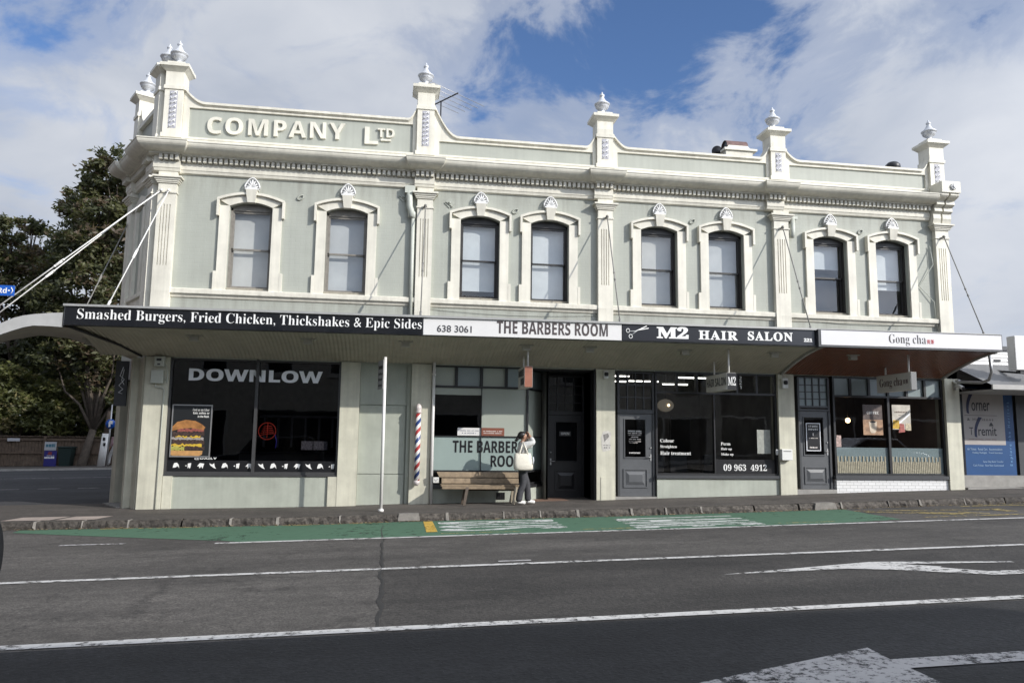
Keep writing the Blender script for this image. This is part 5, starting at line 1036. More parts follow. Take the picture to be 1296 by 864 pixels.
t = hang_sign('hanging_sign', 'small copper ended box sign reading BARBERS ROOM hung under the awning', 2.68, -1.20, -.40, 2.63, 3.10, .18, SIGNGR, SIGNGR, COPPER)
m = MB(HF(2.68, -.40)); letters(m, SB('BARBERS'), .06, .76, 2.89, 3.04, .007, .010); letters(m, SB('ROOM'), .36, .76, 2.69, 2.85, .007, .010); m.build('sign_lettering', BLACK, t)
t = hang_sign('hanging_sign', 'pale box sign reading HAIR SALON with a black M2 end hung under the awning', 7.30, -1.50, -.33, 2.66, 3.05, .22, SIGNGR, SIGNGR, BLACK)
m = MB(HF(7.30, -.33)); letters(m, SB('HAIR SALON'), .06, 1.11, 2.77, 2.96, .007, .010); m.build('sign_lettering', BLACK, t)
m = MB(lambda u, d, z: (7.30 + u, -1.50 - .006 - d, z)); letters(m, S('M2'), .015, .205, 2.76, 2.96, .001, .004); m.build('end_lettering', WHITE, t)
t = hang_sign('hanging_sign', 'pale box sign reading Gong cha hung under the red brown soffit', 11.88, -1.55, -.26, 2.76, 3.18, .15, SIGNGR, SIGNGR, mat('grey_sign_end', (0.20, 0.20, 0.20), 0.5))
m = MB(HF(11.88, -.26)); letters(m, S('Gong cha'), .12, .98, 2.83, 3.09, .007, .010, bold=-.008); letters(m, '\u8d21\u8336', 1.01, 1.20, 2.91, 3.02, .007, .010, bold=.01); m.build('sign_lettering', mat('maroon_ink', (0.07, 0.02, 0.02), 0.5), t)
t = thing('corner_sign', 'dark upright panel with pale script hung beside the corner entrance', 'sign', (-6.2, .7, 2.1))
m = MB(); m.box(-6.40, -6.14, -.72, -.66, 2.12, 3.14); m.build('sign_panel', CHAR, t)
m = MB(); m.tube([(-6.24, -.655, 3.0), (-6.30, -.655, 2.8), (-6.20, -.655, 2.72), (-6.31, -.655, 2.58), (-6.22, -.655, 2.5), (-6.31, -.655, 2.42), (-6.23, -.655, 2.4)], .010, 5); m.tube([(-6.22, -.655, 2.95), (-6.26, -.655, 2.7), (-6.20, -.655, 2.6)], .008, 5); m.build('script_emblem', GREYV, t)
# cameras, boxes
def camera_box(name, label, x, z, s=.13):
    t = thing(name, label, 'camera', (x, -.1, z), 'security cameras on the piers'); m = MB(); m.box(x - s * .55, x + s * .55, .051, .14, z - s, z + s * .8); m.build('housing', PLAST, t, bevel=.012)
    m = MB(); m.lathe(x, .15, [(.002, z - .05), (.045, z - .045), (.055, z), (.045, z + .045), (.002, z + .05)], 12); m.build('lens_dome', CHARD, t)
camera_box('security_camera', 'white box camera on the pier left of the hair salon door', 4.86, 3.06, .10)
camera_box('security_camera', 'white box camera on the pier between the salon and the tea shop', 9.47, 2.97, .14)
t = thing('security_camera', 'bullet camera on a curved arm at the right end pier', 'camera', (14.2, -.1, 3.0), 'security cameras on the piers')
m = MB(IDENT); m.tube([(14.2, -.06, 3.12), (14.2, -.18, 3.06), (14.22, -.22, 3.0)], .03, 8); m.build('bracket', PLAST, t); m = MB(IDENT); m.tube([(14.22, -.16, 3.02), (14.24, -.34, 2.93)], .05, 10); m.build('camera_body', PLAST, t); m = MB(IDENT); m.tube([(14.24, -.34, 2.93), (14.243, -.365, 2.917)], .04, 10); m.build('lens', BLACK, t)
t = thing('overflow_pipe', 'grey pipe bending from the end of the awning back to the right pier', 'pipe', (14.4, -.8, 3.0)); m = MB(IDENT)
m.tube([(13.95, -1.62, 3.62), (13.98, -1.62, 3.22), (14.0, -1.50, 3.05), (14.05, -1.2, 3.0), (14.22, -.15, 3.10), (14.23, -.06, 3.02), (14.23, -.06, 2.9)], .034, 9); m.build('pipe', ALU, t)
m = MB(IDENT); m.tube([(14.24, -.2, 3.05), (14.24, -.2, 3.15)], .05, 9); m.build('pipe_clip', ALU, t)
t = thing('alarm_box', 'cream alarm siren box high on the corner pier', 'box', (-5.23, -.1, 2.95)); m = MB(); m.box(-5.36, -5.15, .051, .18, 2.97, 3.19); m.build('housing', PIPEP, t, bevel=.015); m = MB(); m.box(-5.31, -5.21, .181, .185, 3.09, 3.14); m.box(-5.29, -5.23, .181, .185, 3.0, 3.03); m.build('dark_grille', CHARD, t)
t = thing('junction_box', 'grey painted junction box with conduit on the corner pier', 'box', (-5.28, -.1, 2.6)); m = MB(); m.box(-5.42, -5.16, .051, .15, 2.60, 2.89); m.build('housing', PIPEP, t, bevel=.012); m = MB(); m.tube([(-5.32, .09, 2.6), (-5.32, .09, 2.52), (-5.16, .08, 2.50), (-5.14, .07, 2.44), (-5.16, .07, -.1)], .013, 7); m.tube([(-5.16, .09, 2.75), (-5.08, .10, 2.62), (-5.09, .09, 2.9), (-5.14, .1, 3.02)], .011, 6); m.build('conduit', PIPEP, t)
t = thing('letter_box', 'white letter box on the pier left of the tea shop door', 'letter box', (9.46, -.1, 1.06)); m = MB(); m.box(9.29, 9.57, .051, .19, 1.06, 1.33); m.build('box_body', PLAST, t, bevel=.012); m = MB(); m.box(9.33, 9.53, .191, .194, 1.27, 1.285); m.build('slot', CHARD, t)
t = thing('doorbell', 'white doorbell on the dark jamb right of the salon window', 'doorbell', (9.30, 0, 1.2)); m = MB(); m.box(9.235, 9.305, -.03, .012, 1.18, 1.32); m.build('bell_case', PLAST, t, bevel=.01); m = MB(); m.tube([(9.27, .012, 1.25), (9.27, .02, 1.25)], .016, 8); m.build('button', GREYV, t)
t = thing('torn_poster', 'torn pale flyer stuck on the pier left of the salon door', 'poster', (4.9, -.06, 1.3))
m = MB(); m.prism([(4.77, 1.30), (4.80, 1.22), (5.0, 1.27), (4.97, 1.44), (5.0, 1.66), (4.93, 1.72), (4.80, 1.70), (4.75, 1.55)], .052, .054); m.build('torn_sheet', mat('torn_paper', (0.58, 0.56, 0.52), 0.8, 0.2, 15), t); m = MB(); m.prism([(4.83, 1.45), (4.80, 1.62), (4.92, 1.66), (4.95, 1.58)], .0545, .056); scribble(m, 4.82, 4.97, 1.30, .04, .0545, 5); scribble(m, 4.81, 4.98, 1.36, .03, .0545, 6); m.build('grey_print', mat('grey_print', (0.25, 0.24, 0.23), 0.7, 0.4, 20), t)
t = thing('foundation_vent', 'dark air vent in the plinth below the bench', 'vent', (2.36, 0, .05)); m = MB(); m.box(2.26, 2.46, -.019, -.012, .10, .26); m.build('dark_opening', BLACK, t); m = MB()
for k in range(5): m.box(2.27 + k * .042, 2.282 + k * .042, -.012, -.006, .10, .26)
m.build('grille', CHARD, t)
# barber pole
t = thing('barber_pole', 'red, white and blue striped barber pole on the pier', 'barber pole', (.41, -.16, .42))
BPM = bpy.data.materials.new('barber_stripes'); BPM.use_nodes = True; tt, bb = nodes_of(BPM)
tcn = tt.nodes.new('ShaderNodeTexCoord'); sx = tt.nodes.new('ShaderNodeSeparateXYZ'); tt.links.new(tcn.outputs['Object'], sx.inputs[0])
def tm(op, a, b=None):
    n = tt.nodes.new('ShaderNodeMath'); n.operation = op
    for i, x in enumerate((a, b)):
        if x is None: continue
        if isinstance(x, (int, float)): n.inputs[i].default_value = x
        else: tt.links.new(x, n.inputs[i])
    return n.outputs[0]
ang = tm('DIVIDE', tm('ARCTAN2', sx.outputs[1], sx.outputs[0]), 2 * PI)
fr_ = tm('FRACT', tm('ADD', tm('MULTIPLY', sx.outputs[2], 2.55), tm('MULTIPLY', ang, -1.0)))
rp = tt.nodes.new('ShaderNodeValToRGB'); rp.color_ramp.interpolation = 'CONSTANT'; tt.links.new(fr_, rp.inputs[0])
rp.color_ramp.elements[0].color = (0.75, 0.74, 0.72, 1); rp.color_ramp.elements[1].position = .25; rp.color_ramp.elements[1].color = (0.42, 0.05, 0.05, 1)
e = rp.color_ramp.elements.new(.5); e.color = (0.75, 0.74, 0.72, 1); e = rp.color_ramp.elements.new(.75); e.color = (0.03, 0.06, 0.20, 1); tt.links.new(rp.outputs[0], bb.inputs['Base Color']); bb.inputs['Roughness'].default_value = .3
m = MB(); m.lathe(.41, .16, [(.062, .53), (.062, 2.05)], 20); m.build('striped_cylinder', BPM, t)
m = MB(); m.lathe(.41, .16, [(.03, .42), (.055, .45), (.075, .49), (.07, .53)], 16); m.lathe(.41, .16, [(.07, 2.05), (.078, 2.08), (.06, 2.13), (.075, 2.15), (.07, 2.2), (.04, 2.25), (.01, 2.27)], 16); m.build('end_caps', mat('barber_cap', (0.66, 0.60, 0.58), 0.35, 0.2, 12), t)
m = MB(); m.box(.38, .44, .051, .13, .50, .56); m.box(.38, .44, .051, .13, 2.0, 2.06); m.build('bracket', ALU, t)
# parking sign on its pole at the kerb
gz = hx(-.33)
t = thing('parking_sign', 'white pole at the kerb with a parking plate seen edge on', 'street sign', (-.36, -1.45, gz))
m = MB(IDENT); m.tube([(-.36, -1.45, gz - .04), (-.37, -1.45, 3.18)], .034, 10); m.tube([(-.36, -1.45, gz - .02), (-.36, -1.45, gz + .03)], .06, 10); m.build('pole', STEELW, t)
PF = frame(-.40, -1.42, .28, -.95)
m = MB(PF); m.box(-.30, .10, .03, .036, 2.50, 3.12); m.build('sign_plate', mat('grey_sign_back', (0.42, 0.42, 0.42), 0.5, 0.15, 8, metal=0.3), t, label='grey plate seen from its back')
m = MB(PF); m.box(-.25, .05, .037, .039, 2.93, 3.0); scribble(m, -.25, .06, 2.8, .06, .037, 1); scribble(m, -.25, .06, 2.68, .06, .037, 2); scribble(m, -.25, .06, 2.56, .05, .037, 3); m.build('sign_print', CHARD, t)
# bench
t = thing('timber_bench', 'weathered timber bench with plank back in front of the barber shop window', 'bench', (1.75, -.45, .03))
BY = .40
m = MB(); m.box(.93, 2.72, .30, .66, .43, .47); m.box(.95, 2.70, .63, .672, .375, .428); m.build('seat', TIMB, t, bevel=.006)
for k, (xa, xb, z0, z1, d0) in enumerate(((.96, 2.72, .485, .60, .33), (.85, 2.72, .615, .735, .29))):
    m = MB(); m.hexa([(xa + .06 * k, d0, z0), (xb, d0, z0), (xb, d0 + .035, z0), (xa + .06 * k, d0 + .035, z0), (xa, d0 - .03, z1), (xb, d0 - .03, z1), (xb, d0 + .005, z1), (xa, d0 + .005, z1)]); m.build('back_plank', TIMB, t, bevel=.004)
for x, mt in ((1.50, TIMBD), (2.60, TIMBL)):
    g = hx(x)
    for sgn in (0, 1):
        m = MB(); d_ = .64 if sgn else .32; m.hexa([(x - .09, d_ + (.05 if sgn else -.05), g), (x - .03, d_ + (.05 if sgn else -.05), g), (x - .03, d_ + .05 + (.05 if sgn else -.05), g), (x - .09, d_ + .05 + (.05 if sgn else -.05), g), (x - .02, d_ - .02, .43), (x + .05, d_ - .02, .43), (x + .05, d_ + .03, .43), (x - .02, d_ + .03, .43)]); m.build('leg', mt, t, bevel=.004)
m = MB(); m.box(1.48, 2.64, .46, .50, .33, .40); m.build('stretcher', TIMBD, t)

# ------------------------------------------------------------------ people
def skin_obj(name, verts, edges, radii, mt, parent, sub=2, root=0):
    """grow one smooth continuous surface round a skeleton of joints"""
    me = bpy.data.meshes.new(name); org = WL[parent.name]
    me.from_pydata([tuple(Vector(v) - org) for v in verts], edges, [])
    o = bpy.data.objects.new(name, me); COL.objects.link(o)
    o.modifiers.new('skin', 'SKIN'); sl = me.skin_vertices[0].data
    for i, r in enumerate(radii): sl[i].radius = r if isinstance(r, tuple) else (r, r); sl[i].use_root = (i == root)
    s_ = o.modifiers.new('sub', 'SUBSURF'); s_.levels = sub; s_.render_levels = sub
    bpy.context.view_layer.update(); dg = bpy.context.evaluated_depsgraph_get()
    m2 = bpy.data.meshes.new_from_object(o.evaluated_get(dg)); bpy.data.objects.remove(o); bpy.data.meshes.remove(me); m2.name = name
    m2.materials.clear(); m2.materials.append(mt)
    for p_ in m2.polygons: p_.use_smooth = True
    o2 = bpy.data.objects.new(name, m2); COL.objects.link(o2); o2.parent = parent; WL[o2.name] = org; return o2
SKINM = mat('skin', (0.42, 0.24, 0.16), 0.5, 0.08, 30); HAIRM = mat('black_hair', (0.012, 0.010, 0.009), 0.4, 0.3, 60)
def person(label, base, heading, sc_, jacket_m, trouser_m, shoe_m, raise_arms=True, group=None, stride=.13):
    P = thing('person', label, 'person', base, group); ca, sa = math.cos(heading), math.sin(heading)
    T = lambda f, s, z: (base[0] + (f * ca + s * sa) * sc_, base[1] + (f * sa - s * ca) * sc_, base[2] + z * sc_)      # s>0 is the person's right
    q = lambda L: [T(*p) for p in L]; k = sc_; R_ = lambda L: [tuple(v * k for v in r) if isinstance(r, tuple) else r * k for r in L]
    ff = stride
    body = [(0, 0, .88), (0, 0, 1.06), (.0, 0, 1.24), (.01, 0, 1.36), (.025, 0, 1.43), (.05, 0, 1.475), (.045, 0, 1.53), (.03, 0, 1.585)]
    rad = [(.12, .15), (.10, .125), (.10, .14), (.055, .06), (.045, .048), (.078, .066), (.088, .073), (.060, .055)]
    E = [(i, i + 1) for i in range(7)]
    def add(p, r, to): body.append(p); rad.append(r); E.append((to, len(body) - 1)); return len(body) - 1
    nose = add((.135, 0, 1.492), .012, 5); chin = add((.105, 0, 1.432), .026, 5)
    hands = []
    if raise_arms: arms = ((1, (.0, .175, 1.315), (.235, .19, 1.375), (.150, .085, 1.535)), (-1, (.02, -.175, 1.315), (.25, -.17, 1.30), (.165, -.045, 1.515)))
    else: arms = ((1, (.0, .175, 1.315), (-.06, .22, 1.06), (.04, .23, .84)), (-1, (.0, -.175, 1.315), (-.02, -.22, 1.06), (.10, -.22, .85)))
    for sg, sh, el, ha in arms:
        a = add(sh, .058, 2); b = add(el, .043, a); c = add(tuple(el[i] * .18 + ha[i] * .82 for i in range(3)), .030, b); d = add(ha, (.040, .022), c)
        dv = Vector(ha) - Vector(el); dv.normalize(); ln = [.052, .066, .072, .066]; side = Vector((-.35, sg * -.9, .2)) if raise_arms else Vector((1, 0, 0)); side = (side - dv * side.dot(dv)).normalized()
        cur = Vector((-.7, -sg * .5, 0)) if raise_arms else Vector((0, -sg, 0))
        for j in range(4):
            o_ = side * (j - 1.5) * .019; p1 = Vector(ha) + dv * .045 + o_; p2 = p1 + dv * ln[j] * .55 + cur * .010; p3 = p2 + dv * ln[j] * .35 + cur * .025
            x1 = add(tuple(p1), .0095, d); x2 = add(tuple(p2), .0088, x1); add(tuple(p3), .0075, x2)
        t1 = Vector(ha) + dv * .01 + side * .042; t2 = t1 + dv * .035 + side * .02; x1 = add(tuple(t1), .011, d); add(tuple(t2), .009, x1)
    legs = ((.09, (0, .09, .84), (ff * .15, .10, .46), (-ff * .7, .105, .085)), (-.09, (0, -.09, .84), (ff * 1.0, -.10, .47), (ff * 1.25, -.105, .085)))
    for s, hp, kn, an in legs:
        a = add(hp, .085, 0); b = add(kn, .055, a); c = add(an, .036, b); add((an[0] + .11, an[1] + (.01 if s > 0 else -.01), .04), .028, c)
    skin_obj('body', q(body), E, R_(rad), SKINM, P)
    # trousers: wide straight legs from the waist
    tv = [(0, 0, .98), (0, 0, .88)]; tr = [(.125, .155), (.135, .165)]; te = [(0, 1)]
    for s, hp, kn, an in legs:
        n0 = len(tv); tv += [(hp[0], hp[1] * 1.0, .80), (kn[0] * .6, kn[1], .60), kn, (an[0] * .75 + kn[0] * .25, an[1], .24), (an[0], an[1], .045)]; tr += [.100, .090, .082, .080, .082]; te += [(1, n0)] + [(n0 + i, n0 + i + 1) for i in range(4)]
    skin_obj('trousers', q(tv), te, R_(tr), trouser_m, P)
    jv = [(0, 0, .92), (0, 0, 1.06), (.0, 0, 1.22), (.0, 0, 1.335), (.012, 0, 1.385)]; jr = [(.155, .185), (.145, .170), (.135, .170), (.085, .115), (.066, .07)]; je = [(i, i + 1) for i in range(4)]
    for sg, sh, el, ha in arms:
        n0 = len(jv); w_ = tuple(el[i] * .25 + ha[i] * .75 for i in range(3)); mid = tuple((sh[i] + el[i]) / 2 for i in range(3))
        jv += [sh, mid, el, w_]; jr += [.078, .074, .072, .050]; je += [(2, n0), (n0, n0 + 1), (n0 + 1, n0 + 2), (n0 + 2, n0 + 3)]
    skin_obj('jacket', q(jv), je, R_(jr), jacket_m, P)
    mb = MB(IDENT)
    for cf, cz, rf, rs, rz in ((-.012, 1.537, .098, .088, .092), (-.105, 1.452, .048, .050, .060)):
        vs = []; nu, nv = 18, 12
        for a in range(nv + 1):
            for b_ in range(nu):
                th = PI * a / nv; ph = 2 * PI * b_ / nu; w = 1 + .035 * math.sin(5 * ph + 3 * th)
                vs.append(T(cf + rf * w * math.sin(th) * math.cos(ph) - (.03 if math.cos(th) < -.2 else 0), rs * w * math.sin(th) * math.sin(ph), cz + rz * math.cos(th)))
        mb.add(vs, [(a * nu + b_, a * nu + (b_ + 1) % nu, (a + 1) * nu + (b_ + 1) % nu, (a + 1) * nu + b_) for a in range(nv) for b_ in range(nu)], True)
    mb.build('hair', HAIRM, P)
    mb = MB(IDENT)
    for s in (-1, 1):
        mb.tube([T(.118, s * .033, 1.512), T(.126, s * .033, 1.512)], .011 * k, 6); mb.tube([T(.118, s * .022, 1.53), T(.110, s * .05, 1.532)], .005 * k, 5)
    mb.build('eyes', HAIRM, P)
    mb = MB(IDENT); mb.tube([T(.118, -.022, 1.458), T(.124, 0, 1.457), T(.118, .022, 1.458)], .006 * k, 5); mb.build('mouth', mat('lips', (0.28, 0.10, 0.09), 0.5) if 'lips' not in MATS else MATS['lips'], P)
    mb = MB(IDENT)
    for s in (-1, 1): mb.tube([T(.03, s * .080, 1.525), T(.022, s * .088, 1.505), T(.03, s * .080, 1.475)], .012 * k, 6)
    mb.build('ears', SKINM, P)
    for s, hp, kn, an in legs:
        y = an[1]; skin_obj('shoe', q([(an[0] - .035, y, .048), (an[0] + .05, y, .050), (an[0] + .125, y, .040), (an[0] + .165, y, .036)]), [(0, 1), (1, 2), (2, 3)], R_([(.046, .040), (.046, .042), (.038, .044), (.026, .034)]), shoe_m, P)
    return P, T
DENIM = mat('charcoal_denim', (0.050, 0.050, 0.056), 0.8, 0.3, 14, 0.3, 90); JACK = mat('pale_grey_jacket', (0.62, 0.62, 0.60), 0.8, 0.18, 16, 0.35, 40); SHOE = mat('white_trainers', (0.74, 0.73, 0.70), 0.6, 0.1, 20); CANV = mat('cream_canvas', (0.72, 0.68, 0.58), 0.8, 0.12, 14, 0.3, 40)
pg, PT = person('woman in pale grey jacket and dark jeans with raised arms beside the bench', (2.72, -.78, hx(2.72) + .012), 0.0, .985, JACK, DENIM, SHOE)
bag = thing('tote_bag', 'large cream canvas tote bag hanging from the shoulder of the woman by the bench', 'bag', PT(-.02, .26, .76))
mb = MB(IDENT); rings = []
prof = [(.19, .075, .765), (.215, .095, .80), (.22, .10, .90), (.20, .085, 1.02), (.185, .07, 1.12), (.175, .06, 1.135)]
nb = 20; vs = []
for hw, hd, z in prof:
    for i in range(nb):
        a = 2 * PI * i / nb; c = math.cos(a); s_ = math.sin(a); e_ = .55
        vs.append(PT(-.015 + math.copysign(abs(c) ** e_, c) * hw + (z - .76) * -.06, .275 + math.copysign(abs(s_) ** e_, s_) * hd, z + .008 * math.sin(3 * a)))
fs = [(j * nb + i, j * nb + (i + 1) % nb, (j + 1) * nb + (i + 1) % nb, (j + 1) * nb + i) for j in range(len(prof) - 1) for i in range(nb)] + [tuple(range(nb))]
mb.add(vs, fs, True); mb.build('bag_body', CANV, bag)
for sd in (.335, .215):
    mb = MB(IDENT); pts = [PT(-.12, sd, 1.0), PT(-.115, sd - .0, 1.13), PT(-.05, .235, 1.30), PT(-.02, .19, 1.402), PT(.015, .235, 1.30), PT(.075, sd, 1.13), PT(.085, sd, 1.0)]; mb.tube(pts, .014, 6); mb.build('strap', CANV, bag)
mb = MB(IDENT); mb.tube([PT(.19, .345, 1.06), PT(.20, .35, .98), PT(.18, .36, .90)], .012, 5); mb.build('tag_ribbon', GREYV, bag)
PINK = mat('dusty_pink_top', (0.30, 0.20, 0.21), 0.8, 0.1, 10)
person('distant pedestrian in a dusty pink top and pale trousers on the far footpath', (-12.93, 21.3, .065), 2.6, .98, PINK, mat('pale_trousers', (0.48, 0.47, 0.46), 0.8), SHOE, raise_arms=False, stride=.2)

# ------------------------------------------------------------------ roof-top things
t = thing('tv_antenna', 'thin rooftop television aerial behind the parapet beside the second urn', 'antenna', (.85, .9, 8.3)); m = MB(IDENT)
m.tube([(.80, .80, 8.25), (.80, .80, 10.0)], .018, 7); m.build('mast', CHARD, t); m = MB(IDENT); m.tube([(.66, .98, 9.99), (1.19, .31, 10.03)], .018, 7); m.build('boom', CHARD, t); m = MB(IDENT)
for k in range(5):
    f = .05 + k * .22; c = Vector((.66, .98, 10.0)).lerp(Vector((1.19, .31, 10.04)), f); w = 1.0 - .05 * (4 - k); m.tube([c - Vector((.78, .62, 0)) * w, c + Vector((.78, .62, 0)) * w], .008, 5)
m.build('elements', ALU, t)
t = thing('roof_cowl', 'reddish brown half-round cowl on a white base behind the parapet', 'roof vent', (9.1, 1.5, 8.3)); m = MB(IDENT); m.box(8.72, 9.5, 1.3, 1.9, 8.2, 9.50); m.box(8.66, 9.62, 1.25, 1.95, 9.50, 9.56); m.hexa([(8.75, 1.33, 9.56), (9.47, 1.33, 9.56), (9.47, 1.87, 9.56), (8.75, 1.87, 9.56), (8.86, 1.4, 9.70), (9.40, 1.4, 9.70), (9.40, 1.8, 9.70), (8.86, 1.8, 9.70)]); m.build('cowl_base', CREAM, t)
RUST = mat('rusty_brown_metal', (0.15, 0.085, 0.075), 0.6, 0.4, 8); m = MB(IDENT); n = 14; pts = [(1.6 + .21 * math.cos(PI * k / n), 9.66 + .22 * math.sin(PI * k / n)) for k in range(n + 1)]
m.add([(8.80, y, z) for y, z in pts] + [(9.42, y, z) for y, z in pts], [(i, i + 1, n + 2 + i, n + 1 + i) for i in range(n)], True); m.build('cowl_hood', RUST, t)
m = MB(IDENT); m.add([(8.84, y, z) for y, z in pts], [tuple(range(n + 1))]); m.build('dark_mouth', BLACK, t)
t = thing('roof_flue', 'dark round flue mouth left of the brown roof cowl', 'roof vent', (8.5, 1.7, 8.3)); m = MB(IDENT); m.tube([(8.60, 1.75, 8.2), (8.60, 1.75, 9.4)], .12, 12); m.build('flue_pipe', RUST, t); m = MB(IDENT); m.tube([(8.58, 1.60, 9.58), (8.78, 1.9, 9.59)], .14, 16); m.build('flue_mouth', BLACK, t)
t = thing('roof_ventilator', 'dark domed ventilator just showing above the right parapet', 'roof vent', (13.95, 1.5, 8.3)); m = MB(IDENT); m.lathe(13.93, 1.5, [(.15, 8.2), (.15, 9.3), (.21, 9.42), (.20, 9.50), (.13, 9.57), (.02, 9.60)], 18); m.build('dome', CHARD, t)

# ------------------------------------------------------------------ neighbours and street things
NB = thing('neighbour_shop', 'low white shop next door with a grey lean-to canopy', 'building', (17, .5, .4))
m = MB(); 
for k in range(8): m.side([(-.5, 3.25 + k * .1), (-.47, 3.25 + k * .1), (-.49, 3.35 + k * .1), (-.5, 3.35 + k * .1)], 14.42, 24)
m.box(14.42, 24, -8, -.5, 3.2, 4.05); m.build('weatherboard_wall', mat('white_weatherboard', (0.72, 0.71, 0.69), 0.6, 0.1, 3), NB)
m = MB(); m.box(14.42, 24, -8, -.42, 4.052, 4.16); m.build('roof_edge', CHAR, NB)
m = MB(); m.box(14.45, 24, -1.0, -.62, .2, 3.2); m.build('shopfront', CHARD, NB); m = MB(); m.box(14.45, 24, -.62, -.35, .2, .70); m.build('base_wall', CONC, NB); m = MB(); m.box(14.45, 24, -.9, .05, hx(15) - .1, .40); m.build('front_step', CONC, NB)
m = MB(); n = 90
xs = [14.44 + i * .08 for i in range(n)]
vs = []
for x in xs:
    for d, z in ((-.5, 3.66), (1.05, 2.97)): vs.append((x, d, z + .012 * math.sin(x * 2 * PI / .16)))
m.add(vs, [(i * 2, i * 2 + 2, i * 2 + 3, i * 2 + 1) for i in range(n - 1)], True); m.build('canopy_roof', mat('grey_iron_roof', (0.20, 0.20, 0.20), 0.5, 0.15, 2, metal=0.2), NB)
m = MB(); m.box(14.44, 22, 1.05, 1.10, 2.86, 2.98); m.box(14.44, 22, -.5, 1.05, 2.84, 2.86); m.build('canopy_fascia', mat('pale_fascia', (0.40, 0.39, 0.37), 0.6, 0.1, 4), NB)
m = MB(); m.box(15.9, 16.1, -.48, -.46, 3.74, 3.80); m.box(16.35, 16.6, -.48, -.46, 3.72, 3.84); m.build('wall_vent', CHARD, NB)
m = MB(); m.box(16.55, 17.2, -.62, -.56, .7, 3.0); m.build('shop_door', CHAR, NB)
t = thing('window_poster', 'large grey and blue window poster headed Corner in the shop next door', 'sign', (15.6, .55, .66))
m = MB(); m.box(14.88, 16.42, -.55, -.53, .66, 3.06); m.build('blue_sheet', mat('poster_blue', (0.009, 0.065, 0.20), 0.4, 0.15, 2), t); m = MB(); m.box(14.90, 16.14, -.529, -.525, 1.50, 3.0); m.build('grey_sheet', mat('poster_grey', (0.40, 0.37, 0.35), 0.5, 0.1, 2), t); m = MB(); m.box(14.78, 14.87, -.56, -.48, .4, 3.1); m.box(14.78, 16.5, -.56, -.5, 3.062, 3.11); m.build('poster_surround', SIGNDK, t)
m = MB(); letters(m, 'orner', 15.17, 15.72, 2.40, 2.63, -.524, -.521, bold=.008); letters(m, '& Horizons', 15.02, 15.80, 2.14, 2.21, -.524, -.521, spacing=1.3); m.box(14.94, 15.92, -.524, -.522, 2.275, 2.285); letters(m, 'T', 15.06, 15.18, 1.76, 1.96, -.524, -.521); letters(m, 'remit', 15.33, 15.88, 1.74, 1.98, -.524, -.521, bold=.008); m.prism([(15.66, 2.0), (15.80, 2.0), (15.76, 2.07), (15.73, 2.10), (15.70, 2.07)], -.524, -.521); m.build('dark_lettering', mat('poster_ink', (0.03, 0.03, 0.035), 0.5), t)
NAVY = mat('navy_ink', (0.012, 0.018, 0.07), 0.5)
for x, z, s in ((15.0, 2.62, 1.0), (15.20, 1.95, .85)): m = MB(); m.strip([(x + .02 + .16 * s * (k / 8) ** 1.6 - .10 * s * math.sin(PI * k / 8) * .4, z - .28 * s + .62 * s * k / 8) for k in range(9)], [(x + .09 + .20 * s * (k / 8) ** 1.6 - .10 * s * math.sin(PI * k / 8) * .4, z - .30 * s + .62 * s * k / 8) for k in range(9)], -.524, -.521); m.build('blue_swoosh', NAVY, t)
PBI = mat('pale_blue_ink', (0.30, 0.42, 0.58), 0.5)
for tx, x0, x1, z0, z1 in (('Air Tickets   Rental Cars   Accommodation', 14.97, 16.02, 1.355, 1.42), ('Holiday Packages   Travel Insurance', 15.12, 16.02, 1.255, 1.32), ('Same Day Bank Transfer', 15.42, 16.03, 1.02, 1.085), ('Cash Pickup   Best Rate Guaranteed', 15.12, 16.03, .92, .985)): m = MB(); letters(m, tx, x0, x1, z0, z1, -.5285, -.526); m.build('white_lettering', PBI, t)
m = MB(lambda u, d, z: (16.28 - z, -d, .95 + u)); letters(m, 'Explore the Horizons', .0, 1.7, -.05, .05, -.5285, -.526, spacing=1.5); m.build('side_lettering', mat('light_blue_ink', (0.16, 0.34, 0.58), 0.5), t)
m = MB(); letters(m, 'your money, your way', 15.03, 15.86, 1.615, 1.66, -.524, -.521, spacing=1.2); m.build('tag_line', mat('dull_red_ink', (0.28, 0.17, 0.15), 0.5), t)
t = thing('projecting_lightbox', 'blank white lightbox sign projecting above the canopy next door', 'sign', (15.5, -1, 3.3)); m = MB(IDENT); m.box(15.16, 16.0, -1.08, -.82, 3.36, 4.22); m.build('lightbox_case', SIGNWH, t, bevel=.01); m = MB(IDENT); m.box(15.3, 15.8, -1.04, -.9, 3.28, 3.35); m.tube([(15.6, -.9, 3.3), (15.6, .5, 3.5)], .03, 7); m.build('bracket', CHARD, t)
t = thing('street_name_sign', 'blue street name blade ending in Rd and an arrow at the left edge', 'street sign', (-8.3, -3.0, -.2)); m = MB(IDENT); m.tube([(-8.5, -2.95, -.4), (-8.5, -2.95, 4.3)], .04, 9); m.build('pole', ALU, t)
BLUE = mat('street_sign_blue', (0.010, 0.090, 0.42), 0.35); m = MB(); m.box(-8.45, -7.02, 2.98, 3.0, 3.93, 4.12); m.build('blade', BLUE, t, bevel=.004); m = MB(lambda u, d, z: (u, -d, z)); letters(m, SB('Rd'), -7.29, -7.145, 3.975, 4.075, 3.001, 3.004); m.tube([(-7.075, 3.002, 4.085), (-7.045, 3.002, 4.025), (-7.075, 3.002, 3.965)], .008, 5); m.box(-7.125, -7.095, 3.001, 3.003, 4.015, 4.04); m.build('lettering', WHITE, t)
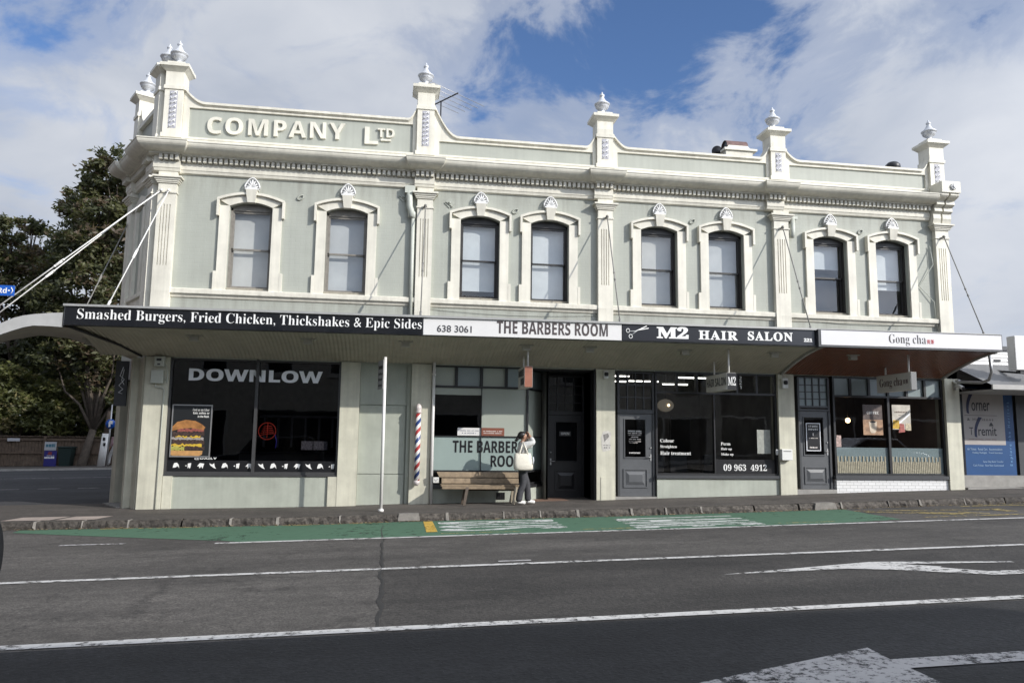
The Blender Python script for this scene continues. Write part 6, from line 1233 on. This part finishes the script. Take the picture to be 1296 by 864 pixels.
# fence, posts and boards across the side street
FZ = lambda x: .022 * (x + 14.4) + .02
FENCE = mat('weathered_fence_boards', (0.12, 0.085, 0.06), 0.8, 0.45, 5, 0.3, 30)
t = thing('timber_fence', 'dark weathered paling fence across the side street under the trees', 'fence', (-18, 22.2, -.1)); m = MB(IDENT); x = -30.0; rn = random.Random(4)
while x < -7.5:
    w = .145; m.box(x, x + w - .012, 22.2, 22.222, FZ(x) + .02, 1.34 + rn.uniform(-.02, .02)); x += w
m.build('palings', FENCE, t); m = MB(IDENT); m.box(-30, -7.5, 22.15, 22.198, 1.18, 1.28); m.box(-30, -7.5, 22.15, 22.198, .56, .64); m.box(-30, -7.5, 22.12, 22.26, 1.362, 1.40); m.build('rails', FENCE, t)
for x in (-26.3, -23.9, -21.5, -18.6, -16.35, -13.6, -11.2): m = MB(IDENT); m.box(x - .06, x + .06, 22.08, 22.148, FZ(x), 1.36); m.build('post', FENCE, t)
t = thing('site_board', 'white notice board above a navy board standing against the fence', 'sign', (-15.9, 21.5, 0)); m = MB(IDENT); m.box(-16.1, -15.59, 21.48, 21.5, .74, 1.13); m.build('white_board', mat('dull_white_board', (0.42, 0.44, 0.46), 0.5, 0.1, 4), t); m = MB(IDENT); m.box(-16.08, -15.54, 21.47, 21.49, .0, .72); m.build('navy_board', mat('navy_board', (0.03, 0.03, 0.18), 0.4), t)
m = MB(lambda u, d, z: (u, 21.469 - d, z)); scribble(m, -16.06, -15.55, .36, .10, .0, 7, .1); scribble(m, -15.96, -15.64, .48, .03, 0, 8); m.build('board_lettering', WHITE, t); m = MB(lambda u, d, z: (u, 21.479 - d, z)); scribble(m, -16.04, -15.64, .89, .16, .0, 3, .1); m.build('teal_lettering', mat('teal_ink', (0.05, 0.16, 0.22), 0.5), t); m = MB(lambda u, d, z: (u, 21.468 - d, z)); m.prism([(-15.94, .54), (-15.76, .52), (-15.74, .66), (-15.89, .68)], 0, .002); m.build('red_panel', mat('dull_red_panel', (0.22, 0.04, 0.05), 0.5), t)
for x in (-16.02, -15.62): m = MB(IDENT); m.box(x - .02, x + .02, 21.5, 21.54, -.1, 1.1); m.build('post', FENCE, t)
t = tag(MB(IDENT).box(-18.0, -17.45, 22.10, 22.11, 1.14, 1.28).build('fence_plate', mat('pale_plate', (0.45, 0.45, 0.47), 0.5), loc=(-17.7, 22.1, 1.14)), 'small pale plate fixed to the paling fence at far left', 'sign')
t = thing('wheelie_bin', 'dark green wheelie bin against the fence beside the navy board', 'bin', (-15.2, 21.7, 0)); g = FZ(-15.2); bx_ = -15.2; m = MB(IDENT); m.hexa([(bx_ - .22, 21.5, g), (bx_ + .22, 21.5, g), (bx_ + .22, 21.95, g), (bx_ - .22, 21.95, g), (bx_ - .29, 21.43, g + .85), (bx_ + .29, 21.43, g + .85), (bx_ + .29, 22.02, g + .85), (bx_ - .29, 22.02, g + .85)]); BIN = mat('dark_green_plastic', (0.012, 0.028, 0.026), 0.5); m.build('bin_body', BIN, t); m = MB(IDENT); m.box(bx_ - .32, bx_ + .32, 21.4, 22.05, g + .855, g + .92); m.build('lid', BIN, t, bevel=.02)
for x in (bx_ - .17, bx_ + .17): m = MB(IDENT); m.tube([(x - .03, 22.0, g + .09), (x + .03, 22.0, g + .09)], .09, 12); m.build('wheel', RUBBER, t)
t = thing('timber_pole', 'leaning pole painted white at its base on the far side-street corner', 'pole', (-13.3, 21.0, -.05)); m = MB(IDENT); m.tube([(-13.42, 21.0, -.1), (-13.30, 21.0, 1.55)], [.17, .15], 12); m.build('white_base', STEELW, t); m = MB(IDENT); m.tube([(-13.30, 21.0, 1.552), (-13.22, 21.0, 2.6)], [.10, .08], 10); m.build('brown_shaft', FENCE, t)
m = MB(); m.box(-13.36, -13.25, -20.84, -20.83, 1.22, 1.37); m.box(-13.33, -13.22, -20.84, -20.83, .97, 1.12); m.build('black_plates', BLACK, t)
t = thing('keep_left_sign', 'blue round sign with a white arrow on a thin pole at the far corner', 'street sign', (-13.1, 20.8, -.05)); m = MB(IDENT); m.tube([(-13.10, 20.8, -.1), (-13.05, 20.8, 2.9)], .035, 8); m.build('pole', ALU, t); m = MB(IDENT); m.tube([(-13.04, 20.76, 2.0), (-13.04, 20.73, 2.0)], .22, 20); m.build('disc', BLUE, t); m = MB(); m.prism([(-13.12, 1.86), (-13.04, 1.86), (-13.04, 2.02), (-12.96, 1.98), (-12.94, 2.14), (-13.08, 2.16), (-13.12, 2.06)], -20.729, -20.72); m.build('white_arrow', WHITE, t)

# parked four-wheel drive, only the edge of its spare wheel shows
CARP = mat('dark_car_paint', (0.03, 0.032, 0.035), 0.25, coat=0.6); CARG = mat('car_glass', (0.01, 0.011, 0.012), 0.05)
t = thing('parked_car', 'dark four-wheel drive at the left edge with a spare wheel on its tailgate', 'car', (-4.8, -12.7, -.25)); cx0, cx1 = -7.2, -2.94; ya, yb = -13.95, -12.35; g = -.30

m = MB(lambda u, d, z: (u, d, z)); body = [(cx0, g + .45), (cx1, g + .45), (cx1, g + 1.05), (cx1 - .12, g + 1.75), (cx1 - .3, g + 1.82), (-5.2, g + 1.82), (-5.85, g + 1.12), (cx0 + .05, g + 1.0)]; m.prism(body, ya, yb); m.build('body', CARP, t, bevel=.05)
m = MB(IDENT)
for y, o_ in ((ya - .004, 0), (yb + .004, 0)): m.add([(-5.5, y, g + 1.15), (cx1 - .3, y, g + 1.15), (cx1 - .36, y, g + 1.70), (-5.15, y, g + 1.70)], [(0, 1, 2, 3)])
m.build('side_glass', CARG, t); m = MB(IDENT); m.box(cx1 - .02, cx1 + .10, ya + .05, yb - .25, g + .38, g + .55); m.build('bumper', RUBBER, t, bevel=.02)
for x in (-3.7, -6.3):
    for y in (ya + .12, yb - .12):
        m = MB(IDENT); m.tube([(x, y - .13, g + .37), (x, y + .13, g + .37)], .37, 28); w = m.build('wheel', RUBBER, t); m = MB(IDENT); m.tube([(x, y - .135, g + .37), (x, y + .135, g + .37)], .22, 20); m.build('rim', ALU, w)
for y in (ya + .1, yb - .1): m = MB(IDENT); m.box(cx1 - .03, cx1 + .006, y - .07, y + .07, g + .8, g + 1.05); m.build('tail_light', mat('tail_lamp_red' if y < -13 else 'tail_lamp_red_b', (0.3, 0.01, 0.01), 0.2), t)
m = MB(lambda u, d, z: (-2.78 + z, -12.8 + u, .70 + d)); m.lathe(0, 0, [(.20, -.12), (.31, -.115), (.345, -.09), (.365, -.05), (.37, 0), (.365, .05), (.345, .09), (.31, .115), (.20, .12)], 48); w = m.build('spare_wheel', RUBBER, t); m = MB(lambda u, d, z: (-2.78 + z, -12.8 + u, .70 + d)); m.lathe(0, 0, [(.02, -.10), (.21, -.10), (.23, .10), (.20, .125), (.02, .115)], 32); m.build('wheel_cover', mat('grey_wheel_cover', (0.20, 0.20, 0.20), 0.45), w); m = MB(IDENT); m.box(cx1 - .01, -2.87, -12.9, -12.7, .6, .8); m.build('wheel_mount', CHARD, w)

# buildings on the near side of the street: they shade the foreground and stand in the shop windows' reflections
OP = thing('street_row', 'two-storey pale rendered row behind the viewer on the near side of the street', 'building', (-8, -24, 0)); m = MB(IDENT); OX0, OX1 = -45, 17.6
m.box(OX0, OX1, -36, -21.5, -1.2, 7.65); m.build('brick_wall', mat('pale_render_wall', (0.70, 0.67, 0.60), 0.8, 0.25, 4, 0.2, 20), OP); m = MB(IDENT); m.box(OX0 - .1, OX1 + .1, -36, -21.4, 7.652, 7.9); m.build('coping', CONC, OP)
OWG = mat('dark_window_glass', (0.02, 0.022, 0.025), 0.08); m = MB(IDENT)
for i in range(20):
    x = OX0 + 1.5 + i * 3.1; mm = MB(IDENT); mm.box(x, x + 1.3, -21.53, -21.46, 4.6, 6.5); mm.box(x - .1, x + 1.4, -21.50, -21.4, 4.45, 4.58); wv = mm.build('window', STEELW, OP); mm = MB(IDENT); mm.box(x + .1, x + 1.2, -21.457, -21.45, 4.7, 6.4); mm.build('pane', OWG, wv)
for i in range(10):
    x = OX0 + 1.0 + i * 6.2; mm = MB(IDENT); mm.box(x, x + 5.0, -21.53, -21.45, .3, 2.8); sf = mm.build('shop_window', STEELW if i % 2 else CHAR, OP); mm = MB(IDENT); mm.box(x + .12, x + 2.4, -21.448, -21.442, .5, 2.7); mm.box(x + 2.55, x + 4.9, -21.448, -21.442, .5, 2.7); mm.build('pane', OWG, sf)

t = thing('backdrop', 'added long dark low warehouse set back across the street at right', 'building', (45, -34, 0)); m = MB(IDENT); m.box(19, 95, -46, -33, -1.0, 6.2); m.build('clad_wall', mat('dark_cladding', (0.07, 0.07, 0.072), 0.7, 0.2, 2), t); m = MB(IDENT); m.box(18.6, 95.4, -46.4, -32.7, 6.2, 6.5); m.build('roof', ROOFM, t)  # unseen building added so the shop glass reflects dark instead of bright horizon
for i in range(10): m = MB(IDENT); m.box(22 + i * 7, 26 + i * 7, -33.02, -32.9, 0.6, 3.4); w = m.build('window', STEELW, t); m = MB(IDENT); m.box(22.15 + i * 7, 25.85 + i * 7, -32.895, -32.88, .75, 3.25); m.build('pane', OWG, w)

t = thing('corner_sky_blocker', 'unseen dark brick block added to hold sky light off the corner face', 'building', (-30, 5, -.5)); m = MB(IDENT); m.box(-42, -18.5, -7, 14, -1.2, 10.6); m.build('brick_wall', mat('dark_red_brick', (0.085, 0.055, 0.045), 0.85, 0.3, 3), t); m = MB(IDENT); m.box(-42.2, -18.3, -7.2, 14.2, 10.602, 11.0); m.build('coping', CONC, t)  # added out of view to cut the sky light on the chamfered corner
for y in (-4.5, -.5, 3.5, 7.5, 11.5):
    m = MB(IDENT); m.box(-18.52, -18.44, y, y + 1.4, 5.0, 7.0); w = m.build('window', STEELW, t); m = MB(IDENT); m.box(-18.438, -18.43, y + .1, y + 1.3, 5.1, 6.9); m.build('pane', OWG, w)
# a silver car parked on the near side, mirrored in the tea shop window
CX = 19.0; CY = -13.2; CG = road_z(20, -13) + .0
t = thing('parked_car', 'silver hatchback parked on the near side of the street at right', 'car', (CX + 2, CY, CG)); m = MB(lambda u, d, z: (u, d, z))
m.prism([(CX, CG + .35), (CX + 4.2, CG + .35), (CX + 4.25, CG + .75), (CX + 3.3, CG + .95), (CX + 2.6, CG + 1.45), (CX + 1.0, CG + 1.48), (CX + .15, CG + .95)], CY - .85, CY + .85); m.build('body', mat('silver_car_paint', (0.62, 0.62, 0.63), 0.25, coat=.6), t, bevel=.06)
m = MB(IDENT)
for y in (CY - .862, CY + .862): m.add([(CX + .45, y, CG + .97), (CX + 3.05, y, CG + .97), (CX + 2.5, y, CG + 1.38), (CX + 1.05, y, CG + 1.40)], [(0, 1, 2, 3)])
m.build('side_glass', CARG, t)
for x in (CX + .8, CX + 3.4):
    for y in (CY - .75, CY + .75): m = MB(IDENT); m.tube([(x, y - .12, CG + .31), (x, y + .12, CG + .31)], .31, 24); w = m.build('wheel', RUBBER, t); m = MB(IDENT); m.tube([(x, y - .125, CG + .31), (x, y + .125, CG + .31)], .2, 16); m.build('rim', ALU, w)

# ------------------------------------------------------------------ trees
def leaf_mat(name, c, tr=0.25):
    m = mat(name, c, 0.55, 0.45, 1.3); t_, b = nodes_of(m); o = [n for n in t_.nodes if n.type == 'OUTPUT_MATERIAL'][0]
    tl = t_.nodes.new('ShaderNodeBsdfTranslucent'); tl.inputs[0].default_value = (c[0] * 1.3, c[1] * 1.4, c[2] * .8, 1); mx = t_.nodes.new('ShaderNodeMixShader'); mx.inputs[0].default_value = tr
    t_.links.new(b.outputs[0], mx.inputs[1]); t_.links.new(tl.outputs[0], mx.inputs[2]); t_.links.new(mx.outputs[0], o.inputs[0]); return m
BARK = mat('grey_brown_bark', (0.085, 0.068, 0.052), 0.9, 0.45, 6, 0.6, 18)
LD = [leaf_mat('dark_leaf', (0.058, 0.066, 0.032), .35), leaf_mat('mid_leaf', (0.115, 0.118, 0.054), .35), leaf_mat('reddish_leaf', (0.11, 0.08, 0.052), .35)]
LL = [leaf_mat('bright_leaf', (0.135, 0.145, 0.052), .35), leaf_mat('olive_leaf', (0.085, 0.096, 0.036), .35), leaf_mat('yellowed_leaf', (0.22, 0.19, 0.09), .35)]
def crown(mb, clumps, per, size, rn, tufts=26, ms=(0.55, 0.85)):
    for (cx, cy, cz, r) in clumps:
        nt_ = max(8, int(tufts * (r / 1.2) ** 2))
        for k in range(nt_):
            while True:
                v = Vector((rn.uniform(-1, 1), rn.uniform(-1, 1), rn.uniform(-1, 1)))
                if .25 < v.length < 1: break
            v.normalize(); rr = r * rn.uniform(.45, 1.12); c = Vector((cx, cy, cz)) + Vector((v.x * rr, v.y * rr, v.z * rr * .85)); tr = rn.uniform(.22, .46) * (r / 1.2) ** .4; q_ = rn.random(); mi0 = 0 if q_ < ms[0] else 1 if q_ < ms[1] else 2
            for _ in range(per):
                p = c + Vector((rn.gauss(0, tr * .6), rn.gauss(0, tr * .6), rn.gauss(0, tr * .38))); s = size * rn.uniform(.6, 1.25)
                a = Vector((rn.uniform(-1, 1), rn.uniform(-1, 1), rn.uniform(-.6, .6))).normalized(); b = a.cross(Vector((rn.uniform(-1, 1), rn.uniform(-1, 1), rn.uniform(-1, 1)))).normalized()
                mb.mi = mi0 if rn.random() < .8 else (mi0 + 1) % 3; a *= s; b *= s * .45
                mb.add([tuple(p - a), tuple(p + b * .9), tuple(p + a), tuple(p - b * .9)], [(0, 1, 2, 3)])
def tree(name, label, base, fork, clumps, per, size, mats, seed, r0=.35, ms=(.55, .85), group=None, tufts=26, stems=True):
    rn = random.Random(seed); t = thing(name, label, 'tree' if stems else 'shrub', base, group); mb = MB(IDENT); b = Vector(base); f = Vector(fork); mid = b.lerp(f, .5) + Vector((rn.uniform(-.2, .2), 0, 0))
    mb.tube([b - Vector((0, 0, .15)), b + Vector((0, 0, .15)), mid, f], [r0 * 1.35, r0 * 1.05, r0 * .85, r0 * .75], 12)
    for cx, cy, cz, r in clumps:
        c = Vector((cx, cy, cz)); m1 = f.lerp(c, .45) + Vector((rn.uniform(-.5, .5), rn.uniform(-.5, .5), rn.uniform(-.2, .7))); mb.tube([f - Vector((0, 0, .1)), f.lerp(m1, .5) + Vector((0, 0, .3)), m1, c, c + (c - m1).normalized() * r * .6], [r0 * .42, r0 * .32, r0 * .22, r0 * .12, r0 * .03], 7)
        for _ in range(4):
            v = Vector((rn.uniform(-1, 1), rn.uniform(-1, 1), rn.uniform(-.5, 1))).normalized() * r * .95; mb.tube([m1.lerp(c, .6), c + v * .5 + Vector((0, 0, -.1)), c + v], [r0 * .12, r0 * .07, r0 * .02], 5)
    mb.build('trunk', BARK, t); mb = MB(IDENT); crown(mb, clumps, per, size, rn, tufts, ms); mb.build('crown', mats, t); return t
TA = [(-13.97, 21.84, 14.72, 1.23), (-15.16, 22.45, 14.02, 1.08), (-16.87, 24.71, 13.5, 0.96), (-13.83, 23.83, 13.63, 1.55), (-14.43, 21.88, 11.77, 1.47), (-16.1, 23.23, 11.02, 1.35), (-13.79, 23.42, 10.57, 1.53), (-14.7, 22.14, 9.42, 1.4), (-17.07, 24.44, 10.01, 1.13), (-13.44, 21.95, 7.86, 1.39), (-15.69, 23.06, 7.56, 1.26), (-12.96, 23.57, 11.7, 1.28), (-17.27, 23.22, 8.12, 1.1), (-11.6, 23.5, 9.3, 1.5), (-11.8, 23, 13.0, 1.4), (-11.2, 24, 7.0, 1.5), (-15.3, 23.5, 12.6, 1.4), (-15.2, 22.6, 10.4, 1.3), (-13.2, 22.8, 9.2, 1.3)]
TB = [(-19.17, 25.34, 12.47, 0.67), (-20.44, 25.95, 12.04, 0.77), (-19.97, 28.21, 11.85, 1.14), (-20.92, 27.33, 10.69, 1.21), (-18.44, 25.38, 9.64, 1.07), (-20.27, 26.73, 8.41, 1.19), (-18.66, 26.92, 8.07, 0.92), (-20.63, 25.64, 9.26, 1.16), (-21.85, 27.94, 13.13, 0.42), (-21.64, 25.45, 10.86, 1.25), (-22.18, 26.56, 8.95, 1.28), (-19.2, 26.6, 10.7, 1.2), (-19.4, 26.8, 9.4, 1.1)]
TC = [(-16.81, 26.67, 5.08, 1.56), (-18.54, 26.97, 5.49, 1.48), (-20.63, 28.1, 5.76, 1.42), (-16.59, 27.66, 3.86, 1.31), (-17.72, 26.69, 3.99, 1.28), (-19.41, 27.37, 4.42, 1.26), (-21.05, 27.46, 4.82, 1.26), (-15.15, 26.82, 6.22, 1.29), (-22.51, 27.97, 5.25, 1.42), (-14.39, 26.73, 4.5, 1.19), (-19.99, 27.28, 6.99, 1.12), (-18.28, 27.53, 6.86, 1.22), (-16.5, 27, 6.6, 1.3), (-13.3, 27, 5.6, 1.4), (-12.5, 27, 3.6, 1.4), (-15, 27.5, 3.0, 1.3), (-21.5, 27.5, 2.4, 1.3), (-19.4, 27.5, 2.2, 1.3), (-17.4, 27.5, 2.0, 1.3), (-15.6, 27.6, 1.6, 1.2), (-13.6, 27.4, 1.8, 1.3), (-23.5, 27.4, 2.0, 1.4), (-20.4, 27.8, 1.3, 1.2), (-18.3, 27.8, 1.2, 1.2), (-16.4, 27.8, 1.1, 1.2), (-14.4, 27.8, 3.0, 1.2)]
tree('broadleaf_tree', 'tall dark evergreen tree behind the corner of the pale green building', (-14.45, 21.6, -.02), (-14.30, 22.2, 1.7), TA + [(-15.3, 22.2, 5.9, 1.1), (-13.4, 22.0, 5.6, 1.2), (-14.4, 22.6, 4.6, .9), (-16.4, 22.6, 5.2, 1.0)], 64, .15, LD, 11, .21, (.46, .88), tufts=30)
tree('broadleaf_tree', 'lower dark tree with reddish tops at the far left above the vaulted awning', (-20.2, 26.6, -.4), (-20.1, 26.6, 5.0), TB, 60, .15, LD, 12, .22, (.42, .78), tufts=28)
tree('broadleaf_tree', 'dense dark tree mass behind the fence beneath the vaulted awning', (-17.8, 27.4, -.4), (-17.8, 27.3, 2.0), TC, 80, .16, [LD[0], LD[1], LL[1]], 13, .22, (.5, .8), tufts=36)
for i, (lab, cl) in enumerate((('yellow green shrub hanging over the left end of the paling fence', [(-18.2, 23.6, 2.50, 1.15), (-19.1, 23.8, 3.14, 1.11), (-18.0, 24.0, 3.6, 0.9), (-19.9, 23.5, 2.55, 1.15), (-18.8, 23.6, 4.2, .9)]), ('yellow green shrub over the fence behind the navy board', [(-16.8, 23.5, 2.35, 0.98), (-15.8, 23.6, 3.3, 0.9), (-15.2, 23.8, 2.6, 0.99), (-16.7, 23.8, 3.7, .85)]), ('yellow green shrub over the fence behind the leaning pole', [(-13.9, 23.0, 3.5, 0.98), (-14.0, 22.9, 4.75, 0.88), (-13.9, 23.4, 2.2, 0.8), (-12.7, 23.2, 2.8, 1.0), (-12.6, 23.2, 4.3, 1.0), (-14.9, 22.9, 4.2, .8)]))):
    b = cl[0]; tree('garden_shrub', lab, (b[0], 23.7, -.2), (b[0], 23.7, 1.2), cl, 60, .13, LL, 20 + i, .10, (.45, .8), 'shrubs over the fence', 34, False)
for i, (x, y, h, r) in enumerate(((70.5, 60, 9.9, 2.2), (74.5, 62, 11.0, 2.6), (78, 64, 10, 3))):
    tree('distant_tree', ('dark distant tree beyond the white shop roof', 'taller dark distant tree at the right edge beyond the white shop roof', 'dark distant tree farthest right beyond the roofs')[i], (x, y, 1.0), (x, y, 5), [(x - r * .4, y, h, r * .8), (x + r * .5, y, h + .4, r * .75), (x, y, h + 1.0, r * .7)], 30, .3, LD, 40 + i, .3, (.6, .9))
